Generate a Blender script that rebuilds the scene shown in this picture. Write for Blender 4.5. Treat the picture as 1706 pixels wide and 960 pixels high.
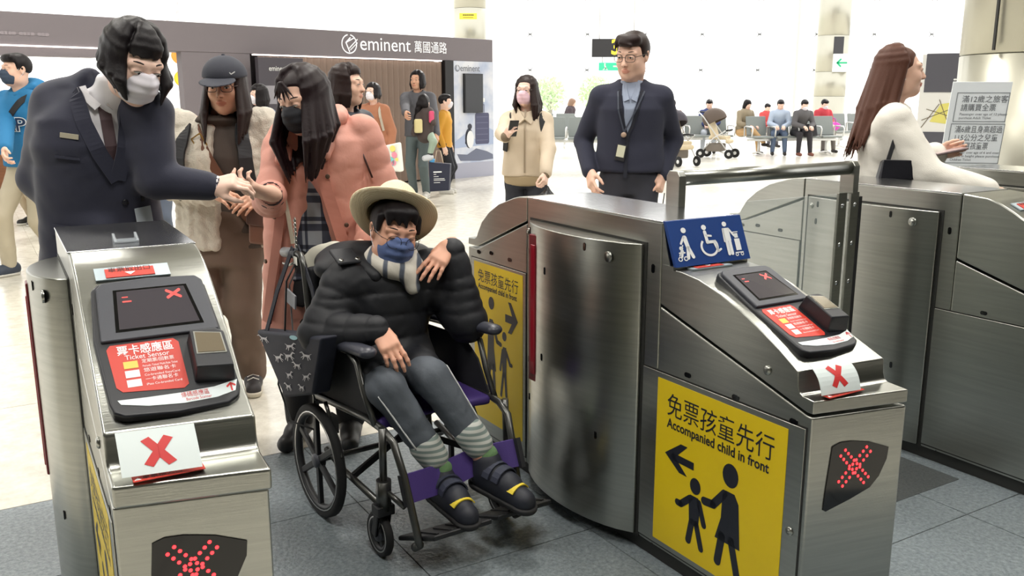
import bpy, bmesh, math, random
import numpy as np
from mathutils import Vector, Matrix, Euler

for _o in list(bpy.data.objects):
    bpy.data.objects.remove(_o)
SC = bpy.context.scene
COL = SC.collection
PI = math.pi
R = math.radians
random.seed(7)

# ---------------------------------------------------------------- camera
_c = bpy.data.cameras.new('camera')
CAM = bpy.data.objects.new('camera', _c); COL.objects.link(CAM)
_c.sensor_fit = 'HORIZONTAL'; _c.sensor_width = 36.0; _c.lens = 36.0*1500/1706
_c.clip_start = 0.05; _c.clip_end = 300
CAM.location = (0, 0, 1.45)
CAM.rotation_euler = (R(90)-math.atan(325/1500.0), 0, 0)
SC.camera = CAM

# ---------------------------------------------------------------- world, daylight and exposure
W_ = bpy.data.worlds.new('daylight'); SC.world = W_; W_.use_nodes = True
_bg = W_.node_tree.nodes['Background']
_bg.inputs[0].default_value = (1.0, 0.985, 0.96, 1); _bg.inputs[1].default_value = 1.75
_s = bpy.data.lights.new('sun', 'SUN'); SUN = bpy.data.objects.new('sun', _s); COL.objects.link(SUN)
_s.energy = 2.2; _s.angle = R(6); _s.color = (1, .97, .92)
SUN.rotation_euler = Euler((R(-52), 0, R(-24)))          # from the back, high left
SC.view_settings.view_transform = 'Standard'; SC.view_settings.look = 'None'
SC.view_settings.exposure = 0.35; SC.view_settings.gamma = 1.0
SC.view_settings.use_curve_mapping = False
SC.cycles.use_denoising = True
SC.cycles.max_bounces = 8; SC.cycles.diffuse_bounces = 4; SC.cycles.glossy_bounces = 4
SC.cycles.transparent_max_bounces = 12; SC.cycles.sample_clamp_indirect = 6.0
SC.cycles.caustics_reflective = False; SC.cycles.caustics_refractive = False

# ---------------------------------------------------------------- materials
def lin(c):
    return tuple((x/12.92 if x <= .04045 else ((x+.055)/1.055)**2.4) for x in (v/255.0 for v in c)) + (1.0,)
MATS = {}
def mat(name, rgb=(128,128,128), rough=.6, metal=0.0, bump=0.0, bscale=60.0, stretch=None, var=0.0, vscale=8.0,
        emit=0.0, spec=.5, coat=0.0, sheen=0.0, alpha=1.0, trans=0.0, attr=None, sss=0.0):
    if name in MATS: return MATS[name]
    m = bpy.data.materials.new(name); m.use_nodes = True
    nt = m.node_tree; b = nt.nodes['Principled BSDF']; N = nt.nodes.new; L = nt.links.new
    c = lin(rgb)
    b.inputs['Base Color'].default_value = c
    b.inputs['Roughness'].default_value = rough
    b.inputs['Metallic'].default_value = metal
    b.inputs['Specular IOR Level'].default_value = spec
    if coat: b.inputs['Coat Weight'].default_value = coat; b.inputs['Coat Roughness'].default_value = .12
    if sheen: b.inputs['Sheen Weight'].default_value = sheen
    if trans: b.inputs['Transmission Weight'].default_value = trans
    if sss:
        b.inputs['Subsurface Weight'].default_value = sss
        b.inputs['Subsurface Radius'].default_value = (.012, .005, .003)
    if alpha < 1: b.inputs['Alpha'].default_value = alpha
    if emit: b.inputs['Emission Color'].default_value = c; b.inputs['Emission Strength'].default_value = emit
    tc = None
    def coords(st):
        nonlocal tc
        if tc is None: tc = N('ShaderNodeTexCoord')
        if st:
            mp = N('ShaderNodeMapping'); mp.inputs['Scale'].default_value = st
            L(tc.outputs['Object'], mp.inputs['Vector']); return mp.outputs['Vector']
        return tc.outputs['Object']
    col = None
    if attr:
        a = N('ShaderNodeAttribute'); a.attribute_name = attr
        mx = N('ShaderNodeMix'); mx.data_type = 'RGBA'; mx.blend_type = 'MULTIPLY'; mx.inputs[0].default_value = 1
        mx.inputs[6].default_value = c; L(a.outputs['Color'], mx.inputs[7]); col = mx.outputs[2]
    if var:
        n = N('ShaderNodeTexNoise'); n.inputs['Scale'].default_value = vscale; n.inputs['Detail'].default_value = 5
        L(coords(stretch), n.inputs['Vector'])
        r = N('ShaderNodeMapRange'); r.inputs[1].default_value = .3; r.inputs[2].default_value = .7
        r.inputs[3].default_value = 1-var; r.inputs[4].default_value = 1+var*.6
        L(n.outputs[0], r.inputs[0])
        mx = N('ShaderNodeMix'); mx.data_type = 'RGBA'; mx.blend_type = 'MULTIPLY'; mx.inputs[0].default_value = 1
        mx.inputs[6].default_value = c
        if col: L(col, mx.inputs[6])
        cb = N('ShaderNodeCombineColor')
        for i in range(3): L(r.outputs[0], cb.inputs[i])
        L(cb.outputs[0], mx.inputs[7]); col = mx.outputs[2]
    if col: L(col, b.inputs['Base Color'])
    if bump:
        n = N('ShaderNodeTexNoise'); n.inputs['Scale'].default_value = bscale; n.inputs['Detail'].default_value = 4
        L(coords(stretch), n.inputs['Vector'])
        bp = N('ShaderNodeBump'); bp.inputs['Strength'].default_value = bump; bp.inputs['Distance'].default_value = .01
        L(n.outputs[0], bp.inputs['Height']); L(bp.outputs[0], b.inputs['Normal'])
    MATS[name] = m
    return m

def mix_mat(name, base_rgb, nodesfn, rough=.7, metal=0, **kw):
    """principled material whose base colour comes from nodesfn(nt, tc) -> socket"""
    if name in MATS: return MATS[name]
    m = mat(name, base_rgb, rough, metal, **kw)
    nt = m.node_tree; tc = nt.nodes.new('ShaderNodeTexCoord')
    s = nodesfn(nt, tc)
    nt.links.new(s, nt.nodes['Principled BSDF'].inputs['Base Color'])
    return m

steel = mat('brushed_steel', (168,169,163), .28, 1.0, bump=.05, bscale=14, stretch=(1,1,26), var=.10, vscale=3)
steel_top = mat('polished_steel', (205,206,208), .20, 1.0, bump=.03, bscale=30, var=.08, vscale=5)
steel_dk = mat('steel_edge_dark', (60,60,58), .5, .6)
black = mat('black_plastic', (24,26,32), .42, bump=.02, bscale=200)
charcoal = mat('charcoal_plastic', (62,64,72), .45, bump=.03, bscale=300)
gloss_black = mat('gloss_black', (10,10,12), .08)
rubber = mat('rubber', (22,22,23), .75)
white_p = mat('white_print', (238,240,240), .5)
red_p = mat('red_print', (205,62,48), .5)
redx = mat('red_ink', (205,48,48), .55)
yellow_p = mat('yellow_sign', (226,196,22), .42, var=.05, vscale=3)
ink = mat('navy_ink', (24,27,38), .45)
blue_p = mat('blue_sign', (26,62,128), .35)
led = mat('red_led', (255,45,50), .4, emit=3.2)
screen_m = mat('screen_glass', (70,66,72), .12, coat=.5)

# ---------------------------------------------------------------- geometry helpers
def link(o, parent=None):
    COL.objects.link(o)
    if parent is not None: o.parent = parent
    return o
def tag(o, label=None, cat=None, group=None, kind=None):
    if label: o['label'] = label
    if cat: o['category'] = cat
    if group: o['group'] = group
    if kind: o['kind'] = kind
    return o
def empty(name, loc=(0,0,0), rz=0.0, label=None, cat=None, group=None, kind=None, parent=None):
    o = bpy.data.objects.new(name, None); link(o, parent)
    o.empty_display_size = .1
    o.location = loc; o.rotation_euler = (0,0,rz)
    return tag(o, label, cat, group, kind)
def mesh_obj(name, v, f, m=None, parent=None, smooth=False, mats=None, midx=None):
    me = bpy.data.meshes.new(name); me.from_pydata([tuple(p) for p in v], [], f)
    if smooth: me.polygons.foreach_set('use_smooth', [True]*len(me.polygons))
    for x in (mats or ([m] if m else [])): me.materials.append(x)
    if midx is not None: me.polygons.foreach_set('material_index', midx)
    me.update()
    return link(bpy.data.objects.new(name, me), parent)
def basis(d, up=None):
    d = Vector(d).normalized(); up = Vector(up) if up is not None else (Vector((0,0,1)) if abs(d.z) < .95 else Vector((1,0,0)))
    a = up.cross(d).normalized(); b = d.cross(a)
    return a, b, d
class MB:
    def __init__(s, T=None): s.v = []; s.f = []; s.T = T; s.sm = []; s.mi = []; s.cm = 0
    def add(s, v, f, smooth=False):
        n = len(s.v)
        s.v += [tuple(s.T @ Vector(p)) if s.T is not None else tuple(p) for p in v]
        s.f += [tuple(i+n for i in q) for q in f]; s.sm += [smooth]*len(f); s.mi += [s.cm]*len(f)
        return s
    def box(s, c, d, M=None):
        x,y,z = d[0]/2,d[1]/2,d[2]/2
        v = [Vector((i*x,j*y,k*z)) for i in(-1,1) for j in(-1,1) for k in(-1,1)]
        if M is not None: v = [M @ p for p in v]
        v = [p+Vector(c) for p in v]
        return s.add(v, [(0,1,3,2),(4,6,7,5),(0,4,5,1),(2,3,7,6),(0,2,6,4),(1,5,7,3)])
    def bar(s, a, b, w, h, up=None):
        a,b = Vector(a),Vector(b); p,q,d = basis(b-a, up)
        v = [e+p*(i*w/2)+q*(j*h/2) for e in (a,b) for i in(-1,1) for j in(-1,1)]
        return s.add(v, [(0,1,3,2),(4,6,7,5),(0,4,5,1),(2,3,7,6),(0,2,6,4),(1,5,7,3)])
    def cyl(s, a, b, r, r2=None, n=16, cap=True):
        return s.tube([a,b], [r, r if r2 is None else r2], n, cap)
    def tube(s, pts, r, n=10, cap=True, closed=False):
        pts = [Vector(p) for p in pts]; k = len(pts)
        rs = r if isinstance(r,(list,tuple)) else [r]*k
        v = []; f = []; prev = None
        for i,p in enumerate(pts):
            d = (pts[(i+1)%k]-pts[i-1]) if closed or 0 < i < k-1 else (pts[1]-pts[0] if i == 0 else pts[-1]-pts[-2])
            if d.length < 1e-9: d = Vector((0,0,1))
            d.normalize()
            if prev is None: a,b,_ = basis(d)
            else:
                a = prev - d*prev.dot(d)
                if a.length < 1e-6: a,b,_ = basis(d)
                a.normalize(); b = d.cross(a)
            prev = a
            for j in range(n):
                t = 2*PI*j/n; v.append(p + (a*math.cos(t)+b*math.sin(t))*rs[i])
        m = k if closed else k-1
        for i in range(m):
            for j in range(n):
                f.append((i*n+j, i*n+(j+1)%n, ((i+1)%k)*n+(j+1)%n, ((i+1)%k)*n+j))
        s.add(v, f, True)
        if cap and not closed:
            s.add(v[:n], [tuple(range(n-1,-1,-1))]); s.add(v[-n:], [tuple(range(n))])
        return s
    def lathe(s, prof, n=32, c=(0,0,0), axis=(0,0,1), cap=False, smooth=True):
        a,b,d = basis(axis); c = Vector(c); v = []; f = []
        for (r,h) in prof:
            for j in range(n):
                t = 2*PI*j/n; v.append(c + d*h + (a*math.cos(t)+b*math.sin(t))*r)
        for i in range(len(prof)-1):
            for j in range(n): f.append((i*n+j, i*n+(j+1)%n, (i+1)*n+(j+1)%n, (i+1)*n+j))
        return s.add(v, f, smooth)
    def prism(s, a, b, closed=True):
        """two matching outlines a,b (3d points) -> solid"""
        n = len(a); v = list(a)+list(b)
        f = [(i,(i+1)%n,n+(i+1)%n,n+i) for i in range(n)]
        s.add(v, f)
        if closed: s.add(a, [tuple(range(n-1,-1,-1))]); s.add(b, [tuple(range(n))])
        return s
    def ell(s, c, r, n=16, m=10, M=None):
        v=[];f=[]
        for i in range(m+1):
            t=PI*i/m
            for j in range(n):
                u=2*PI*j/n; p=Vector((r[0]*math.sin(t)*math.cos(u), r[1]*math.sin(t)*math.sin(u), r[2]*math.cos(t)))
                v.append((M @ p if M is not None else p)+Vector(c))
        for i in range(m):
            for j in range(n): f.append((i*n+j,(i+1)*n+j,(i+1)*n+(j+1)%n,i*n+(j+1)%n))
        return s.add(v,f,True)
    def build(s, name, m, parent=None, bevel=0.0, seg=2, ang=35, label=None, mats=None):
        o = mesh_obj(name, s.v, s.f, m, parent, mats=mats, midx=s.mi if mats else None)
        o.data.polygons.foreach_set('use_smooth', s.sm if not bevel else [True]*len(s.f))
        bm = bmesh.new(); bm.from_mesh(o.data)
        bmesh.ops.remove_doubles(bm, verts=bm.verts, dist=1e-5)
        bmesh.ops.recalc_face_normals(bm, faces=bm.faces); bm.to_mesh(o.data); bm.free()
        if bevel:
            md = o.modifiers.new('bevel','BEVEL'); md.width = bevel; md.segments = seg; md.limit_method = 'ANGLE'; md.angle_limit = R(ang)
            md.harden_normals = True
        if label: o['label'] = label
        return o
def copy_tree(o, parent=None, link_it=True):
    c = o.copy(); COL.objects.link(c)
    if parent is not None: c.parent = parent
    for ch in o.children: copy_tree(ch, c)
    return c
def frame(origin, ex, ez):
    ex = Vector(ex).normalized(); ez = Vector(ez).normalized(); ey = ez.cross(ex).normalized(); ex = ey.cross(ez)
    M = Matrix.Identity(4)
    for i in range(3): M[i][0]=ex[i]; M[i][1]=ey[i]; M[i][2]=ez[i]; M[i][3]=origin[i]
    return M
def text(name, body, size, M, m, parent=None, align='LEFT', spacing=1.0, width=None, bold=0.0, thick=.0004, fn=None):
    c = bpy.data.curves.new(name,'FONT'); c.body = body; c.size = size; c.align_x = align; c.align_y = 'CENTER'
    c.space_character = spacing; c.resolution_u = 3; c.offset = bold; c.fill_mode = 'FRONT'
    o = bpy.data.objects.new(name, c); COL.objects.link(o)
    dg = bpy.context.evaluated_depsgraph_get(); dg.update()
    me = bpy.data.meshes.new_from_object(o.evaluated_get(dg))
    bpy.data.objects.remove(o); bpy.data.curves.remove(c)
    k = 1.0
    if width and len(me.vertices):
        xs = [v.co.x for v in me.vertices]; w = max(xs)-min(xs); k = width/w
    for v in me.vertices:
        p = Vector((v.co.x*k, v.co.y, thick))
        v.co = fn(p) if fn else M @ p
    me.materials.clear(); me.materials.append(m); me.name = name
    o = bpy.data.objects.new(name, me); link(o, parent); return o
class Flat:
    """flat print made of discs, thick strokes and polygons in 2-D, mapped by fn(x,y)->3d"""
    def __init__(s, fn): s.fn = fn; s.v=[]; s.f=[]; s.k=0
    def poly(s, pts):
        n=len(s.v); s.k+=1; s.v += [s.fn(x,y) for x,y in pts]; s.f.append(tuple(range(n,n+len(pts)))); return s
    def disc(s, x,y,r,n=20,ry=None):
        return s.poly([(x+r*math.cos(2*PI*i/n), y+(ry or r)*math.sin(2*PI*i/n)) for i in range(n)])
    def stroke(s, pts, w, w2=None):
        for (a,b),(c,d) in zip(pts[:-1],pts[1:]):
            t=math.atan2(d-b,c-a); q=[]
            for i in range(9): q.append((a+w/2*math.cos(t+PI/2+PI*i/8), b+w/2*math.sin(t+PI/2+PI*i/8)))
            for i in range(9): q.append((c+(w2 or w)/2*math.cos(t-PI/2+PI*i/8), d+(w2 or w)/2*math.sin(t-PI/2+PI*i/8)))
            s.poly(q)
        return s
    def ring(s,x,y,r,w,a0=0,a1=360,n=28):
        for i in range(n):
            t0=R(a0+(a1-a0)*i/n); t1=R(a0+(a1-a0)*(i+1)/n)
            s.poly([(x+(r-w/2)*math.cos(t0),y+(r-w/2)*math.sin(t0)),(x+(r+w/2)*math.cos(t0),y+(r+w/2)*math.sin(t0)),(x+(r+w/2)*math.cos(t1),y+(r+w/2)*math.sin(t1)),(x+(r-w/2)*math.cos(t1),y+(r-w/2)*math.sin(t1))])
        return s
    def build(s,name,m,parent=None): return mesh_obj(name,s.v,s.f,m,parent)

# ================================================================ SETTING
def tri_mix(nt, fac, c1, c2):
    mx = nt.nodes.new('ShaderNodeMix'); mx.data_type = 'RGBA'
    mx.inputs[6].default_value = lin(c1); mx.inputs[7].default_value = lin(c2)
    nt.links.new(fac, mx.inputs[0]); return mx.outputs[2]
def granite_nodes(c1, c2, sc):
    def fn(nt, tc):
        n = nt.nodes.new('ShaderNodeTexNoise'); n.inputs['Scale'].default_value = sc; n.inputs['Detail'].default_value = 8; n.inputs['Roughness'].default_value = .75
        nt.links.new(tc.outputs['Object'], n.inputs['Vector'])
        r = nt.nodes.new('ShaderNodeMapRange'); r.inputs[1].default_value = .35; r.inputs[2].default_value = .65
        nt.links.new(n.outputs[0], r.inputs[0])
        return tri_mix(nt, r.outputs[0], c1, c2)
    return fn
granite = mix_mat('granite_floor', (110,118,120), granite_nodes((90,99,104),(142,151,155),70), rough=.34, bump=.35, bscale=55)
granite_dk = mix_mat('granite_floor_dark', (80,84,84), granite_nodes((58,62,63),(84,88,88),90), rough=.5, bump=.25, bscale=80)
pale_tile = mix_mat('pale_stone_floor', (200,196,184), granite_nodes((196,191,178),(228,224,212),9), rough=.22, bump=.04, bscale=25)
grout = mat('grout', (120,118,112), .8)
MO = Vector((.748, 2.119, 0)); MANG = R(31.2)
GA = Vector((-math.sin(MANG), math.cos(MANG), 0)); GV = Vector((math.cos(MANG), math.sin(MANG), 0))
def gp(u, v, z=0.0): return MO + GA*u + GV*v + Vector((0,0,z))

b = MB(); b.box((4, 10, -.035), (70, 60, .03))
floor = tag(b.build('floor', grout), kind='structure')
def tile_mesh(size, m):
    b = MB(); h = size/2-.0022; b.box((0,0,-.012), (2*h,2*h,.024)); o = b.build('floor_tile', m, bevel=0); me = o.data; bpy.data.objects.remove(o); return me
tg, tp = tile_mesh(.6, granite), tile_mesh(1.2, pale_tile)
def put_tile(me, u, v):
    o = bpy.data.objects.new('floor_tile', me); link(o, floor); o.location = gp(u, v); o.rotation_euler = (0,0,MANG+PI/2*random.randint(0,3))
for i in range(-3, 4):
    for j in range(-6, 8):
        u, v = -.05+i*.6, -.35+j*.6
        p = gp(u, v)
        if p.y < 1.2 or abs(p.x) > .62*p.y+1: continue
        put_tile(tg, u, v)
n = 0
for i in range(0, 14):
    for j in range(-9, 10):
        u, v = 2.65+i*1.2, -.65+j*1.2
        p = gp(u, v)
        if p.y < .8 or abs(p.x) > .6*p.y+1.2 or p.y > 17 or n > 270: continue
        n += 1; put_tile(tp, u, v)
# floor beyond the tiles that can be told apart, joints in the material
def far_tiles(nt, tc):
    br = nt.nodes.new('ShaderNodeTexBrick'); br.offset = 0; br.squash = 1
    br.inputs['Scale'].default_value = 1; br.inputs['Mortar Size'].default_value = .004
    br.inputs['Brick Width'].default_value = 1.2; br.inputs['Row Height'].default_value = 1.2
    br.inputs['Color1'].default_value = lin((224,220,208)); br.inputs['Color2'].default_value = lin((216,212,200)); br.inputs['Mortar'].default_value = lin((160,156,148))
    nt.links.new(tc.outputs['Object'], br.inputs['Vector']); return br.outputs['Color']
b = MB(); b.box((0,0,-.016), (64,44,.02)); o = b.build('floor_far_field', mix_mat('pale_stone_far', (200,196,184), far_tiles, rough=.25), floor)
o.location = gp(20.5, -3); o.rotation_euler = (0,0,MANG)
# dark slab let into the floor between the two right-hand gates
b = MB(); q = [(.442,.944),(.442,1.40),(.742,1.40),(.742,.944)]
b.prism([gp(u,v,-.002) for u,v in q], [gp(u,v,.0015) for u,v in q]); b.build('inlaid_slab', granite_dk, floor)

plaster = mat('hall_plaster', (176,176,170), .85, bump=.02, bscale=30)
plaster_dk = mat('hall_panel_grey', (84,86,78), .6)
b = MB(); b.box((2, 4.5, 5.6), (30, 21, .2)); tag(b.build('ceiling', plaster), kind='structure')
b = MB(); b.box((0,-5.0, 2.75), (26,.2,5.5)); tag(b.build('wall_back', plaster_dk), kind='structure')
b = MB(); b.box((13.0, .0, 2.75), (.2,10,5.5)); tag(b.build('wall_right', plaster_dk), kind='structure')
b = MB(); b.box((-12.0,-1.5, 2.75), (.2,7,5.5)); tag(b.build('wall_left', plaster_dk), kind='structure')
# unseen overhead panels, added to fill the foreground with light
lamp_m = mat('fill_panel', (255,250,240), .5, emit=4)
for i,(x,y) in enumerate([(-4,.5),(0,.5),(4,.5),(-4,4.5),(0,4.5),(4,4.5),(-4,8.5),(0,8.5),(4,8.5)]):
    t = empty('fill_light', (x,y,5.5), 0, 'added unseen white fill light panel, %s of the %s row overhead' % (('left','middle','right')[i%3],('nearest','second','third')[i//3]), 'fill light', 'added fill lights')
    b = MB(); b.box((0,0,-.03),(1.3,1.3,.06)); b.build('housing', white_p, t)
    b = MB(); b.box((0,0,-.065),(1.2,1.2,.01)); b.build('diffuser', lamp_m, t)
    l = bpy.data.lights.new('fill_lamp','AREA'); l.size = 1.2; l.energy = 85; l.color = (1,.97,.92)
    lo = bpy.data.objects.new('lamp', l); link(lo, t); lo.location = (0,0,-.09)

# ---- far glass wall
mull = mat('mullion_white', (225,225,222), .5)
fit_m = mat('spider_fitting', (120,122,122), .4, .6)
glass_wall = mat('window_glass', (240,248,248), .05, alpha=.07, spec=.4)
GW = empty('window_1', (0,31,0), kind='structure')
pw, ph = 1.9, 1.15
for i in range(-6, 12):
    b = MB(); b.bar((i*pw,0,0),(i*pw,0,11.5),.045,.09); b.build('mullion', mull, GW)
for k in (0,5,10):
    b = MB(); b.bar((-6*pw,.0,k*ph+.02),(11*pw,.0,k*ph+.02),.06,.06); b.build('transom', mull, GW)
for i in range(-6, 11):
    b = MB(); b.box(((i+.5)*pw,.03,5.75),(pw-.05,.012,11.4)); b.build('pane', glass_wall, GW)
b = MB()
b.box((0,-.06,0),(.10,.03,.05)); b.tube([(-.09,-.05,.08),(0,-.08,0),(.09,-.05,-.08)],.010,6); b.tube([(.09,-.05,.08),(0,-.08,0),(-.09,-.05,-.08)],.010,6)
sp0 = b.build('glass_fitting', fit_m, GW); first = True
for i in range(0, 10):
    for k in range(2, 6):
        o = sp0 if first else sp0.copy()
        if not first: COL.objects.link(o); o.parent = GW
        first = False; o.location = (i*pw+.6, -.02, k*ph-.1)

b = MB(); b.box((4,19,4.45),(12,.25,.3)); tag(b.build('trim_1', mull), kind='structure')
for _x in (-2,10):
    b = MB(); b.box((_x,19,5.2),(.12,.12,1.3)); tag(b.build('trim_1', mull), kind='structure')
# ---- steel clad columns
colsteel = mat('column_steel', (186,184,170), .34, .7, var=.03, vscale=1.2)
def column(name, x, y, r, h, label, seams=(1.1,2.3,3.5), m=colsteel):
    t = empty(name, (x,y,0), 0, label, 'column')
    z0 = 0.0
    for s in list(seams)+[h]:
        b = MB(); b.lathe([(r-.02,z0),(r,z0+.006),(r,s-.006),(r-.02,s)], 40); b.build('cladding_sheet', m, t)
        z0 = s
    b = MB(); b.lathe([(r-.018,0),(r-.018,h)],40); b.build('core', steel_dk, t)
    b = MB(); b.lathe([(r+.03,0),(r+.03,.14),(r,.16)],40); b.build('foot_ring', steel, t)
    return t
column('steel_column', 10.06, 29.2, .48, 9.0, 'tall round steel-clad column behind the seated people', (1.35,2.1,3.2,4.8,6.5))
column('steel_column', -1.1, 24.5, .42, 8.0, 'tall round steel column rising behind the dark shop kiosk', (1.2,2.4,3.6,4.8))
cbig = column('steel_column', 3.98, 6.7, .68, 5.5, 'broad mirror-steel column at the right edge beside the fare notice', (1.72,3.2))
b = MB(); b.bar((-.652,-.27,1.74),(-.652,-.27,5.5),.02,.012,(1,.3,0)); b.build('vertical_joint', steel_dk, cbig)

# ================================================================ TICKET GATES
def ptext(body, size, x, y, fn, name, m, parent, width=None, bold=0.0, align='LEFT'):
    return text(name, body, size, None, m, parent, align=align, width=width, bold=bold, fn=lambda p: fn(p.x+x, p.y+y))
def child_sign(root, u0, u1, z0, z1, mirror, x=-.004, bg=None, side=-1):
    """yellow notice on the lane side; left as read = far end u0 -> near end u1"""
    w, h = abs(u1-u0), z1-z0; sg = 1 if u1 > u0 else -1
    P = lambda e: (lambda sx, sy: Vector((x+side*e, u0+sg*sx, z1-sy)))
    b = MB(); b.box((x+side*-.001, (u0+u1)/2, (z0+z1)/2), (.003, w, h)); sign = b.build('child_notice', bg or yellow_p, root, label='yellow notice with black figures and the words Accompanied child in front')
    fn = P(.0012)
    k = w/.52
    T = lambda sx, sy: fn(sx, -sy)
    ptext('免票孩童先行', .079*k, .045*k, -.078*k, T, 'chinese_lettering', ink, sign, width=.43*k)
    ptext('Accompanied child in front', .042*k, .05*k, -.133*k, T, 'english_lettering', ink, sign, width=.415*k, bold=.0010*k)
    mx = (lambda sx: w-sx) if mirror else (lambda sx: sx)
    hh = h/.525/k if mirror else 1.0
    F = Flat(lambda sx, sy: fn(mx(sx)*1.0, sy))
    q = lambda a, c: (a*k, (c if not mirror else .2+(c-.2)*1.05*hh)*k)
    F.poly([q(.045,.232),q(.115,.182),q(.145,.182),q(.092,.232)]); F.poly([q(.045,.232),q(.092,.232),q(.148,.276),q(.112,.276)])
    F.poly([q(.075,.221),q(.175,.221),q(.175,.245),q(.075,.245)])
    F.build('arrow', ink, sign)
    F = Flat(lambda sx, sy: fn(mx(sx), sy)); X = lambda L: [q(a,c) for a,c in L]
    F.disc(*q(.185,.292), .023*k, ry=.026*k)
    F.poly(X([(.165,.325),(.2,.325),(.21,.345),(.205,.42),(.165,.42),(.16,.345)]))
    F.stroke(X([(.165,.338),(.125,.372),(.11,.372)]), .022*k); F.stroke(X([(.204,.338),(.228,.40)]), .021*k)
    F.stroke(X([(.176,.41),(.164,.475)]), .024*k); F.stroke(X([(.196,.41),(.22,.48)]), .022*k)
    F.build('child_figure', ink, sign)
    F = Flat(lambda sx, sy: fn(mx(sx), sy))
    F.disc(*q(.325,.205), .031*k, ry=.036*k)
    F.poly(X([(.31,.255),(.345,.255),(.362,.28),(.375,.415),(.275,.415),(.296,.345),(.298,.27)]))
    F.stroke(X([(.305,.268),(.262,.318),(.225,.322)]), .026*k)
    F.stroke(X([(.303,.40),(.29,.485)]), .028*k); F.stroke(X([(.34,.40),(.37,.50)]), .026*k)
    F.build('adult_figure', ink, sign)
    return sign
def slot(root, u, z, x=-.001, vert=False, r=.0075, l=.012):
    b = MB(); n = 14; o = []
    for i in range(n):
        t = 2*PI*i/n; a = r*math.cos(t)+(l/2 if math.cos(t) > 0 else -l/2); c = r*math.sin(t)
        o.append((c,a) if vert else (a,c))
    b.prism([(x-.0012,u+a,z+c) for a,c in o],[(x+.002,u+a,z+c) for a,c in o]); b.build('sensor_slot', gloss_black, root)
def lock(root, u, z, x=-.001, r=.014):
    b = MB(); b.lathe([(0,.004),(r*.5,.004),(r*.55,.0015),(r*.85,.004),(r,.002),(r,-.003)],18,(x,u,z),(-1,0,0)); b.build('lock', steel, root)

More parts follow.
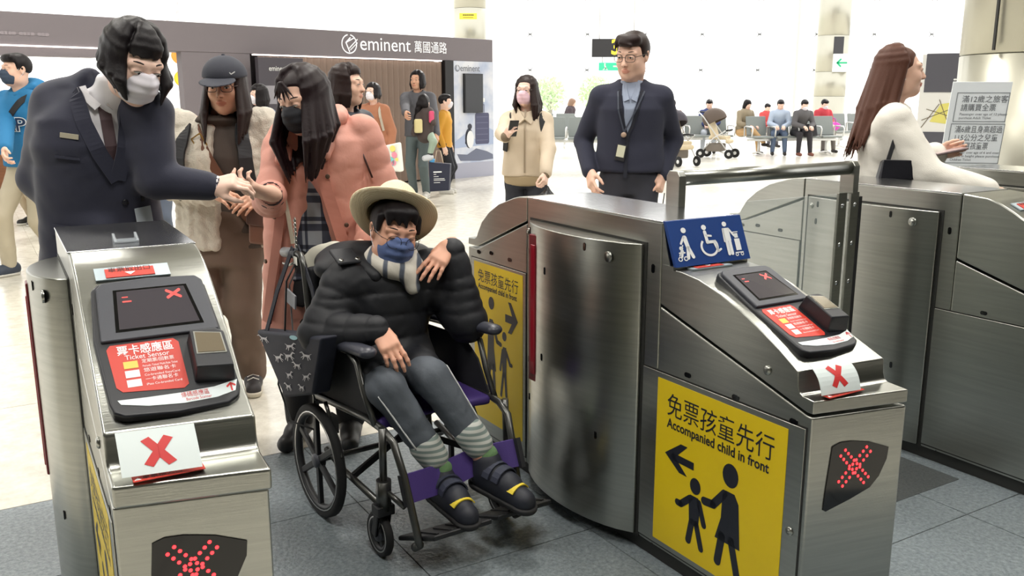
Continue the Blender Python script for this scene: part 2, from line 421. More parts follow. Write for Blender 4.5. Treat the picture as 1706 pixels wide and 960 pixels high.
def gate(label, O, ang, W=.28, dz=0.0, blue=False, sign=True, skew=.06, bulge=.085, red=True, lift=0.0, upos=None, mid=(.59,1.335), left_too=False, group=None, sensor=True, short=False):
    root = empty('ticket_gate', (O[0],O[1],0), R(ang), label, 'ticket gate', group)
    m0, m1 = mid
    sk = lambda u, x: u - (skew*x/W if u < .02 else (skew*.6*x/W if u < .056 else 0))
    def ext(pts, x0=0.0, x1=None):
        x1 = W if x1 is None else x1
        return [(x0, sk(u,x0), z) for u,z in pts], [(x1, sk(u,x1), z) for u,z in pts]
    L0 = dz
    # plinth
    b = MB(); _e = m1-.02 if short else 1.77; b.box((W/2,(.03+_e)/2,.03),(W-.03,_e-.03,.06)); b.build('plinth', steel_dk, root)
    # lower bodies
    b = MB(); b.prism(*ext([(0,.05),(0,.660+L0),(.02,.660+L0),(m0-.001,.826+L0),(m0-.001,.05)])); b.build('near_cabinet', steel, root, bevel=.006)
    if not short: b = MB(); b.prism(*ext([(m1+.001,.05),(m1+.001,.986),(1.715,.837),(1.79,.836),(1.79,.05)])); b.build('far_cabinet', steel, root, bevel=.006)
    b = MB(); b.box((W/2,(m0+m1)/2,(.05+1.078)/2),(W,m1-m0,1.028)); b.build('middle_cabinet', steel, root, bevel=.005)
    b = MB(); b.box((W/2,(m0+m1)/2,1.0795),(W+.004,m1-m0-.002,.005)); b.build('top_plate', steel_top, root, bevel=.002)
    # heads
    if blue or not lift:
        up = [(.02,.668),(0,.668),(0,.702),(.036,.706),(.046,.712),(.052,.726),(.055,.765),(.12,.806),(.2,.849),(.27,.882),(.34,.910),(.43,.936),(.50,.945),(.548,.947),(.567,1.0),(.582,1.06),(m0-.002,1.081),(m0-.002,.834)]
    else:
        up = [(.02,.668),(-.03,.668),(-.03,.715),(.030,.722),(.042,.730),(.050,.745),(.055,.792),(.10,.830),(.16,.879),(.22,.925),(.28,.967),(.34,1.005),(.39,1.034),(.44,1.058),(.49,1.073),(m0-.002,1.081),(m0-.002,.834)]
    up = [(u,z+(L0 if z < .85 and not lift else 0)) for u,z in up]
    b = MB(); b.prism(*ext(up)); b.build('near_head', steel, root, bevel=.007, seg=3, ang=25)
    fh = [(m1+.002,.994),(m1+.002,1.081),(1.40,1.076),(1.435,1.068),(1.546,1.034),(1.62,.995),(1.68,.948),(1.712,.902),(1.722,.884),(1.738,.876),(1.79,.873),(1.793,.844),(1.715,.845)]
    if not short: b = MB(); b.prism(*ext(fh)); b.build('far_head', steel, root, bevel=.005, ang=25)
    # curved door on the lane side
    def door(side):
        xs = 0 if side < 0 else W
        u0, u1 = m0+.078, m1-.035; n = 14; fu = lambda u: u0+(u-.668)/.632*(u1-u0)
        b = MB(); b.box((xs, (u0+u1)/2, .53), (.004, u1-u0+.028, .96)); b.build('door_recess', steel_dk, root)
        arc = []
        for i in range(n+1):
            t = i/n; arc.append((xs+side*(.012+bulge*(1-(2*t-1)**2)**.8), u0+(u1-u0)*t))
        a = [(x,u,.055) for x,u in arc]+[(xs,u1,.055),(xs,u0,.055)]; c = [(x,u,1.004) for x,u in arc]+[(xs,u1,1.004),(xs,u0,1.004)]
        b = MB(); b.prism(a,c); d = b.build('curved_door', steel, root, bevel=.004, ang=50)
        X = lambda u: xs+side*(.012+bulge*(1-(2*(u-u0)/(u1-u0)-1)**2)**.8)
        if side < 0:
            for u,z,v in [(.86,.975,1),(1.235,.975,1),(1.24,.90,1),(1.08,.86,1),(1.10,.55,1),(1.245,.5,1),(.80,.36,1),(1.235,.36,1)]:
                slot(d,fu(u),z,X(fu(u)),True,.006,.014)
            lock(d,fu(.765),.955,X(fu(.765))-.002,.017); lock(d,fu(1.275),.965,X(fu(1.275))-.002,.013)
        if red:
            ur = fu(1.18) if not short else fu(1.02)
            b = MB(); b.box((X(ur), ur,.705),(.012,.052,.53)); rf = b.build('light_strip_frame', mat('dark_red_frame',(110,16,30),.35), d, bevel=.004)
            b = MB(); b.box((X(ur)+side*.004, ur-.002,.70),(.010,.026,.47)); b.build('light_strip', mat('red_lens',(150,20,40),.2,coat=.4), d, bevel=.003)
    door(-1)
    slot(root,m0+.035,.935,-.001,True,.007,.014)
    # framed lower panels
    b = MB(); b.box((.0,.335 if not short else .31,.345),(.003,.645 if not short else .6,.57)); b.build('panel_joint', steel_dk, root)
    b = MB(); b.box((-.001,.335 if not short else .31,.345),(.005,.636 if not short else .592,.56)); b.build('near_panel', steel, root, bevel=.0015)
    lock(root,.045,.335,-.004,.012)
    if not short:
        b = MB(); b.box((.0,1.55,.435),(.003,.425,.73)); b.build('panel_joint', steel_dk, root)
        b = MB(); b.box((-.001,1.55,.435),(.005,.417,.722)); b.build('far_panel', steel, root, bevel=.0015)
        for u,z in [(1.70,.825),(1.60,.835),(1.46,.83)]: slot(root,u,z)
    for u,z in [(.455,.647),(.262,.636),(.058,.632)]: slot(root,u,z+L0)
    b = MB(); b.ell((-.002,.155,.742),(.006,.013,.013),14,8); b.build('dome_bolt', steel, root)
    if sign:
        child_sign(root,min(.592,m0-.01),.07,.082,.608,False)
        if not short: child_sign(root,1.735,1.36,.13,.785,True, bg=yellow_p)
    # traffic light on the front
    FN = lambda e: (lambda s,z: Vector((s*W, -skew*s-e-(0.0), z)))
    F = [(.22,.575),(.30,.584),(.42,.584),(.62,.574),(.83,.552),(.82,.52),(.75,.475),(.66,.447),(.45,.423),(.20,.40),(.17,.405),(.18,.45)]
    b = MB(); b.prism([FN(-.004)(s,z) for s,z in F],[FN(.003)(s,z) for s,z in F]); lp = b.build('signal_window', gloss_black, root)
    b = MB(); c = FN(.004)
    for sgn in (1,-1):
        for i in range(-4,5):
            for j in (-.5,.5):
                s = .47+sgn*i*.034-j*.045; z = .513+i*.0105+sgn*j*.014
                p = c(s,z); b.ell(p,(.0042,.002,.0042),8,5)
    o = b.build('red_led_cross', led, lp); o['kind'] = 'stuff'
    # reader console
    if lift: p0, p1 = Vector((0,.066,.806)), Vector((0,.365,1.026))
    else: p0, p1 = Vector((0,.078,.785+L0)), Vector((0,.425,.940))
    d = (p1-p0); Ln = d.length; d.normalize()
    M = frame((.035 if not lift else .012, p0.y, p0.z), (1,0,0), (0,-d.z,d.y))
    w = W-.06 if not lift else W-.024
    if sensor: reader(root, M, w, Ln)
    # printed stickers of the return slot and the insert slot
    if blue: zt, ut = .9475, .52
    elif lift: zt, ut = 1.0465, .408
    else: zt, ut = .9475, .52
    b = MB(); b.box((W*.42,ut,zt),(W*.55,.045,.004),Matrix.Rotation(0 if blue else .46,3,'X')); rs = b.build('return_slot_plate', mat('pale_plate',(190,205,212),.4,.5), root)
    b = MB(); b.box((W*.40,ut-.004,zt+(.003 if blue else .0018)),(W*.36,.032,.002),Matrix.Rotation(0 if blue else .46,3,'X')); st = b.build('red_sticker', red_p, rs)
    S = lambda x,y: Vector((W*.40-W*.16+x, ut+.004+y, zt+(.0052 if blue else .0058+.495*(y+.004))))
    text('sticker_lettering','車票取出口',.017,None,mat('dark_red_ink',(70,10,10),.6),st,fn=lambda p:S(p.x,p.y),width=W*.31)
    Fl = Flat(lambda x,y:S(x,y)); Fl.poly([(W*.12,-.009),(W*.2,-.009),(W*.16,-.019)]); Fl.build('pointer', white_p, st)
    # insert slot below the cards
    lz = .7095+L0 if not lift else .7235
    lu = 0 if not lift else -.03
    b = MB(); b.box((W*.36,lu+.020-skew*.36,lz),(W*.46,.030,.0016)); st = b.build('insert_slot_sticker', red_p, root)
    S2 = lambda x,y: Vector((W*.19+x, lu+.0178-skew*.36+y, lz+.0012))
    text('sticker_lettering','車票插入口',.018,None,mat('dark_red_ink',(70,10,10),.6),st,fn=lambda p:S2(p.x,p.y),width=W*.25)
    Fl = Flat(lambda x,y:S2(x,y)); Fl.poly([(-W*.05,-.008),(-W*.005,-.008),(-W*.027,.004)]); Fl.build('pointer', white_p, st)
    b = MB(); b.box((W*.36,.054,.743+L0+(.02 if lift else 0)),(W*.42,.006,.012)); b.build('ticket_slot', gloss_black, root)
    return root, M

def reader(root, M, w, Ln):
    rd = None
    def P(a,bb,n): return M @ Vector((a*w, bb*Ln, n))
    out = [(.03,.10),(.05,.035),(.12,.005),(.5,-.022),(.88,-.008),(.97,.03),(1.0,.10),(.985,.45),(.95,.90),(.90,.985),(.5,1.01),(.1,.985),(.05,.94),(.0,.55)]
    b = MB(); b.prism([P(a,c,-.006) for a,c in out],[P(a,c,.018) for a,c in out]); rd = b.build('reader_console', black, root, bevel=.006, seg=3, ang=30)
    ins = lambda k: [(.5+(a-.5)*k, .5+(c-.5)*k) for a,c in out]
    up = [(.05,.52),(.955,.52),(.93,.93),(.88,.97),(.5,.985),(.13,.97),(.085,.93)]
    b = MB(); b.prism([P(a,c,.012) for a,c in up],[P(a,c,.026) for a,c in up]); b.build('display_bezel', charcoal, rd, bevel=.004, ang=30)
    def slab(name, pts, n0, n1, m, par, bev=0):
        b = MB(); b.prism([P(a,c,n0) for a,c in pts],[P(a,c,n1) for a,c in pts]); return b.build(name, m, par, bevel=bev)
    slab('screen_frame', [(.17,.575),(.85,.575),(.79,.90),(.21,.90)], .02,.0265, gloss_black, rd)
    sc = slab('screen', [(.20,.592),(.82,.592),(.765,.885),(.235,.885)], .02,.0272, screen_m, rd)
    F = Flat(lambda a,c: P(a,c,.0278)); F.stroke([(.62,.80),(.72,.855)],.022); F.stroke([(.62,.855),(.72,.80)],.022); F.build('display_cross', mat('dim_red_glow',(215,70,66),.4,emit=.6), sc)
    F = Flat(lambda a,c: P(a,c,.0278)); F.stroke([(.27,.80),(.33,.80)],.012); F.stroke([(.27,.835),(.31,.835)],.008); F.build('display_line', mat('dim_red_glow',(215,70,66),.4,emit=.6), sc)
    st = slab('ticket_sensor_sticker', [(.10,.20),(.14,.165),(.58,.135),(.62,.16),(.62,.47),(.585,.50),(.11,.50),(.08,.47)], .014,.0192, red_p, rd)
    T = lambda s0,c0: (lambda p: P(s0+p.x/w, c0+p.y/Ln, .0198))
    text('sensor_lettering','票卡感應區',.0225*w/.22,None,white_p,st,fn=T(.15,.447),width=.42*w,bold=.0004)
    text('sensor_lettering','Ticket Sensor',.0145*w/.22,None,white_p,st,fn=T(.2,.397),width=.33*w)
    for k,(s,c2) in enumerate([('定期票/回數票',.345),('悠遊聯名卡',.28),('一卡通聯名卡',.215)]):
        text('sensor_lettering',s,.0095*w/.22,None,white_p,st,fn=T(.315,c2+.014),width=.24*w)
        text('sensor_lettering',['Periodic Ticket/ Multi-Ride Ticket','Co-branded EasyCard','iPass Co-branded Card'][k],.0066*w/.22,None,white_p,st,fn=T(.315,c2-.02),width=.26*w)
        F = Flat(lambda a,c: P(a,c,.0198)); F.poly([(.18,c2-.025),(.285,c2-.025),(.285,c2+.025),(.18,c2+.025)])
        ic = F.build('card_icon', mat('card_icon_%d'%k,[(226,200,90),(230,232,235),(225,238,235)][k],.5), st)
    # barcode scanner block
    q = [(.665,.155),(.975,.13),(.965,.44),(.90,.47),(.68,.47)]; q2 = [(.675,.18),(.955,.16),(.95,.42),(.89,.45),(.69,.45)]
    b = MB(); b.prism([P(a,c,.01) for a,c in q],[P(a,c,.062) for a,c in q2]); sb = b.build('barcode_scanner', black, rd, bevel=.004)
    slab2 = [(.70,.27),(.93,.255),(.925,.405),(.715,.435)]
    b = MB(); b.prism([P(a,c,.058) for a,c in slab2],[P(a,c,.0632) for a,c in slab2]); fr = b.build('scanner_frame', steel, sb)
    k3 = [(.5*(a-.815)*1.8+.815,.5*(c-.345)*1.8+.345) for a,c in slab2]
    b = MB(); b.prism([P(a,c,.06) for a,c in k3],[P(a,c,.0642) for a,c in k3]); b.build('scanner_glass', mat('scanner_glass',(120,110,92),.1,coat=.5), fr)
    # white strip
    ws = [(.09,.115),(.10,.075),(.3,.045),(.55,.03),(.8,.035),(.95,.065),(.985,.135),(.93,.115),(.7,.095),(.4,.09)]
    s = slab('scanner_strip', [(.09,.115),(.11,.085),(.3,.05),(.55,.032),(.8,.038),(.95,.065),(.985,.14),(.8,.112),(.55,.105),(.3,.108)], .014,.0193, mat('white_strip',(226,236,238),.4), rd)
    text('strip_lettering','條碼感應區',.0125*w/.22,None,redx,s,fn=T(.54,.083),width=.21*w)
    text('strip_lettering','Barcode Scanner',.0085*w/.22,None,redx,s,fn=T(.57,.052),width=.19*w)
    F = Flat(lambda a,c: P(a,c,.0198)); F.stroke([(.925,.07),(.925,.112)],.014); F.stroke([(.895,.098),(.925,.118),(.955,.102)],.014); F.build('arrow', redx, s)
    return rd

NEAR = 'steel ticket gates at the station entrance'
gR, MR = gate('steel wide-lane ticket gate with blue wheelchair plate, right of the wheelchair', (.748,2.119), 31.2, W=.285, blue=True)
p3 = gp(0,1.46)
g3, _ = gate('plain steel ticket gate behind the glass barrier at the right', (p3.x,p3.y), 31.2, W=.30, sign=False, bulge=.03, red=False, lift=.05)
p4 = gp(.02,2.62)
g4, _ = gate('furthest steel ticket gate at the right edge, in front of the fare notice', (p4.x,p4.y), 31.2, W=.30, sign=False, bulge=.03, red=False, sensor=False, lift=.05)
gL, ML = gate('steel ticket gate nearest the camera at the left with a card reader', (-.778,1.621), 29.75, W=.29, lift=.05, mid=(.55,1.018), bulge=.075, short=True)

# blue pictogram plate on the right gate
def plate_fn(e):
    W = .285
    def fn(x, y):          # x 0..1 across, y 0..1 up
        t = y; u = .530+.054*t ; z = .955+.128*t
        return Vector((-.004+(W+.012)*x, u-e, z))
    return fn
b = MB(); f0, f1 = plate_fn(0), plate_fn(.012); n = 10
for i in range(n):
    y0,y1 = i/n,(i+1)/n
    b.prism([f0(0,y0),f0(1,y0),f0(1,y1),f0(0,y1)],[f1(0,y0),f1(1,y0),f1(1,y1),f1(0,y1)],closed=True)
bp = b.build('blue_plate', blue_p, gR, label='blue plate with white stroller, wheelchair and luggage symbols')
b = MB(); b.prism([f0(0,0)+Vector((0,.0,-.012)),f0(1,0)+Vector((0,0,-.012)),f0(1,0),f0(0,0)],[v+Vector((0,.05,0)) for v in (f0(0,0)+Vector((0,.0,-.012)),f0(1,0)+Vector((0,0,-.012)),f0(1,0),f0(0,0))]); b.build('plate_lip', steel, gR)
f2 = plate_fn(.0135); asp = .297/.165
F = Flat(lambda x,y: f2(x/asp, y)); L_ = lambda L: [(a,c) for a,c in L]
# stroller pusher
F.disc(.34,.78,.06); F.stroke([(.33,.62),(.36,.42)],.10,.09); F.stroke([(.31,.64),(.22,.50)],.05); F.stroke([(.36,.40),(.32,.18)],.075); F.stroke([(.37,.40),(.44,.19)],.075)
F.disc(.20,.40,.045); F.stroke([(.14,.30),(.26,.30)],.035); F.stroke([(.25,.46),(.13,.24)],.025); F.stroke([(.22,.34),(.18,.22)],.05); F.ring(.13,.17,.04,.02); F.ring(.26,.17,.04,.02)
F.build('stroller_symbol', white_p, bp)
F = Flat(lambda x,y: f2(x/asp, y))
F.disc(.83,.80,.058); F.stroke([(.83,.70),(.845,.47)],.075); F.stroke([(.845,.47),(1.0,.47)],.065); F.stroke([(.84,.62),(.96,.60)],.045); F.stroke([(1.0,.47),(1.06,.26)],.06); F.stroke([(1.06,.25),(1.13,.29)],.045)
F.ring(.87,.37,.19,.05,135,400); F.build('wheelchair_symbol', white_p, bp)
F = Flat(lambda x,y: f2(x/asp, y))
F.disc(1.34,.83,.055); F.poly([(1.27,.74),(1.42,.74),(1.43,.45),(1.26,.45)]); F.stroke([(1.28,.72),(1.265,.45)],.045); F.stroke([(1.41,.72),(1.52,.55)],.045); F.stroke([(1.31,.46),(1.31,.16)],.07); F.stroke([(1.385,.46),(1.385,.16)],.07)
F.poly([(1.50,.22),(1.63,.22),(1.63,.48),(1.50,.48)]); F.poly([(1.52,.50),(1.61,.50),(1.61,.60),(1.52,.60)]); F.stroke([(1.47,.17),(1.65,.17)],.025); F.ring(1.49,.13,.03,.018); F.ring(1.62,.13,.03,.018); F.stroke([(1.50,.63),(1.62,.63)],.02)
F.build('luggage_symbol', white_p, bp)

# paper notices with red crosses
def paper(label, root, x0, x1, u0, z0, u1, z1, bow, skewz=0.0):
    M = root.matrix_basis.copy()
    n = 8; v=[];f=[]
    t = empty('paper_notice', M @ Vector(((x0+x1)/2,u0,z0)), root.rotation_euler.z, label, 'paper notice')
    c = Vector(((x0+x1)/2,u0,z0))
    def S(a,s,e=0.0):
        nrm = Vector((0,-(z1-z0),(u1-u0))).normalized()
        p = Vector((x0+(x1-x0)*a, u0+(u1-u0)*s, z0+(z1-z0)*s)) + nrm*(bow*math.sin(PI*s)*.8 + e) + Vector((0,-skewz*a*.9,0))
        return p-c
    b = MB()
    for i in range(n): b.prism([S(0,i/n),S(1,i/n),S(1,(i+1)/n),S(0,(i+1)/n)],[S(0,i/n,.0012),S(1,i/n,.0012),S(1,(i+1)/n,.0012),S(0,(i+1)/n,.0012)])
    b.build('card', mat('paper_white',(222,232,232),.6), t)
    F = Flat(lambda a,s: S(a,s,.002))
    for k in range(8):
        a0,a1 = k/8,(k+1)/8
        F.poly([(.29+.30*a0,.22+.60*a0),(.40+.30*a0,.14+.60*a0),(.40+.30*a1,.14+.60*a1),(.29+.30*a1,.22+.60*a1)])
        F.poly([(.29+.30*a0,.74-.60*a0),(.40+.30*a0,.82-.60*a0),(.40+.30*a1,.82-.60*a1),(.29+.30*a1,.74-.60*a1)])
    F.build('red_cross', redx, t)
bpy.context.view_layer.update()
paper('curled white paper with a red cross over the slot of the right gate', gR, .025, .150, .012-.012, .713, .050, .785, .014, .02)
paper('flat white card with a red cross over the slot of the left gate', gL, .02, .165, -.034, .731, .030, .800, .002, .02)

_p = gL.matrix_basis @ Vector((.14,.649,1.082))
t = empty('acrylic_tray', _p, R(29.75), 'small clear acrylic tray on the top plate of the left gate', 'tray')
_ac = mat('clear_acrylic', (225,232,238), .06, alpha=.35, coat=.6)
b = MB(); b.box((0,0,.003),(.058,.046,.005)); b.build('tray_base', _ac, t, bevel=.001)
for _x in (-.026,.026):
    b = MB(); b.prism([(_x-.003,-.022,.0055),(_x-.003,.022,.0055),(_x-.003,.022,.020),(_x-.003,-.018,.008)],[(_x+.003,-.022,.0055),(_x+.003,.022,.0055),(_x+.003,.022,.020),(_x+.003,-.018,.008)]); b.build('tray_side', _ac, t)
b = MB(); b.box((0,-.020,.008),(.046,.004,.006)); b.build('tray_lip', _ac, t)
# ---- glass barrier with hand rail between the right gates
gb = empty('glass_barrier', gp(.86,.70), MANG, 'glass barrier panel with a round steel hand rail between the two right gates', 'barrier')
b = MB(); b.cyl((-.42,0,1.172),(.455,0,1.172),.026,n=20); b.build('hand_rail', steel, gb)
for x in (-.43,.44):
    b = MB(); b.prism([(x,-.033,1.075),(x,.033,1.075),(x,.033,1.18),(x,.02,1.198),(x,-.02,1.198),(x,-.033,1.18)],[(x+.03,-.033,1.075),(x+.03,.033,1.075),(x+.03,.033,1.18),(x+.03,.02,1.198),(x+.03,-.02,1.198),(x+.03,-.033,1.18)])
    b.build('rail_end_plate', steel, gb, bevel=.003)
gl = mat('barrier_glass', (225,240,238), .03, alpha=.14, spec=.5)
b = MB(); b.box((.03,0,.60),(.86,.012,.95)); b.build('glass_panel', gl, gb)
for x in (.405,.475):
    b = MB(); b.box((x,-.012,.585),(.046,.012,.99)); st = b.build('clamp_strip', steel, gb, bevel=.002)
    for k in range(7):
        b = MB(); b.lathe([(0,.003),(.005,.003),(.006,.001),(.009,.001),(.009,-.002)],12,(x,-.018,1.03-k*.15),(0,-1,0)); b.build('screw', steel_top, st)
b = MB(); b.box((.51,0,.56),(.02,.03,1.0)); b.build('dark_seal', rubber, gb)
b = MB(); b.box((.44,.012,.04),(.12,.10,.08)); b.build('floor_shoe', steel, gb)

# ================================================================ IMPLICIT-SURFACE TOOLKIT (bodies, clothes, hair)
F32 = np.float32
def V3(*a): return np.array(a if len(a) == 3 else a[0], dtype=float)
def unit(v): v = np.array(v, float); return v/max(np.linalg.norm(v), 1e-9)
def rotz(a): c,s = math.cos(a),math.sin(a); return np.array([[c,-s,0],[s,c,0],[0,0,1.]])
def rotx(a): c,s = math.cos(a),math.sin(a); return np.array([[1.,0,0],[0,c,-s],[0,s,c]])
def roty(a): c,s = math.cos(a),math.sin(a); return np.array([[c,0,s],[0,1.,0],[-s,0,c]])
def smin(a, b, k):
    if k <= 0: return np.minimum(a, b)
    h = np.maximum(k-np.abs(a-b), 0)/k
    return np.minimum(a, b) - h*h*k*.25
def smax(a, b, k): return -smin(-a, -b, k)
class Pr:
    """one primitive: fn(X,Y,Z)->d, bounds, op (u/s/i), blend k"""
    def __init__(s, fn, lo, hi, op='u', k=.02): s.fn=fn; s.lo=np.array(lo,float); s.hi=np.array(hi,float); s.op=op; s.k=k
    def sub(s, k=None): return Pr(s.fn,s.lo,s.hi,'s',s.k if k is None else k)
    def cut(s, k=None): return Pr(s.fn,s.lo,s.hi,'i',s.k if k is None else k)
def rc(a, b, ra, rb=None, k=.02, ripple=None, flat=None):
    a=V3(a); b=V3(b); rb = ra if rb is None else rb; ba=b-a; bb=max(float(ba@ba),1e-9); L=math.sqrt(bb)
    fl = None
    if flat is not None: n=unit(flat[:3]); fs=flat[3]; fl=(n,fs)
    def fn(X,Y,Z):
        px,py,pz=X-F32(a[0]),Y-F32(a[1]),Z-F32(a[2])
        t=np.clip((px*F32(ba[0])+py*F32(ba[1])+pz*F32(ba[2]))/F32(bb),0,1)
        qx,qy,qz=px-t*F32(ba[0]),py-t*F32(ba[1]),pz-t*F32(ba[2])
        r=F32(ra)+F32(rb-ra)*t
        if ripple: r = r-F32(ripple[1])*(1-np.abs(np.sin(F32(PI*ripple[0])*t+F32(.3)))**F32(.4))
        if fl:
            n,fs=fl; c=qx*F32(n[0])+qy*F32(n[1])+qz*F32(n[2]); e=F32(1/fs**2-1)
            d=np.sqrt(np.maximum(qx*qx+qy*qy+qz*qz+c*c*e,0)); return (d-r)*F32(.5+.5*fs)
        return np.sqrt(qx*qx+qy*qy+qz*qz)-r
    m=max(ra,rb); return Pr(fn,np.minimum(a,b)-m,np.maximum(a,b)+m,'u',k)
def el(c, r, k=.02, M=None):
    c=V3(c); r=V3(r); m=max(r)
    def fn(X,Y,Z):
        x,y,z=X-F32(c[0]),Y-F32(c[1]),Z-F32(c[2])
        if M is not None:
            x,y,z=(x*F32(M[0,i])+y*F32(M[1,i])+z*F32(M[2,i]) for i in range(3))
        k0=np.sqrt((x/F32(r[0]))**2+(y/F32(r[1]))**2+(z/F32(r[2]))**2)
        k1=np.sqrt((x/F32(r[0]**2))**2+(y/F32(r[1]**2))**2+(z/F32(r[2]**2))**2)+F32(1e-6)
        return k0*(k0-1)/k1
    e = r if M is None else np.array([m]*3)
    return Pr(fn,c-e,c+e,'u',k)
def bx(c, half, rad=.005, k=.01, M=None):
    c=V3(c); hf=V3(half)-rad
    def fn(X,Y,Z):
        x,y,z=X-F32(c[0]),Y-F32(c[1]),Z-F32(c[2])
        if M is not None:
            x,y,z=(x*F32(M[0,i])+y*F32(M[1,i])+z*F32(M[2,i]) for i in range(3))
        x,y,z=np.abs(x)-F32(hf[0]),np.abs(y)-F32(hf[1]),np.abs(z)-F32(hf[2])
        return np.sqrt(np.maximum(x,0)**2+np.maximum(y,0)**2+np.maximum(z,0)**2)+np.minimum(np.maximum(x,np.maximum(y,z)),0)-F32(rad)
    e = V3(half) if M is None else np.array([np.linalg.norm(V3(half))]*3)
    return Pr(fn,c-e,c+e,'u',k)
def plane(p, n, k=.01):
    """half space on the side n points away from (keeps the -n side when cut)"""
    p=V3(p); n=unit(n); q=float(p@n)
    return Pr(lambda X,Y,Z: X*F32(n[0])+Y*F32(n[1])+Z*F32(n[2])-F32(q), p-9, p+9, 'i', k)
def vloft(rows, yaw=0.0, k=.03, ex=2.3):
    """stack of ellipses: rows (z, cx, cy, rx, ry), world axes turned by yaw"""
    rows=sorted(rows); z=np.array([r[0] for r in rows]); A=np.array([r[1:] for r in rows]); c,s=math.cos(yaw),math.sin(yaw)
    def fn(X,Y,Z):
        zz=Z.reshape(-1) if Z.ndim==3 and Z.shape[0]==1 and Z.shape[1]==1 else None
        f=lambda i: np.interp(zz if zz is not None else Z, z, A[:,i]).astype(F32)
        cx,cy,rx,ry=(f(i) for i in range(4))
        if zz is not None: cx,cy,rx,ry=(q[None,None,:] for q in (cx,cy,rx,ry))
        x,y=X-cx,Y-cy; a=np.abs(x*F32(c)+y*F32(s)); b=np.abs(-x*F32(s)+y*F32(c))
        g=((a/rx)**ex+(b/ry)**ex)**F32(1/ex)
        d=(g-1)*np.minimum(rx,ry)*F32(.95)
        return smax(d, np.maximum(F32(z[0])-Z, Z-F32(z[-1])), .015)
    m=max(max(r[3],r[4]) for r in rows); xs=[r[1] for r in rows]; ys=[r[2] for r in rows]
    return Pr(fn,(min(xs)-m,min(ys)-m,z[0]),(max(xs)+m,max(ys)+m,z[-1]),'u',k)
def grp(prims, c, M, s=1.0, lo=(-.2,)*3, hi=(.2,)*3, k=.02, disp=None):
    """composite evaluated in a local frame (columns of M are its axes)"""
    c=V3(c)
    def fn(X,Y,Z):
        X,Y,Z=np.broadcast_arrays(X,Y,Z)
        px,py,pz=(X-F32(c[0]))/F32(s),(Y-F32(c[1]))/F32(s),(Z-F32(c[2]))/F32(s)
        x,y,z=(px*F32(M[0,i])+py*F32(M[1,i])+pz*F32(M[2,i]) for i in range(3))
        D=None
        for p in prims:
            d=p.fn(x,y,z)
            if D is None: D=d
            elif p.op=='u': D=smin(D,d,p.k)
            elif p.op=='s': D=smax(D,-d,p.k)
            else: D=smax(D,d,p.k)
        if disp: D=D-disp(x,y,z)
        return D*F32(s)
    cor=np.array([[x,y,z] for x in (lo[0],hi[0]) for y in (lo[1],hi[1]) for z in (lo[2],hi[2])])*s@M.T+c
    return Pr(fn,cor.min(0),cor.max(0),'u',k)
def folds(amp, f, seed=0.0, st=(1,1,1)):
    """cloth creases: soft bulges between sharp valleys, running diagonally"""
    def fn(X,Y,Z):
        x,y,z=X*F32(st[0]),Y*F32(st[1]),Z*F32(st[2])
        w=np.sin(F32(f*.33)*(x+y)+F32(seed))*F32(1.3)
        n=np.abs(np.sin(F32(f*.45)*(x*F32(.9)+z*F32(1.1))+w+F32(seed)))+F32(.6)*np.abs(np.sin(F32(f*.8)*(z*F32(.9)-y*F32(.7)-x*F32(.4))+F32(1.6)*np.sin(F32(f*.4)*z+F32(seed*2))))
        return F32(amp*1.5)*(n-F32(1.0))
    return fn
def quilt(period, amp, z0=0.0, wob=.006):
    def fn(X,Y,Z): return F32(-amp)*(1-np.abs(np.sin(F32(PI/period)*(Z-F32(z0)+F32(wob)*np.sin(X*23+Y*17))))**F32(.35))
    return fn
def strands(c, amp, n, tw=6.0):
    def fn(X,Y,Z):
        t=np.arctan2(Y-F32(c[1]),X-F32(c[0])); return F32(amp)*(np.sin(n*t+F32(tw)*np.sin(Z*9))+F32(.6)*np.sin(2.3*n*t+1+F32(tw)*np.sin(Z*7+2)))
    return fn
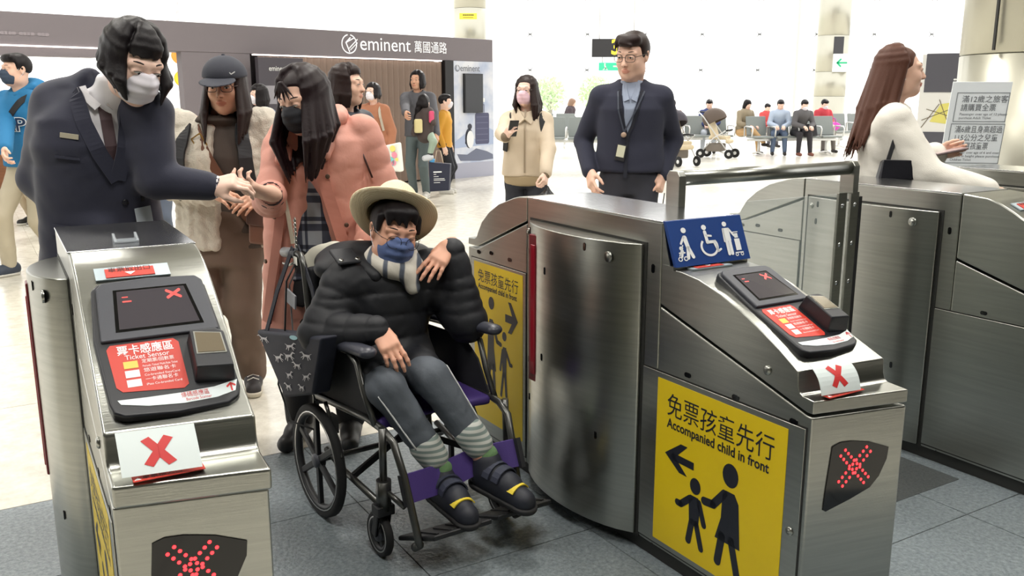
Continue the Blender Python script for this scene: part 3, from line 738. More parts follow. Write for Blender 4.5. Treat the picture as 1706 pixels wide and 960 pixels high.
def sdf_mesh(prims, h, disp=None, lo=None, hi=None):
    """naive surface nets of a list of primitives -> verts (n,3), quads (m,4)"""
    us=[p for p in prims if p.op=='u']
    if lo is None: lo=np.min([p.lo for p in us],axis=0)-3*h
    if hi is None: hi=np.max([p.hi for p in us],axis=0)+3*h
    lo=np.array(lo,float); hi=np.array(hi,float)
    cl=[p for p in prims if p.op=='i' and p.hi[0]-p.lo[0] < 5]
    for p in cl: lo=np.maximum(lo,p.lo-3*h); hi=np.minimum(hi,p.hi+3*h)
    nn=np.maximum(np.ceil((hi-lo)/h).astype(int)+1,4)
    ax=[(lo[i]+h*np.arange(nn[i])).astype(F32) for i in range(3)]
    D=np.full(nn,.08,F32)
    G=(ax[0][:,None,None],ax[1][None,:,None],ax[2][None,None,:])
    for p in prims:
        if p.op=='i':
            D=smax(D,p.fn(*G),p.k); continue
        pad=max(p.k,0)+4*h; sl=[]
        for i in range(3):
            a=int(max(0,math.floor((p.lo[i]-pad-lo[i])/h))); b_=int(min(nn[i],math.ceil((p.hi[i]+pad-lo[i])/h)+1)); sl.append(slice(a,b_))
        if any(q.stop<=q.start for q in sl): continue
        sl=tuple(sl); g=(ax[0][sl[0]][:,None,None],ax[1][sl[1]][None,:,None],ax[2][sl[2]][None,None,:])
        d=p.fn(*g)
        D[sl]=smin(D[sl],d,p.k) if p.op=='u' else smax(D[sl],-d,p.k)
    if disp is not None:
        for f in (disp if isinstance(disp,(list,tuple)) else [disp]): D=D-f(*G).astype(F32)
    for i,e in ((0,0),(0,-1),(1,0),(1,-1),(2,0),(2,-1)):
        s=[slice(None)]*3; s[i]=e; D[tuple(s)]=np.maximum(D[tuple(s)],F32(h*.3))
    S=D<0; c=[np.s_[:-1],np.s_[1:]]
    cnt=sum(S[c[i],c[j],c[k]].astype(np.int8) for i in(0,1) for j in(0,1) for k in(0,1))
    mask=(cnt>0)&(cnt<8); idx=np.argwhere(mask); n=len(idx)
    if n==0: return np.zeros((0,3)),np.zeros((0,4),int)
    ids=np.full(mask.shape,-1,np.int64); ids[mask]=np.arange(n)
    acc=np.zeros((n,3)); w=np.zeros(n); I,J,K=idx.T
    for axis in range(3):
        o1,o2=[a for a in range(3) if a!=axis]
        for p in(0,1):
            for q in(0,1):
                a0=[I.copy(),J.copy(),K.copy()]; a0[o1]+=p; a0[o2]+=q; a1=[x.copy() for x in a0]; a1[axis]+=1
                d0=D[tuple(a0)]; d1=D[tuple(a1)]; m=(d0<0)!=(d1<0)
                t=np.where(m,d0/np.where(m,d0-d1,1),0)
                pt=np.stack(a0,1).astype(float); pt[:,axis]+=t
                acc[m]+=pt[m]; w[m]+=1
    v=lo+h*acc/w[:,None]
    Q=[]
    for axis in range(3):
        o1,o2=(axis+1)%3,(axis+2)%3
        s0=[np.s_[1:-1]]*3; s1=[np.s_[1:-1]]*3; s0[axis]=np.s_[:-1]; s1[axis]=np.s_[1:]
        A_,B_=S[tuple(s0)],S[tuple(s1)]
        for flip,m in ((False,A_&~B_),(True,~A_&B_)):
            e=np.argwhere(m)
            if not len(e): continue
            e[:,o1]+=1; e[:,o2]+=1
            def cell(d1,d2):
                g=e.copy(); g[:,o1]-=d1; g[:,o2]-=d2; return ids[g[:,0],g[:,1],g[:,2]]
            q=np.stack([cell(1,1),cell(0,1),cell(0,0),cell(1,0)],1)
            Q.append(q[:,::-1] if flip else q)
    Q=np.concatenate(Q) if Q else np.zeros((0,4),int); Q=Q[(Q>=0).all(1)]
    if len(Q):
        E_=np.concatenate([Q[:,[0,1]],Q[:,[1,2]],Q[:,[2,3]],Q[:,[3,0]]]); deg=np.bincount(E_.ravel(),minlength=n).astype(float)[:,None]+1e-9
        for lam in (.55,-.56,.55,-.56):
            s=np.stack([np.bincount(E_[:,0],v[E_[:,1],i],n)+np.bincount(E_[:,1],v[E_[:,0],i],n) for i in range(3)],1)
            v=v+lam*(s/deg-v)*(deg>1)
    return v,Q
def quick_mesh(name, v, q, m=None, parent=None, off=(0,0,0), col=None, mats=None, midx=None):
    me=bpy.data.meshes.new(name); n=len(v); k=len(q)
    me.vertices.add(n); me.vertices.foreach_set('co',(np.asarray(v)-np.asarray(off)).astype(F32).ravel())
    me.loops.add(4*k); me.loops.foreach_set('vertex_index',q.ravel().astype(np.int32))
    me.polygons.add(k); me.polygons.foreach_set('loop_start',np.arange(0,4*k,4,dtype=np.int32)); me.polygons.foreach_set('loop_total',np.full(k,4,np.int32))
    me.polygons.foreach_set('use_smooth',np.ones(k,bool))
    for x in (mats or ([m] if m else [])): me.materials.append(x)
    if midx is not None: me.polygons.foreach_set('material_index',np.asarray(midx,np.int32))
    if col is not None:
        a=me.color_attributes.new('tint','FLOAT_COLOR','POINT'); a.data.foreach_set('color',np.asarray(col,F32).ravel())
    me.update(calc_edges=True); me.validate()
    return link(bpy.data.objects.new(name,me),parent)

# ---- anatomy
def ik(a, b, l1, l2, hint):
    a=V3(a); b=V3(b); d=b-a; L=min(np.linalg.norm(d),(l1+l2)*.999); u=unit(d); h=V3(hint)-u*float(V3(hint)@u); h=unit(h)
    x=(l1*l1-l2*l2+L*L)/(2*L); y=math.sqrt(max(l1*l1-x*x,0)); return a+u*x+h*y
def hand(wr, d, n, side, curl=(.5,.5,.5,.55), thumb=.5, s=1.0, tcurl=.4, spread=.06):
    """palm + five fingers; d = towards the fingers, n = back of the hand, side 'R'/'L'"""
    wr=V3(wr); d=unit(d); n=unit(V3(n)-d*float(V3(n)@d)); lat=np.cross(n,d) if side=='R' else np.cross(d,n)
    P=[]; q=lambda a,b_,c: wr+(d*a+lat*b_+n*c)*s
    P.append(rc(q(-.03,0,0),q(.01,0,0),.026*s,.027*s,.015*s,flat=(*n,.8)))
    for b_ in (.026,.009,-.009,-.025): P.append(rc(q(.008,b_*.7,0),q(.080,b_,.002),.0155*s,.0125*s,.014*s))
    P.append(rc(q(.015,.022,-.008),q(.05,.034,-.010),.017*s,.014*s,.015*s))
    base=[(.085,.029),(.090,.0095),(.086,-.0095),(.076,-.027)]; segs=[(.042,.025,.020),(.046,.028,.021),(.043,.026,.020),(.033,.020,.018)]
    for i in range(4):
        p=q(base[i][0]-.012,base[i][1],.001); dd=unit(d+lat*(1.5-i)*spread); c=curl[i]
        for j in range(3):
            ang=c*(.55,.95,.75)[j]; dd=unit(dd*math.cos(ang)-n*math.sin(ang)+0*lat) if j==0 else unit(dd*math.cos(ang)-nn*math.sin(ang))
            nn=unit(np.cross(np.cross(dd,n if j==0 else nn),dd))
            L=segs[i][j]*s+(.012*s if j==0 else 0); p2=p+dd*L
            r0=(.0092,.0082,.0074)[j]*s*(.88 if i==3 else 1); r1=(.0082,.0074,.0062)[j]*s*(.88 if i==3 else 1)
            P.append(rc(p,p2,r0,r1,.005*s if j else .009*s)); p=p2
    p=q(.022,.026,-.010); dd=unit(d*(1-.6*thumb)+lat*thumb*1.0-n*.35)
    for j,(L,r0,r1) in enumerate(((.038,.0125,.0105),(.032,.0102,.009),(.026,.009,.007))):
        p2=p+dd*L*s; P.append(rc(p,p2,r0*s,r1*s,.009*s if j==0 else .005*s)); p=p2
        dd=unit(dd+(-lat*.55*tcurl+d*.25-n*.35*tcurl))
    return P
def head_axes(yaw, pitch=0.0, roll=0.0): return rotz(yaw)@rotx(pitch)@roty(roll)
def head_prims(fem=False, kid=False):
    j=.9 if fem else 1.0
    P=[el((0,.014,.030),(.0745,.092,.084)), el((0,-.022,-.030),(.060*(.97 if fem else 1),.068,.086),.035),
       el((0,-.058,-.090),(.030*j,.028,.024),.030)]
    for s in(-1,1):
        P+=[el((s*.034,-.055,-.026),(.027,.028,.030),.022), el((s*.048*j,-.012,-.070),(.020,.034,.030),.028),
            rc((s*.014,-.083,.027),(s*.046,-.070,.026),.012,.010,.016)]
    P+=[rc((0,-.083,.014),(0,-.104,-.026),.0075,.0115,.012), el((0,-.100,-.031),(.0165,.013,.0095),.008)]
    for s in(-1,1): P.append(el((s*.031,-.101,.006),(.017,.014,.0105)).sub(.014))
    for s in(-1,1): P.append(el((s*.031,-.0795,.006),(.0155,.0125,.0115),.004))
    P+=[el((0,-.089,-.058),(.022,.010,.0062),.006), el((0,-.087,-.0675),(.019,.010,.0068),.006)]
    P.append(bx((0,-.099,-.0627),(.024,.006,.0009),.0006).sub(.003))
    for s in(-1,1):
        P+=[el((s*.0765,.012,.000),(.0085,.019,.031),.010,roty(s*.18)), el((s*.083,.006,.002),(.006,.010,.019)).sub(.006)]
    return P
SKIN = lambda name,rgb: mat(name, rgb, .5, attr='tint', sss=.08, spec=.4)
def head_tint(v, c, M, s, lip=(1,1,1), brow=(.30,.24,.22), browz=.033, blush=1.0, browon=True):
    L=((v-c)@M)/s; col=np.ones((len(v),4),F32); x,y,z=L.T; fr=y<-.045
    m=fr&(np.abs(z+.0627)<.0125)&(np.abs(x)<.023*(1-((z+.0627)/.0125)**2*.7)); col[m,:3]=lip
    if browon:
        zb=browz+.004*np.cos((np.abs(x)-.03)*60)-.10*np.maximum(np.abs(x)-.036,0)
        m=fr&(np.abs(x)>.011)&(np.abs(x)<.048)&(np.abs(z-zb)<.0045); col[m,:3]=brow
    m=fr&(np.abs(x)<.013)&(np.abs(x)>.003)&(np.abs(z+.037)<.0035)&(y<-.09); col[m,:3]=(.45,.33,.3)
    return col
def eyes(root, c, M, s, off, closed=False, look=(0,0)):
    """eyelid line, white and iris of both eyes as one part per eye"""
    wm=mat('eye_white',(214,208,202),.25); im=mat('eye_iris',(34,22,18),.12); lm=mat('eyelash',(28,20,20),.6)
    for sx in(-1,1):
        b=MB(); T=Matrix([[*(M[i]*s),c[i]-off[i]] for i in range(3)]+[[0,0,0,1]]); b.T=T
        if not closed:
            b.cm=0; b.ell((sx*.031,-.0885,.0055),(.0115,.0040,.0042),14,8)
            b.cm=1; b.ell((sx*.031+look[0],-.0915,.0058+look[1]),(.0048,.0018,.0043),12,8)
        b.cm=2; b.tube([(sx*.031+sx*x,-.0925+.004*(x/.0125)**2,(.0100 if not closed else .004)-.004*(x/.0125)**2*(1 if x<0 else .6)) for x in (-.0125,-.007,0,.007,.0135)],.0010,5)
        b.build('eye',None,root,mats=[wm,im,lm])
        b=MB(T); b.tube([(sx*x,-.0905+.9*max(0,x-.018)**1.15,.0290+.0055*math.sin(PI*min(1,(x-.010)/.050))-.03*max(0,x-.036)) for x in (.012,.020,.028,.036,.044,.049)],[.0018,.0030,.0032,.0030,.0024,.0010],6); b.build('eyebrow',mat('brow_dark',(44,32,30),.8),root)
def to_local(v, c, M, s): return (np.asarray(v)*s)@M.T+c
def mask(root, c, M, s, off, m, h=.004, k=1.0, loops=True, pleat=.0012):
    P=[el((0,-.038,-.044),(.0635*k,.076,.074)), el((0,-.088,-.022),(.018,.034,.028),.03), bx((0,-.075,-.050),(.072,.066,.055),.010).cut(.008)]
    f=lambda X,Y,Z: F32(pleat)*np.sin(Z*F32(210))*(np.abs(X)<.05)
    v,q=sdf_mesh(P,h,f); o=quick_mesh('face_mask',to_local(v,c,M,s),q,m,root,off)
    if loops:
        wm=mat('ear_loop_white',(225,225,228),.7)
        b=MB(Matrix([[*(M[i]*s),c[i]-off[i]] for i in range(3)]+[[0,0,0,1]]))
        for sx in(-1,1):
            b.tube([(sx*.058,-.045,-.012),(sx*.072,-.020,.006),(sx*.080,.004,.024),(sx*.081,.020,.010)],.0014,5); b.tube([(sx*.058,-.04,-.085),(sx*.072,-.012,-.050),(sx*.079,.008,-.025),(sx*.081,.020,.010)],.0014,5)
        b.build('ear_loop',wm,o)
    return o
def glasses(root, c, M, s, off, m, round_=False, r=.021, z=.004, y=-.105, wire=.0011, drop=0.0):
    b=MB(Matrix([[*(M[i]*s),c[i]-off[i]] for i in range(3)]+[[0,0,0,1]]))
    for sx in(-1,1):
        n=24; pts=[]
        for i in range(n):
            t=2*PI*i/n; ex=(lambda q:math.copysign(abs(q)**(1 if round_ else .6),q))
            pts.append((sx*.033+r*1.08*ex(math.cos(t)), y+.006*abs(math.cos(t))*0+(.012*((sx*.033+r*math.cos(t))/.06)**2), z-drop+r*(1 if round_ else .78)*ex(math.sin(t))))
        b.tube(pts,wire,6,closed=True)
        b.tube([(sx*.056,y+.012,z+.006-drop),(sx*.070,y+.035,z+.008-drop*.8),(sx*.079,.0,z+.01-drop*.3),(sx*.081,.022,z-.004)],wire,6)
    b.tube([(-.012,y,z+.003-drop),(0,y-.002,z+.006-drop),(.012,y,z+.003-drop)],wire,6)
    o=b.build('glasses',m,root); return o
class Person:
    def __init__(s, label, loc, group=None, name='person', cat='person'):
        s.loc=V3(loc); s.root=empty(name,tuple(loc),0,label,cat,group)
    def part(s, name, prims, m, h=.009, disp=None, parent=None, label=None, **kw):
        v,q=sdf_mesh(prims,h,disp,**kw); o=quick_mesh(name,v,q,m,parent or s.root,s.loc if parent is None else s.loc)
        if label: o['label']=label
        return o
    def body(s, skin, head=None, hands=(), coarse=(), hres=.0048, handres=.0038, fem=False, lip=(.86,.62,.6), neck=None, extra=(), browon=False):
        """continuous skin surface sampled finely at head and hands, coarser under the clothes"""
        V=[];Q=[];C=[];n=0
        def put(v,q,c=None):
            nonlocal n
            V.append(v);Q.append(q+n);C.append(c if c is not None else np.ones((len(v),4),F32));n+=len(v)
        if head:
            c,M,sc=head; P=[grp(head_prims(fem),c,M,sc,(-.1,-.13,-.13),(.1,.12,.125))]
            if neck is not None: P.append(rc(c+M@V3(0,.022,-.06)*sc,neck,.050*sc*(.9 if fem else 1.06),.056*sc*(.9 if fem else 1.06),.03))
            v,q=sdf_mesh(P,hres); put(v,q,head_tint(v,c,M,sc,lip,browon=browon))
        for P in hands: put(*sdf_mesh(list(P),handres))
        if coarse: put(*sdf_mesh(list(coarse),.016))
        for P,hh in extra: put(*sdf_mesh(list(P),hh))
        # tie the sampled regions together under the clothes so that the skin is one surface
        j=len(V)-1-len(extra) if coarse else 0
        offs=np.cumsum([0]+[len(x) for x in V]); br=[]
        for i in range(len(V)):
            if i==j: continue
            c0=V[j].mean(0); a=V[i]; d=((a[:,None,:]-V[j][None,::max(1,len(V[j])//300),:])**2).sum(2); ia,ib=np.unravel_index(d.argmin(),d.shape); ib=ib*max(1,len(V[j])//300)
            e=Q[i]-offs[i]; f=e[(e==ia).any(1)][0]; ia2=[x for x in f if x!=ia][0]
            e=Q[j]-offs[j]; f=e[(e==ib).any(1)][0]; ib2=[x for x in f if x!=ib][0]
            br.append([ia+offs[i],ia2+offs[i],ib2+offs[j],ib+offs[j]])
        if br: Q.append(np.array(br))
        return quick_mesh('body',np.concatenate(V),np.concatenate(Q),skin,s.root,s.loc,np.concatenate(C))
def tube_part(name, pts, r, m, parent, off=(0,0,0), n=8):
    b=MB(); b.tube([tuple(V3(p)-V3(off)) for p in pts],r,n); return b.build(name,m,parent)
def strap(name, pts, w, t, m, parent, off=(0,0,0), normals=None):
    """flat band following points, lying against a surface whose outward normals are given"""
    pts=[V3(p)-V3(off) for p in pts]; k=len(pts); b=MB(); v=[]; f=[]
    for i,p in enumerate(pts):
        d=unit(pts[min(i+1,k-1)]-pts[max(i-1,0)]); nn=unit(V3(normals[i] if normals is not None and len(np.shape(normals))>1 else (normals if normals is not None else (0,-1,0)))); sd=unit(np.cross(d,nn)); nn=np.cross(sd,d)
        v+=[p+sd*w/2+nn*t/2,p-sd*w/2+nn*t/2,p-sd*w/2-nn*t/2,p+sd*w/2-nn*t/2]
    for i in range(k-1):
        for j in range(4): f.append((i*4+j,i*4+(j+1)%4,(i+1)*4+(j+1)%4,(i+1)*4+j))
    f+=[(0,1,2,3),(4*k-1,4*k-2,4*k-3,4*k-4)]
    b.add(v,f); return b.build(name,m,parent)
def shoe_prims(an, d, s=1.0, op=0):
    """shoe around ankle point an (on the floor z=0), toes towards d (2-d)"""
    x,y=an[0],an[1]; z0=an[2] if len(an)>2 else 0; d=unit(V3(d[0],d[1],d[2] if len(d)>2 else 0)); A=V3(x,y,z0)
    up=V3(0,0,1)-d*d[2]; up=unit(up)
    H=A-d*.045*s+up*.045*s; T=A+d*.150*s+up*.034*s; Mi=A+d*.05*s+up*.058*s
    return [rc(H,T,.042*s,.036*s,.02), rc(H+up*.02*s,Mi,.043*s,.038*s,.03), rc(A+up*.06*s-d*.01*s,A+up*.095*s-d*.012*s,.042*s,.043*s,.02), plane(A,-up,.006)]
def sole_prims(an, d, s=1.0, t=.026):
    x,y=an[0],an[1]; z0=an[2] if len(an)>2 else 0; d=unit(V3(d[0],d[1],d[2] if len(d)>2 else 0)); A=V3(x,y,z0); up=unit(V3(0,0,1)-d*d[2])
    H=A-d*.045*s+up*.03*s; T=A+d*.152*s+up*.03*s
    return [rc(H,T,.046*s,.041*s,.02,), plane(A,-up,.004), plane(A+up*t*s,up,.004)]
def torso(c0, c1, z0, z1, w, d, shape=None):
    S = shape or [(0,1,1),(.35,.93,.93),(.70,.97,1.04),(.84,.88,.85),(.93,.58,.62),(1,.33,.5)]
    return [(z0+(z1-z0)*f, c0[0]+(c1[0]-c0[0])*f, c0[1]+(c1[1]-c0[1])*f, w*a, d*b_) for f,a,b_ in S]
def grow(rows, e, zmin=None, zmax=None):
    out=[(z,x,y,a+e,b_+e) for z,x,y,a,b_ in rows]; return out
def at_z(rows, z):
    zs=[r[0] for r in rows]; return [float(np.interp(z,zs,[r[i] for r in rows])) for i in range(1,5)]
def surf(rows, yaw, a, z, e=0.0, back=False, ex=2.3):
    cx,cy,rx,ry=at_z(rows,z); a=max(-rx*.97,min(rx*.97,a)); b_=ry*(1-abs(a/rx)**ex)**(1/ex); s=1 if back else -1
    n=np.array([a/rx**2, s*b_/ry**2]); n=n/max(np.linalg.norm(n),1e-6); q=np.array([a,s*b_])+n*e
    c,si=math.cos(yaw),math.sin(yaw)
    return V3(cx+q[0]*c-q[1]*si, cy+q[0]*si+q[1]*c, z), V3(n[0]*c-n[1]*si, n[0]*si+n[1]*c, 0)
def sband(name, rows, yaw, pts, w, t, m, parent, off, e=.004, back=False, ex=2.3, n=24, free=False):
    """band lying on the torso through (a,z) points"""
    P=[];N=[]; pts=np.array(pts,float); ts=np.linspace(0,len(pts)-1,n)
    for q in ts:
        a=float(np.interp(q,range(len(pts)),pts[:,0])); z=float(np.interp(q,range(len(pts)),pts[:,1])); p,nn=surf(rows,yaw,a,z,e,back,ex); P.append(p);N.append(nn)
    return strap(name,P,w,t,m,parent,off,N)
def arm(sh, elb, wr, r=(.078,.062,.048), k=.05, rip=None):
    return [rc(sh,elb,r[0],r[1],k,ripple=rip), rc(elb,wr,r[1],r[2],.02,ripple=rip)]
def disc_on(rows, yaw, a, z, r, m, name, parent, off, e=.004, t=.003, flat=False):
    p,n=surf(rows,yaw,a,z,e); b=MB(); b.lathe([(0,t),(r*.8,t),(r,t*.5),(r,-t)],14,tuple(p-off),tuple(n)); return b.build(name,m,parent)
def quad_on(rows, yaw, a, z, w, h, m, name, parent, off, e=.004, t=.003, tilt=0.0):
    p,n=surf(rows,yaw,a,z,e); M=frame(p-off,(-n[1],n[0],0),tuple(n)); b=MB(M@Matrix.Rotation(tilt,4,'Z')); b.box((0,0,0),(w,h,t)); return b.build(name,m,parent,bevel=.001)
skin_f=SKIN('skin_fair',(230,188,166)); skin_m=SKIN('skin_tan',(206,160,134)); skin_p=SKIN('skin_pale',(236,200,182))
hair_m=mat('hair_black',(20,15,18),.45,bump=.15,bscale=90,stretch=(6,6,.4),spec=.25)
hair_b=mat('hair_dark_brown',(36,22,20),.45,bump=.15,bscale=90,stretch=(6,6,.4),spec=.25)
hair_l=mat('hair_chestnut',(86,54,42),.48,bump=.2,bscale=90,stretch=(6,6,.4),spec=.25)
def hair_cap(r=(.086,.103,.094), c=(0,.016,.034), face=True, fc=(0,-.105,-.040), fr=(.064,.062,.086), fk=.012):
    P=[el(c,r)]
    if face: P.append(el(fc,fr).sub(fk))
    return P
def shell(top=.128, low=-.105, w=1.0, cut=(.052,.036), ck=.022, lowr=(.080,.085), side=0.0, fy=-.030, back=.02):
    """smooth head of hair around the skull, open over the face: cut = (half width, top of opening)"""
    rows=[(low,0,back,lowr[0]*w,lowr[1]),(low*.5,0,.016,.085*w,.095),(0,0,.014,.0855*w,.101),(.045,0,.014,.0845*w,.102),(.085,0,.014,.072*w,.088),(.108,0,.014,.052*w,.064),(.119,0,.014,.034*w,.041),(top-.001,0,.014,.012,.014)]
    P=[vloft(rows,0,.02,2.1)]
    P.append(el((side,fy-.075,cut[1]-.085),(cut[0]*1.18,.085,.088)).sub(ck)); P.append(bx((side,fy-.10,cut[1]-.23),(cut[0],.10,.15),.03).sub(ck))
    return P
def short_hair(part=.01, front=.055, low=-.045):
    P=[el((0,.018,.036),(.0835,.100,.093)), el((0,-.052,.088),(.055,.040,.026),.03)]
    P+=[bx((0,-.135,front-.20),(.085,.10,.20),.012).sub(.014), bx((0,-.01,-.20),(.12,.045,.175),.01).sub(.015), plane((0,0,low),(0,-.12,-1),.02)]
    return P
class Human(Person):
    def __init__(s, label, loc, yaw, h, top, pants, skin, fem=False, handR=None, handL=None, hints=(None,None), head=(0,0,0), w=.195, d=.125, hem=.80,
                 res=.011, arm_r=(.070,.056,.045), feet=((-.09,0),(.09,0)), maskm=None, shoem=None, tdisp=None, leg_r=(.090,.068,.055), lean=(0,0), hs=1.0,
                 handpose=(.6,.6), hand_d=(None,None), eyes_on=True, tname='jacket', group=None, lip=(.86,.62,.6), legs=True, hres=None, pres=None, shoes=True, neckcut=True, name='person'):
        super().__init__(label, (loc[0],loc[1],0), group, name)
        k=h/1.70; s.k=k; s.yaw=yaw; s.fem=fem; o=s.loc
        sd=V3(math.cos(yaw),math.sin(yaw),0); fw=V3(math.sin(yaw),-math.cos(yaw),0); s.sd=sd; s.fw=fw
        s.L=L=lambda a,f,z: o+sd*a*k+fw*f*k+V3(0,0,z*k)
        lx=V3(*(sd*lean[0]+fw*lean[1]))
        c0=o; c1=o+lx
        s.T=T=torso((c0[0],c0[1]),(c1[0],c1[1]),hem*k,1.445*k,w*k,d*k)
        sw=(.150 if fem else .172)
        shR=L(-sw,0,1.350)+lx; shL=L(sw,0,1.350)+lx
        wR=V3(handR) if handR is not None else L(-.245,.04,.845)+lx*.5
        wL=V3(handL) if handL is not None else L(.245,.04,.845)+lx*.5
        eR=ik(shR,wR,.285*k,.25*k,-fw*1.0-sd*.5 if hints[0] is None else hints[0]); eL=ik(shL,wL,.285*k,.25*k,-fw*1.0+sd*.5 if hints[1] is None else hints[1])
        s.J=dict(shR=shR,shL=shL,eR=eR,eL=eL,wR=wR,wL=wL)
        ar=[r*k for r in arm_r]
        P=[vloft(T,yaw)]+arm(shR,eR,wR,ar,.03)+arm(shL,eL,wL,ar,.03)+[rc(shR+V3(0,0,.01*k),L(-.05,.0,1.405)+lx,ar[0]*.7,.05*k,.05),rc(shL+V3(0,0,.01*k),L(.05,.0,1.405)+lx,ar[0]*.7,.05*k,.05)]
        nb=L(0,0,1.43)+lx
        s.nb=nb
        if neckcut: P.append(el(nb+fw*.03*k+V3(0,0,.035*k),(.066*k,.066*k,.050*k)).sub(.015))
        s.top=s.part(tname,P,top,res,tdisp or folds(.003,26,h*7))
        if legs:
            Q=[vloft([(.80*k,o[0],o[1],.155*k,.11*k),(.90*k,o[0],o[1],.168*k,.118*k),(1.04*k,o[0],o[1],.150*k,.105*k)],yaw)]
            for sx,(fa,ff) in zip((-1,1),feet):
                hp=L(sx*.088,0,.86); an=L(fa,ff-.01,.09); kn=ik(hp,an,.42*k,.40*k,fw); q=an+V3(0,0,-.02)
                Q+=[rc(hp,kn,leg_r[0]*k,leg_r[1]*k,.03),rc(kn,an,leg_r[1]*k,leg_r[2]*k,.02)]
            s.pants=s.part('trousers',Q,pants,pres or res*1.15,folds(.003,30,2))
            if shoes:
                sm=shoem or mat('shoe_black',(26,26,28),.5)
                for fa,ff in feet:
                    a=L(fa,ff,0); sh=s.part('shoe',shoe_prims((a[0],a[1],0),(fw+sd*(fa*.6))[:2],k),sm,.008)
                    s.part('sole',sole_prims((a[0],a[1],0),(fw+sd*(fa*.6))[:2],k),mat('sole_white',(215,213,206),.7),.009,parent=sh)
        s.s=k*hs*(1.0 if fem else 1.03); s.M=head_axes(yaw+head[0],head[1],head[2])
        s.hc=L(0,.025,1.585)+lx+fw*.05*math.sin(head[1])
        H=[]
        for wr,el_,sx,hp,hd in((wR,eR,'R',handpose[0],hand_d[0]),(wL,eL,'L',handpose[1],hand_d[1])):
            d_=unit(wr-el_); dd=unit(d_+V3(0,0,-.25)) if hd is None else V3(hd[0]); nn=(sd*(-1 if sx=='R' else 1)+fw*.5) if hd is None else V3(hd[1])
            c=hp if isinstance(hp,(tuple,list)) else (hp,)*4
            H.append(hand(wr+d_*.012,dd,nn,sx,c,.4,k*(.93 if fem else 1.02))+[rc(wr,wr-d_*.09*k,.027*k,.031*k)])
        far=res>.0105
        coarse=[rc(L(0,0,.95),L(0,-.01,1.28)+lx,.08*k,.07*k),rc(shR,eR,.042*k,.036*k),rc(eR,wR,.035*k,.028*k),rc(shL,eL,.042*k,.036*k),rc(eL,wL,.035*k,.028*k),rc(L(0,-.01,1.28)+lx,nb,.06*k,.045*k),rc(shR,shL,.05*k)]
        s.body(skin,(s.hc,s.M,s.s),H,coarse,hres=hres or (.0068 if far else .005),handres=.0055 if far else .004,fem=fem,neck=nb-V3(0,0,.02)+0*fw,lip=lip)
        if eyes_on: eyes(s.root,s.hc,s.M,s.s,o)
        if maskm: s.mask=mask(s.root,s.hc,s.M,s.s,o,maskm,h=.005)
    def q(s,x,y,z): return s.hc+s.M@V3(x,y,z)*s.s
    def hair(s, prims, m, world=(), h=.0065, disp=None):
        return s.part('hair',[grp(prims,s.hc,s.M,s.s,(-.125,-.15,-.16),(.125,.15,.15))]+list(world),m,h,disp)
def locks(starts, ends, r0=.02, r1=.006, k=.02, sag=.03, mid=None):
    """tapering locks of hair as two-piece capsules"""
    out=[]
    for i,(a,b) in enumerate(zip(starts,ends)):
        a=V3(a); b=V3(b); m=(a+b)/2+(V3(mid) if mid is not None else V3(0,0,sag))
        out+=[rc(a,m,r0,r0*.95,k),rc(m,b,r0*.95,r1,k)]
    return out
def flow_hair(hc, M, s, length, phi0=40, bangs=None, step=6.5, r=.0125, seed=1, part=0.0, fan=.012, drift=(0,0,0), end=(102,88), inward=.0, back_len=None):
    """locks that run from the parting over the skull and then hang down; length = function of the azimuth (0 = face, 180 = back)"""
    rn=random.Random(seed); out=[grp([el((0,.015,.034),(.0775,.0945,.0875)),bx((0,-.128,-.06),(.066,.085,.125),.03).sub(.02)],hc,M,s,(-.1,-.12,-.1),(.1,.13,.14))]
    C=V3(part*.0,.014,.034); rad=V3(.0815,.0985,.0915)
    def pt(th,ph,e=0.0):
        return C+V3((rad[0]+e)*math.sin(th)*math.sin(ph),-(rad[1]+e)*math.sin(th)*math.cos(ph),(rad[2]+e)*math.cos(th))
    W=lambda p: hc+M@p*s
    ph=phi0
    while ph<=360-phi0+1e-6:
        a=R(ph); side=min(ph,360-ph); e=.003*rn.random()-.001
        thE=R(end[0]+(end[1]-end[0])*min(1,(side-phi0)/90))
        P=[]
        for k in range(5):
            th=R(8)+(thE-R(8))*k/4; sw=a
            if side<90: sw=a+(R(90)*(1 if ph<180 else -1)+ (0 if ph<180 else R(360)) - a + (R(0) if ph<180 else R(0)))*(1-k/4)*.55
            p=pt(th,sw,e); p=p+V3(part*(1-k/4)*.6,0,0); P.append(W(p))
        L=length(side)*(1-.10*rn.random()); d=unit(P[-1]-hc); d[2]=0
        q=P[-1]+V3(0,0,-L*.5)+d*fan*(.5+rn.random())+V3(drift)*.4; q2=P[-1]+V3(0,0,-L)+d*(fan*.4-inward)+V3(drift)*(.8+.4*rn.random())
        for u,v,r0,r1 in zip(P[:-1],P[1:],(.7,.9,1,1),(.9,1,1,1)): out.append(rc(u,v,r*r0*s,r*r1*s,.007))
        out.append(rc(P[-1],q,r*s,r*.95*s,.007)); out.append(rc(q,q2,r*.95*s,r*.25*s,.007))
        ph+=step
    if bangs:
        b0,b1,thb=bangs
        p=b0
        while p<=b1:
            a=R(p); P=[W(pt(R(14)+(R(thb-6*rn.random())-R(14))*k/4,a*(.55+.45*k/4),.002)+V3(part*(1-k/4)*.6,0,0)) for k in range(5)]
            for k in range(4): out.append(rc(P[k],P[k+1],r*.9*s,r*(.9 if k<3 else .3)*s,.006))
            p+=7
    return out

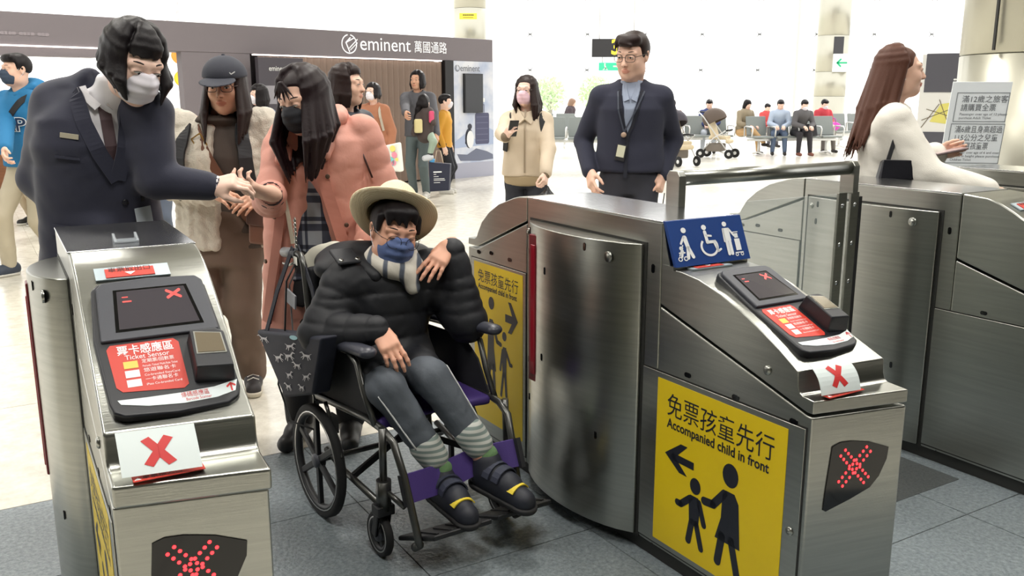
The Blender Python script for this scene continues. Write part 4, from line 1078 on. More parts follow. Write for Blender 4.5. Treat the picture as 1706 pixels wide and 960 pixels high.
# ================================================================ PEOPLE: station attendant in navy uniform
def build_staff():
    p=Person('person in a navy uniform blazer and white mask reaching out behind the left gate',(-1.40,3.04,0)); o=p.loc; yaw=R(28)
    navy=mat('navy_wool',(38,40,58),.8,bump=.06,bscale=350,sheen=.15); shirtm=mat('white_shirt',(228,226,230),.7)
    T=torso((-1.40,3.04),(-1.36,3.00),.86,1.462,.205,.135)
    shR,shL=V3(-1.490,3.020,1.406),V3(-1.189,3.000,1.379)
    elR,wrR=V3(-1.579,3.020,1.173),V3(-1.346,2.930,1.009)
    elL,wrL=V3(-1.163,2.960,1.171),V3(-1.002,2.980,1.149)
    J=[vloft(T,yaw)]+arm(shR,elR,wrR,(.082,.066,.050))+arm(shL,elL,wrL,(.078,.062,.047))
    J+=[rc(shR,(-1.371,3.000,1.479),.060,.050,.05),rc(shL,(-1.246,3.000,1.460),.058,.045,.05)]
    a,_=surf(T,yaw,.0,1.47,.02); b_,_=surf(T,yaw,.045,1.18,.02)
    J.append(rc(a,b_,.062,.006).sub(.012)); nb=V3(-1.295,3.000,1.460)
    J.append(el(nb+V3(.01,-.03,.045),(.075,.075,.055)).sub(.015))
    seam,_=surf(T,yaw,.05,1.1,.0); seam2,_=surf(T,yaw,.055,.86,.0)
    J.append(rc(seam,seam2,.004,.004).sub(.006))
    p.part('blazer',J,navy,.0085,[folds(.0022,20,1.0),folds(.0010,60,4.0)])
    S=[vloft(grow(T,-.012),yaw), rc(nb+V3(.005,.0,-.02),nb+V3(.012,-.008,.030),.070,.060,.03)]
    S.append(plane(nb+V3(0,0,.05),(.15,-.3,1)))
    sh=p.part('shirt',S,shirtm,.009)
    for sx in(-1,1):
        q=[surf(T,yaw,.01+sx*.048,1.470,.004)[0],surf(T,yaw,.015+sx*.044,1.44,.006)[0],surf(T,yaw,.018+sx*.016,1.405,.010)[0]]
        strap('collar',q,.026,.004,shirtm,sh,o,surf(T,yaw,.02,1.4)[1])
    sband('necktie',grow(T,-.018),yaw,[(.018,1.425),(.024,1.36),(.034,1.25),(.042,1.16)],.036,.006,mat('tie_brown',(72,52,56),.6),sh,o,e=.008)
    # lapels
    for sx,zz in((-1,1.30),(1,1.30)):
        sband('lapel',T,yaw,[(.012+sx*.070,1.455),(.02+sx*.062,1.36),(.032+sx*.035,1.26),(.045,1.175)],.048,.004,navy,p.root,o,e=.005)
    quad_on(T,yaw,-.085,1.318,.055,.016,mat('badge_silver',(196,188,168),.35,.3),'name_badge',p.root,o,e=.006,tilt=-.15)
    sband('chest_pocket',T,yaw,[(-.13,1.255),(-.06,1.245)],.008,.003,navy,p.root,o,e=.004)
    sband('pocket_flap',T,yaw,[(-.15,1.02),(-.02,1.00)],.035,.004,navy,p.root,o,e=.006)
    for z in(1.10,1.0): disc_on(T,yaw,.065,z,.010,mat('button_navy',(20,20,28),.3),'button',p.root,o)
    lany=mat('lanyard_black',(22,22,26),.6)
    sband('lanyard',T,yaw,[(.075,1.42),(.10,1.25),(.115,1.10)],.012,.002,lany,p.root,o,e=.012)
    q=quad_on(T,yaw,.115,1.035,.058,.092,mat('card_holder',(170,178,186),.25,coat=.4),'id_card',p.root,o,e=.018,tilt=.1)
    # skirt and legs behind the gate
    K=[vloft([(.45,-1.41,3.04,.185,.13),(.70,-1.41,3.04,.20,.14),(.90,-1.40,3.04,.19,.135)],yaw)]
    p.part('skirt',K,navy,.016)
    hc=V3(-1.195,2.930,1.541); M=head_axes(R(48),R(24),R(6)); s=1.02
    legs=[]
    for sx in(-.085,.085):
        legs+=[rc((-1.40+sx,3.04,.5),(-1.40+sx,3.06,.10),.055,.036)]
    hl=hand(wrL+V3(.004,0,0),(1,.06,.20),(-.2,-.55,.82),'L',(.75,.95,1.05,1.1),.55,.96,.9)
    hl+=[rc(wrL-unit(wrL-elL)*-.0,wrL-unit(wrL-elL)*.08,.028,.032)]
    hr=hand(wrR,(1,-.1,-.35),(0,-.5,.8),'R',s=.96)+[rc(wrR,elR+(wrR-elR)*.7,.028,.032)]
    p.body(skin_p,(hc,M,s),[hl,hr],[rc((-1.38,3.03,.9),(-1.37,3.02,1.30),.08,.07),rc(shR,elR,.042,.036),rc(elR,wrR,.035,.028),rc(shL,elL,.042,.036),rc(elL,wrL,.035,.028),rc(shR,shL,.05),rc((-1.37,3.02,1.3),nb+V3(0,.02,0),.06,.04),rc((-1.485,3.04,.5),(-1.39,3.03,.9),.06,.08),rc((-1.315,3.04,.5),(-1.39,3.03,.9),.06,.08)]+legs,fem=True,neck=nb+V3(-.005,.02,-.0))
    eyes(p.root,hc,M,s,o,look=(.003,-.003))
    mask(p.root,hc,M,s,o,mat('mask_white',(222,218,226),.75),pleat=.0016)
    p.part('cuff',[rc(wrL-unit(wrL-elL)*.03,wrL+unit(wrL-elL)*.012,.041,.040),rc(wrL-unit(wrL-elL)*.05,wrL+unit(wrL-elL)*.05,.031,.031).sub(.002)],shirtm,.005,parent=None)
    # bob hair hanging forward from the bowed head
    H=flow_hair(hc,M,s,lambda a: .125-.035*(a/180),phi0=44,bangs=(-40,34,82),r=.0135,seed=4,fan=.014,inward=.012)
    p.part('hair',H,hair_m,.005)
build_staff()

# ================================================================ PEOPLE: woman in a dark cap and cream cardigan
def build_cap():
    p=Person('person in a dark baseball cap and cream knitted cardigan with a brown shoulder bag',(-1.36,4.22,0)); o=p.loc; yaw=R(4)
    knit=mat('cream_knit',(206,198,184),.9,bump=.5,bscale=160,sheen=.2,var=.08,vscale=40); tee=mat('olive_brown_tee',(72,62,56),.85,bump=.05,bscale=300)
    T=torso((-1.365,4.22),(-1.355,4.22),.74,1.345,.225,.15)
    shR,shL=V3(-1.534,4.240,1.292),V3(-1.160,4.240,1.306); elR,wrR=V3(-1.623,4.200,1.049),V3(-1.330,3.980,1.017); elL,wrL=V3(-1.107,4.260,1.049),V3(-1.102,4.000,1.004)
    J=[vloft(T,yaw)]+arm(shR,elR,wrR,(.088,.076,.060))+arm(shL,elL,wrL,(.085,.072,.058))
    a,_=surf(T,yaw,.045,1.37,.03); b_,_=surf(T,yaw,.085,1.10,.04); c_,_=surf(T,yaw,.120,.72,.05)
    J+=[rc(a,b_,.070,.095).sub(.012),rc(b_,c_,.095,.125).sub(.012)]
    nb=V3(-1.355,4.21,1.335); J.append(el(nb+V3(0,-.02,.05),(.09,.09,.06)).sub(.02))
    cable=lambda X,Y,Z: F32(.0045)*np.sin(X*F32(105)+F32(1.6)*np.sin(Z*F32(60)))*np.sin(Z*F32(75)+F32(2)*np.sin(X*F32(50)))+F32(.0025)*np.sin(X*F32(105))
    p.part('cardigan',J,knit,.0085,[cable,folds(.002,24,2)])
    for sx,(el_,wr) in((0,(elR,wrR)),(1,(elL,wrL))):
        d=unit(wr-el_); p.part('knit_cuff',[rc(wr-d*.05,wr+d*.015,.056,.050)],knit,.009,lambda X,Y,Z:F32(.002)*np.sin(X*F32(300)))
    S=[vloft([(z,x,y,a-.022,b-.022) for z,x,y,a,b in T if z<1.34]+[(1.33,-1.355,4.205,.095,.10),(1.356,-1.355,4.212,.075,.085)],yaw)]
    p.part('t_shirt',S,tee,.010,folds(.004,24,3))
    # trousers
    Q=[vloft([(.66,-1.365,4.22,.175,.13),(.80,-1.365,4.22,.185,.135),(.92,-1.365,4.22,.165,.125)],yaw)]
    kR,aR=V3(-1.47,4.17,.45),V3(-1.50,4.22,.09); kL,aL=V3(-1.29,4.20,.45),V3(-1.30,4.33,.09)
    for kk,aa,sx in((kR,aR,-1),(kL,aL,1)): Q+=[rc((-1.365+sx*.09,4.22,.74),kk,.098,.082,.03),rc(kk,aa,.082,.070,.02)]
    p.part('trousers',Q,mat('brown_trousers',(108,90,78),.85,bump=.05,bscale=200),.010,folds(.005,26,5))
    for aa,d in((aR,(-.1,-1)),(aL,(.28,-1))):
        sh=p.part('sneaker',shoe_prims((aa[0],aa[1],0),d,1.0),mat('sneaker_dark',(48,44,46),.6),.006)
        p.part('sole',sole_prims((aa[0],aa[1],0),d,1.0,.03),mat('sole_cream',(205,198,182),.7),.007,parent=sh)
        dd=unit(V3(d[0],d[1],0)); sdv=V3(-dd[1],dd[0],0)
        for i in range(3):
            c=V3(aa[0],aa[1],0)+dd*(.075+.022*i)+V3(0,0,.092-.011*i); strap('lace',[c-sdv*.028+V3(0,0,-.012),c,c+sdv*.028+V3(0,0,-.012)],.008,.003,mat('lace_white',(225,222,215),.8),sh,o,(0,0,1))
    hc=V3(-1.300,4.180,1.474); M=head_axes(R(2),R(4),0); s=1.0
    hR=hand(wrR,(.9,-.5,-.1),(.2,-.6,.7),'R',s=.94)+[rc(wrR,wrR+(elR-wrR)*.3,.028,.03)]
    hL=hand(wrL,(-.5,-.7,-.2),(.2,-.7,.6),'L',s=.94)+[rc(wrL,wrL+(elL-wrL)*.3,.028,.03)]
    p.body(skin_m,(hc,M,s),[hR,hL],[rc((-1.36,4.23,.75),(-1.36,4.23,1.2),.08,.07),rc(shR,elR,.042,.036),rc(elR,wrR,.035,.028),rc(shL,elL,.042,.036),rc(elL,wrL,.035,.028),rc(shR,shL,.05),rc((-1.36,4.24,1.2),nb+V3(0,.03,0),.06,.04),rc((-1.455,4.22,.74),kR,.07,.05),rc(kR,aR,.05,.04),rc((-1.275,4.22,.74),kL,.07,.05),rc(kL,aL,.05,.04)],fem=True,neck=nb+V3(0,.03,.0),lip=(.80,.55,.52))
    eyes(p.root,hc,M,s,o,look=(0,-.002))
    glasses(p.root,hc,M,s,o,mat('glasses_tortoise',(62,36,32),.3),r=.022,wire=.0018)
    q=lambda x,y,z: hc+M@V3(x,y,z)*s
    H=flow_hair(hc,M,s,lambda a: .30-.06*(a/180),phi0=52,r=.0130,seed=6,fan=.020,drift=(0,-.055,0))
    p.part('hair',H,hair_b,.006)
    capm=mat('cap_cloth',(52,54,64),.8,bump=.08,bscale=250)
    C=[el((0,.012,.050),(.0985,.114,.092)),plane((0,0,.046),(0,.05,-1),.006)]
    C=[grp(C,hc,M,s,(-.13,-.13,-.02),(.13,.14,.15))]
    cap=p.part('cap',C,capm,.005)
    Bm=head_axes(R(2),R(4)+R(13),0)
    B=[grp([el((0,-.115,.0),(.080,.082,.0075)),bx((0,-.14,0),(.1,.09,.03),.004).cut(.004)],q(0,-.005,.060),Bm,s,(-.1,-.21,-.03),(.1,-.02,.03))]
    p.part('brim',B,capm,.0042,lambda X,Y,Z: F32(0)*X,parent=cap)
    b=MB(); b.ell(tuple(q(0,.012,.143)-o),(.009,.009,.005),10,6); b.build('cap_button',capm,cap)
    e=lambda x,z: q(.045+x,-.088,.066+z)-o
    F=Flat(lambda x,y: tuple(e(x,y)+M@V3(.006,-.006,0))); F.stroke([(0,.004),(.006,-.002),(.022,.008)],.0045); F.build('white_mark',white_p,cap)
    # straps of the rucksack and of the brown bag
    dk=mat('strap_black',(30,30,34),.7)
    for sx in(-1,1): sband('rucksack_strap',grow(T,.006),yaw,[(sx*.115,1.30),(sx*.14,1.20),(sx*.15,1.08),(sx*.17,.98)],.062,.010,dk,p.root,o,e=.008)
    br=mat('brown_leather',(104,66,48),.5,bump=.08,bscale=60)
    T2=grow(T,-.012)
    st=sband('bag_strap',T2,yaw,[(-.075,1.30),(-.04,1.22),(.03,1.08),(.11,.93),(.19,.80)],.040,.004,br,p.root,o,e=.010)
    c,n=surf(T2,yaw,-.052,1.235,.016); M2=frame(c-o,(n[1]*-1,n[0],0),tuple(n)); b=MB(M2@Matrix.Rotation(R(-58),4,'Z'))
    for d,w in(((.0,.024,0),(.060,.006)),((0,-.024,0),(.060,.006)),((-.03,0,0),(.006,.05)),((.03,0,0),(.006,.05))): b.box(d,(w[0],w[1],.004))
    b.build('buckle',mat('brass',(190,150,84),.3,.9),st,bevel=.001)
    t=empty('shoulder_bag',(-1.088,3.980,0.883),R(-14),'small brown leather shoulder bag at the hip of the person in the cap','bag')
    b=MB(); b.prism([(-.08,-.04,-.09),(.09,-.04,-.10),(.08,-.035,.09),(-.075,-.035,.10)],[(-.08,.04,-.09),(.09,.04,-.10),(.08,.035,.09),(-.075,.035,.10)]); b.build('body',br,t,bevel=.014,seg=3)
    b=MB(); b.prism([(-.08,-.047,.0),(.085,-.047,-.02),(.082,-.041,.092),(-.078,-.041,.102)],[(-.08,-.041,.0),(.085,-.041,-.02),(.082,-.035,.092),(-.078,-.035,.102)]); b.build('flap',mat('brown_leather_dark',(78,50,40),.45,bump=.08,bscale=60),t,bevel=.004)
    b=MB(); b.box((.045,-.05,-.06),(.065,.010,.07)); b.build('key_pouch',mat('tan_leather',(146,104,66),.5),t,bevel=.006)
build_cap()

# ================================================================ PEOPLE: woman in a salmon parka behind the wheelchair
def plaid(nt, tc):
    N=nt.nodes.new; L=nt.links.new
    sep=N('ShaderNodeSeparateXYZ'); L(tc.outputs['Object'],sep.inputs[0])
    def bands(sock, sc, w, ph):
        a=N('ShaderNodeMath'); a.operation='MULTIPLY_ADD'; a.inputs[1].default_value=sc; a.inputs[2].default_value=ph; L(sock,a.inputs[0])
        f=N('ShaderNodeMath'); f.operation='FRACT'; L(a.outputs[0],f.inputs[0])
        g=N('ShaderNodeMath'); g.operation='LESS_THAN'; g.inputs[1].default_value=w; L(f.outputs[0],g.inputs[0]); return g.outputs[0]
    def add(p,q):
        a=N('ShaderNodeMath'); a.operation='ADD'; L(p,a.inputs[0]); L(q,a.inputs[1]); return a.outputs[0]
    t=add(add(bands(sep.outputs[0],9,.5,0),bands(sep.outputs[2],9,.5,.2)),add(bands(sep.outputs[0],9,.10,.2),bands(sep.outputs[2],9,.10,.45)))
    r=N('ShaderNodeValToRGB'); L(t,r.inputs[0]); cr=r.color_ramp
    m=N('ShaderNodeMath'); m.operation='MULTIPLY'; m.inputs[1].default_value=.25; L(t,m.inputs[0]); L(m.outputs[0],r.inputs[0])
    cr.interpolation='CONSTANT'; cr.elements[0].color=lin((26,28,40)); cr.elements[1].position=.2; cr.elements[1].color=lin((62,66,80))
    e=cr.elements.new(.45); e.color=lin((150,155,162)); e=cr.elements.new(.7); e.color=lin((224,226,226))
    return r.outputs[0]
def build_pink():
    p=Person('person in a salmon parka, black mask and plaid shirt standing behind the wheelchair',(-.80,3.62,0)); o=p.loc; yaw=R(-6)
    pink=mat('salmon_parka',(210,148,132),.62,bump=.45,bscale=15); pinkd=mat('salmon_parka_trim',(192,126,110),.65)
    T=torso((-.80,3.62),(-.775,3.60),.42,1.365,.222,.155,[(0,1.10,1.05),(.35,1.0,1.0),(.62,.96,.96),(.80,1.0,1.0),(.90,.92,.82),(.96,.62,.62),(1,.40,.5)])
    shR,shL=V3(-0.884,3.580,1.273),V3(-0.598,3.620,1.294); elR,wrR=V3(-0.901,3.500,1.032),V3(-0.856,3.200,1.102); elL,wrL=V3(-0.514,3.620,1.066),V3(-0.556,3.420,0.898)
    elR=ik(shR,wrR,.27,.24,(-.35,.35,-.9))
    wsR=wrR-unit(wrR-elR)*.055
    J=[vloft(T,yaw)]+arm(shR,elR,wsR,(.080,.070,.054),.022,(3,.006))+arm(shL,elL,wrL,(.080,.068,.056),.022,(3,.006))
    a,_=surf(T,yaw,.0,1.40,.03); b_,_=surf(T,yaw,.01,1.16,.04); c_,_=surf(T,yaw,.03,.85,.06); d_,_=surf(T,yaw,.06,.40,.07)
    J+=[rc(a,b_,.060,.066).sub(.012),rc(b_,c_,.066,.125).sub(.012),rc(c_,d_,.125,.20).sub(.012)]
    nb=V3(-.775,3.59,1.355)
    J.append(el(nb+V3(0,-.03,.04),(.085,.09,.06)).sub(.02))
    p.part('parka',J,pink,.0085,[folds(.0022,34,1.3),quilt(.125,.005,.05,.01)])
    # standing collar and hood
    C=[]
    for i in range(13):
        t=R(-150+i*25); C.append(nb+V3(.105*math.sin(t),.095*-math.cos(t)*1.0,.005+.02*math.cos(t)*-1))
    cl=[]
    for i in range(1,12): cl.append(rc(C[i-1] if i>1 else C[0],C[i],.026,.026,.02))
    cl+=[rc(C[1],surf(T,yaw,-.075,1.20,.03)[0],.034,.020,.02),rc(C[11],surf(T,yaw,.085,1.22,.03)[0],.036,.022,.02)]
    p.part('hood_collar',cl,pink,.0085,folds(.003,40,.4))
    hd=[el(nb+V3(.02,.13,-.06),(.13,.06,.10)),]
    p.part('hood',hd,pink,.011,folds(.003,40,2.2))
    for sx,e0,e1,e2 in((-1,-.066,-.085,-.17),(1,.070,.115,.22)):
        sband('placket',T,yaw,[(e0,1.25),(e0*1.05,1.14),(e1+sx*.02,.90),(e2,.55)],.045,.012,pinkd,p.root,o,e=.010)
    for sx,L_ in((-1,[(-.085,1.16),(-.115,.98),(-.16,.80)]),(1,[(.092,1.14),(.15,.95)])):
        for a_,z in L_: disc_on(T,yaw,a_,z,.009,mat('snap_bronze',(96,78,66),.35,.7),'snap',p.root,o,e=.02)
    b=MB(); dn=unit(elL-shL); c=shL*.55+elL*.45+V3(-.01,-.088,0); b.tube([tuple(c-dn*.06-o),tuple(c+dn*.07-o)],.004,6); b.build('sleeve_zip',mat('zip_dark',(70,44,42),.5),p.root)
    # plaid shirt, trousers, shoes
    S=[vloft([(z,x,y,a-.030,b-.034) for z,x,y,a,b in T if z>.7]+[(.72,-.795,3.615,.215,.13)],yaw)]
    p.part('plaid_shirt',S,mix_mat('plaid_cloth',(90,95,110),plaid,rough=.8),.0095,folds(.004,24,3))
    Q=[vloft([(.62,-.80,3.62,.165,.125),(.80,-.80,3.62,.175,.13),(.93,-.80,3.62,.16,.12)],yaw)]
    for sx in(-1,1): Q+=[rc((-.80+sx*.085,3.62,.72),(-.80+sx*.10,3.60,.44),.095,.075,.03),rc((-.80+sx*.10,3.60,.44),(-.80+sx*.11,3.66,.09),.075,.06)]
    p.part('trousers',Q,mat('black_trousers',(24,24,28),.8),.012)
    for sx in(-1,1):
        p.part('shoe',shoe_prims((-.80+sx*.11,3.64,0),(sx*.15,-1)),mat('shoe_black',(26,26,28),.5),.008)
    hc=V3(-0.784,3.460,1.421); M=head_axes(R(-26),R(16),R(-4)); s=1.0
    hR=hand(wrR+V3(-.008,-.012,0),(-.62,-.60,.28),(.35,-.30,-.88),'R',(.75,.85,.95,1.05),.5,.93,.5)+[rc(wrR,wrR+unit(elR-wrR)*.08,.027,.031)]
    hL=hand(wrL,(.1,-.9,-.3),(.5,-.3,.8),'L',(1.2,1.2,1.2,1.2),.5,.93)+[rc(wrL,wrL+unit(elL-wrL)*.08,.027,.031)]
    p.body(skin_f,(hc,M,s),[hR,hL],[rc((-.80,3.63,.7),(-.78,3.62,1.2),.08,.07),rc(shR,elR,.042,.036),rc(elR,wrR,.035,.028),rc(shL,elL,.042,.036),rc(elL,wrL,.035,.028),rc(shR,shL,.05),rc((-.78,3.62,1.2),nb,.06,.045)],fem=True,neck=nb-V3(0,0,.02))
    eyes(p.root,hc,M,s,o,look=(-.003,-.003))
    mask(p.root,hc,M,s,o,mat('mask_black',(30,31,38),.75),k=1.04)
    d=unit(wrR-elR); p.part('cuff',[rc(wsR-d*.02,wsR+d*.018,.052,.044),rc(wsR-d*.0,wsR+d*.07,.036,.036).sub(.003)],mat('cuff_brown',(60,40,44),.8),.006)
    H=flow_hair(hc,M,s,lambda a: .33-.04*(a/180),phi0=42,r=.0140,seed=5,part=-.02,fan=.030,drift=(.004,-.05,0),inward=.035)
    q=lambda x,y,z: hc+M@V3(x,y,z)*s
    p.part('hair',H,mat('hair_plum_brown',(30,16,19),.45,bump=.18,bscale=90,stretch=(6,6,.4),spec=.25),.005)
    fr=[rc(q(-.02+.004*i,-.082,.088),q(-.052+.024*i,-.098,.020+.008*abs(i-2)),.008,.002,.006) for i in range(5)]
    p.part('fringe',fr,MATS['hair_plum_brown'],.0035)
    # cream strap of the pouch and the pouch
    cr=mat('cream_strap',(206,196,176),.7)
    sband('pouch_strap',grow(T,.012),yaw,[(-.095,1.22),(-.080,1.12),(-.055,.98),(-.04,.88)],.016,.004,cr,p.root,o,e=.012)
    t=empty('pouch',(-0.697,3.340,0.842),R(-6),'off-white drawstring pouch hanging at the front of the salmon parka','bag')
    v,qd=sdf_mesh([el((0,0,-.02),(.10,.045,.07)),el((.03,0,.03),(.05,.03,.03),.03)],.007,folds(.004,40,1)); quick_mesh('pouch_body',v,qd,mat('pouch_cream',(206,204,190),.8),t)
    b=MB()
    for i in range(9): b.ell((-.10,-.05,.02+.016*i),(.006,.004,.009),8,6)
    b.tube([(-.10,-.05,.0),(-.10,-.05,.16)],.003,6); b.build('chain',steel,t)
build_pink()

# ================================================================ WHEELCHAIR (local axes: x to its left, -y forward)
WA=V3(-.454,3.096,0); WTH=R(35.6); WF=V3(math.sin(WTH),-math.cos(WTH),0); WL=V3(math.cos(WTH),math.sin(WTH),0)
def cw(f,l,z): return WA+WF*f+WL*l+V3(0,0,z)
def cl(f,l,z): return (l,-f,z)
def build_chair():
    t=empty('wheelchair',tuple(WA),WTH,'black transit wheelchair with purple seat straps standing in the gate lane','wheelchair')
    fr=mat('frame_gunmetal',(92,92,90),.32,.85); blk=mat('wheelchair_black',(22,23,26),.5); pad=mat('armrest_vinyl',(56,58,68),.38); pur=mat('purple_nylon',(62,42,110),.7,bump=.06,bscale=250); nyl=mat('black_nylon',(26,27,32),.75,bump=.05,bscale=200)
    def wheel(f,l,r,tw,name,spokes,par,tyre=.018):
        w=empty(name,cl(f,l,r),0,parent=par)
        b=MB(); n=36
        b.lathe([(r-tyre*1.6,-tw*.35),(r-tyre*.5,-tw/2),(r,-tw*.3),(r,tw*.3),(r-tyre*.5,tw/2),(r-tyre*1.6,tw*.35)],n,(0,0,0),(1,0,0)); b.build('tyre',rubber,w)
        b=MB(); ri=r-tyre*1.5
        b.lathe([(ri,-tw*.4),(ri,tw*.4),(ri-.008,tw*.38),(ri-.016,tw*.15),(ri-.016,-tw*.15),(ri-.008,-tw*.38),(ri,-tw*.4)],n,(0,0,0),(1,0,0)); b.build('rim',blk,w)
        b=MB(); b.lathe([(ri-.0015,-tw*.44),(ri+.003,-tw*.46),(ri+.003,-tw*.40)],n,(0,0,0),(1,0,0)); b.build('rim_edge',mat('rim_silver',(190,190,188),.3,.8),w)
        for i in range(spokes):
            a=2*PI*i/spokes+.5; b=MB(); d=Vector((0,math.cos(a),math.sin(a))); b.bar(d*.012,d*(ri-.008),.022 if spokes<7 else .01,tw*.5,(1,0,0)); b.build('spoke',blk,w,bevel=.003)
        b=MB(); b.lathe([(0,-tw*.62),(.014,-tw*.62),(.024,-tw*.5),(.026,tw*.5),(0,tw*.5)],20,(0,0,0),(1,0,0)); b.build('hub',charcoal,w)
        return w
    for sx in(-1,1):
        wheel(0,sx*.27,.20,.032,'rear_wheel',6,t)
        cwl=wheel(.385,sx*.235,.074,.026,'caster_wheel',5,t,.012)
        b=MB()
        for dx in(-.021,.021): b.bar(cl(.385,sx*.235+dx,.074),cl(.41,sx*.235+dx,.165),.010,.030,(0,1,0))
        b.box(cl(.412,sx*.235,.170),(.060,.050,.035)); b.build('caster_fork',blk,t,bevel=.005)
        b=MB(); b.cyl(cl(.415,sx*.235,.17),cl(.42,sx*.235,.27),.024); b.build('caster_housing',fr,t)
        # side frame tubes
        b=MB(); b.tube([cl(-.03,sx*.225,.22),cl(.10,sx*.225,.19),cl(.40,sx*.225,.165)],.0115,10); b.build('lower_tube',fr,t)
        b=MB(); b.tube([cl(-.12,sx*.225,.20),cl(-.10,sx*.225,.45),cl(-.13,sx*.225,.70),cl(-.155,sx*.225,.86),cl(-.18,sx*.225,.895),cl(-.23,sx*.225,.895),cl(-.325,sx*.225,.885)],.0115,10); b.build('back_post',fr,t)
        b=MB(); b.tube([cl(-.215,sx*.225,.895),cl(-.33,sx*.225,.884)],.0185,14); b.build('handle_grip',mat('grip_grey',(120,122,126),.4),t)
        b=MB(); b.tube([cl(-.20,sx*.225,.87),cl(-.27,sx*.235,.845),cl(-.32,sx*.235,.845)],.005,8); b.box(cl(-.195,sx*.225,.873),(.03,.035,.03)); b.build('brake_lever',steel,t)
        b=MB(); b.tube([cl(-.11,sx*.225,.40),cl(.30,sx*.225,.435),cl(.40,sx*.220,.425),cl(.455,sx*.215,.40),cl(.50,sx*.205,.30),cl(.555,sx*.195,.13),cl(.565,sx*.193,.09)],.0120,12); b.build('front_tube',fr,t)
        b=MB(); b.tube([cl(.415,sx*.232,.44),cl(.42,sx*.235,.27)],.012,10); b.build('front_post',fr,t)
        b=MB(); b.tube([cl(.42,sx*.235,.24),cl(.50,sx*.205,.20)],.009,8); b.build('hanger_brace',fr,t)
        # arm rests
        b=MB(); b.tube([cl(-.11,sx*.235,.615),cl(.20,sx*.235,.635),cl(.26,sx*.235,.61),cl(.30,sx*.232,.52),cl(.36,sx*.228,.43)],.0105,10); b.build('armrest_tube',fr,t)
        v,q=sdf_mesh([rc(cl(-.08,sx*.237,.635),cl(.34,sx*.237,.665),.031,.031,.01,flat=(0,0,1,.62))],.006); quick_mesh('armrest_pad',v,q,pad,t)
        b=MB(); g=[(-.09,.60),(.18,.61),(.27,.55),(.34,.44),(.08,.42),(-.09,.37)]
        b.prism([cl(f,sx*.222,z) for f,z in g],[cl(f,sx*.216,z) for f,z in g]); b.build('skirt_guard',nyl,t)
        # wheel brake
        b=MB(); b.box(cl(.09,sx*.25,.36),(.02,.05,.06)); b.tube([cl(.09,sx*.255,.37),cl(.13,sx*.26,.33),cl(.185,sx*.265,.27)],.007,8); b.tube([cl(.09,sx*.255,.36),cl(.06,sx*.262,.43)],.007,8); b.build('wheel_brake',fr,t)
        # foot plates
        a0,a1=(-.205,.03) if sx<0 else (.06,.285)
        z=lambda f: .062+(f-.44)*.36
        b=MB(); q=[(.445,a0),(.62,a0+.03),(.635,a1),(.50,a1)] if sx<0 else [(.50,a0),(.62,a0),(.635,a1-.02),(.475,a1)]
        b.prism([cl(f,l,z(f)) for f,l in q],[cl(f,l,z(f)+.018) for f,l in q]); fp=b.build('footplate',blk,t,bevel=.006)
        for i in range(4):
            b=MB(); l=a0+.05+i*.045; b.bar(cl(.51,l,z(.51)+.020),cl(.61,l,z(.61)+.020),.008,.004); b.build('tread_rib',blk,fp)
        b=MB(); b.tube([cl(.565,sx*.193,.10),cl(.53,sx*.19,.075)],.014,10); b.build('footplate_clamp',fr,t)
    # cross brace, seat, back, straps
    for sx in(-1,1):
        b=MB(); b.bar(cl(.17,sx*.22,.19),cl(.15,-sx*.21,.41),.022,.014,(0,1,0)); b.build('cross_brace',blk,t,bevel=.002)
    b=MB(); b.tube([cl(0,-.25,.20),cl(0,.25,.20)],.010,10); b.build('axle',fr,t)
    v,q=sdf_mesh([bx(cl(.13,0,.425),(.215,.235,.020),.015)],.010,lambda X,Y,Z:F32(-.012)*np.cos(X*7)); quick_mesh('seat_sling',v,q,pur,t)
    v,q=sdf_mesh([bx((0,.135,.665),(.215,.018,.19),.012,M=rotx(-.13))],.010); quick_mesh('backrest',v,q,nyl,t)
    b=MB(); 
    T_=[cl(.487,-.21,.30),cl(.46,-.07,.29),cl(.46,.07,.315),cl(.515,.205,.335)]; B_=[cl(.515,-.205,.215),cl(.49,-.07,.205),cl(.49,.07,.235),cl(.555,.20,.255)]
    n=12
    def ip(P,u): return Vector(tuple(np.interp(u*3,range(4),[p[i] for p in P]) for i in range(3)))
    for i in range(n):
        a,c=i/n,(i+1)/n; q=[ip(T_,a),ip(T_,c),ip(B_,c),ip(B_,a)]; b.prism(q,[p+Vector((0,.006,0)) for p in q],closed=True)
    b.build('calf_strap',pur,t)
    for u in(.0,1.0):
        b=MB(); a=ip(T_,u); c=ip(B_,u); b.bar(a+Vector((0,-.003,.004)),c+Vector((0,-.003,-.004)),.022,.016,(1,0,0)); b.build('strap_binding',nyl,t)
    cab=mat('cable_black',(20,20,22),.5)
    tube_part('brake_cable',[cl(-.20,-.24,.86),cl(-.21,-.27,.80),cl(-.20,-.29,.62),cl(-.24,-.31,.42),cl(-.16,-.30,.30),cl(-.02,-.262,.30)],.0035,cab,t)
    tube_part('brake_cable',[cl(-.20,-.22,.87),cl(-.235,-.25,.78),cl(-.20,-.26,.60),cl(-.05,-.25,.40)],.003,mat('cable_silver',(120,120,122),.4,.5),t)
    return t
build_chair()

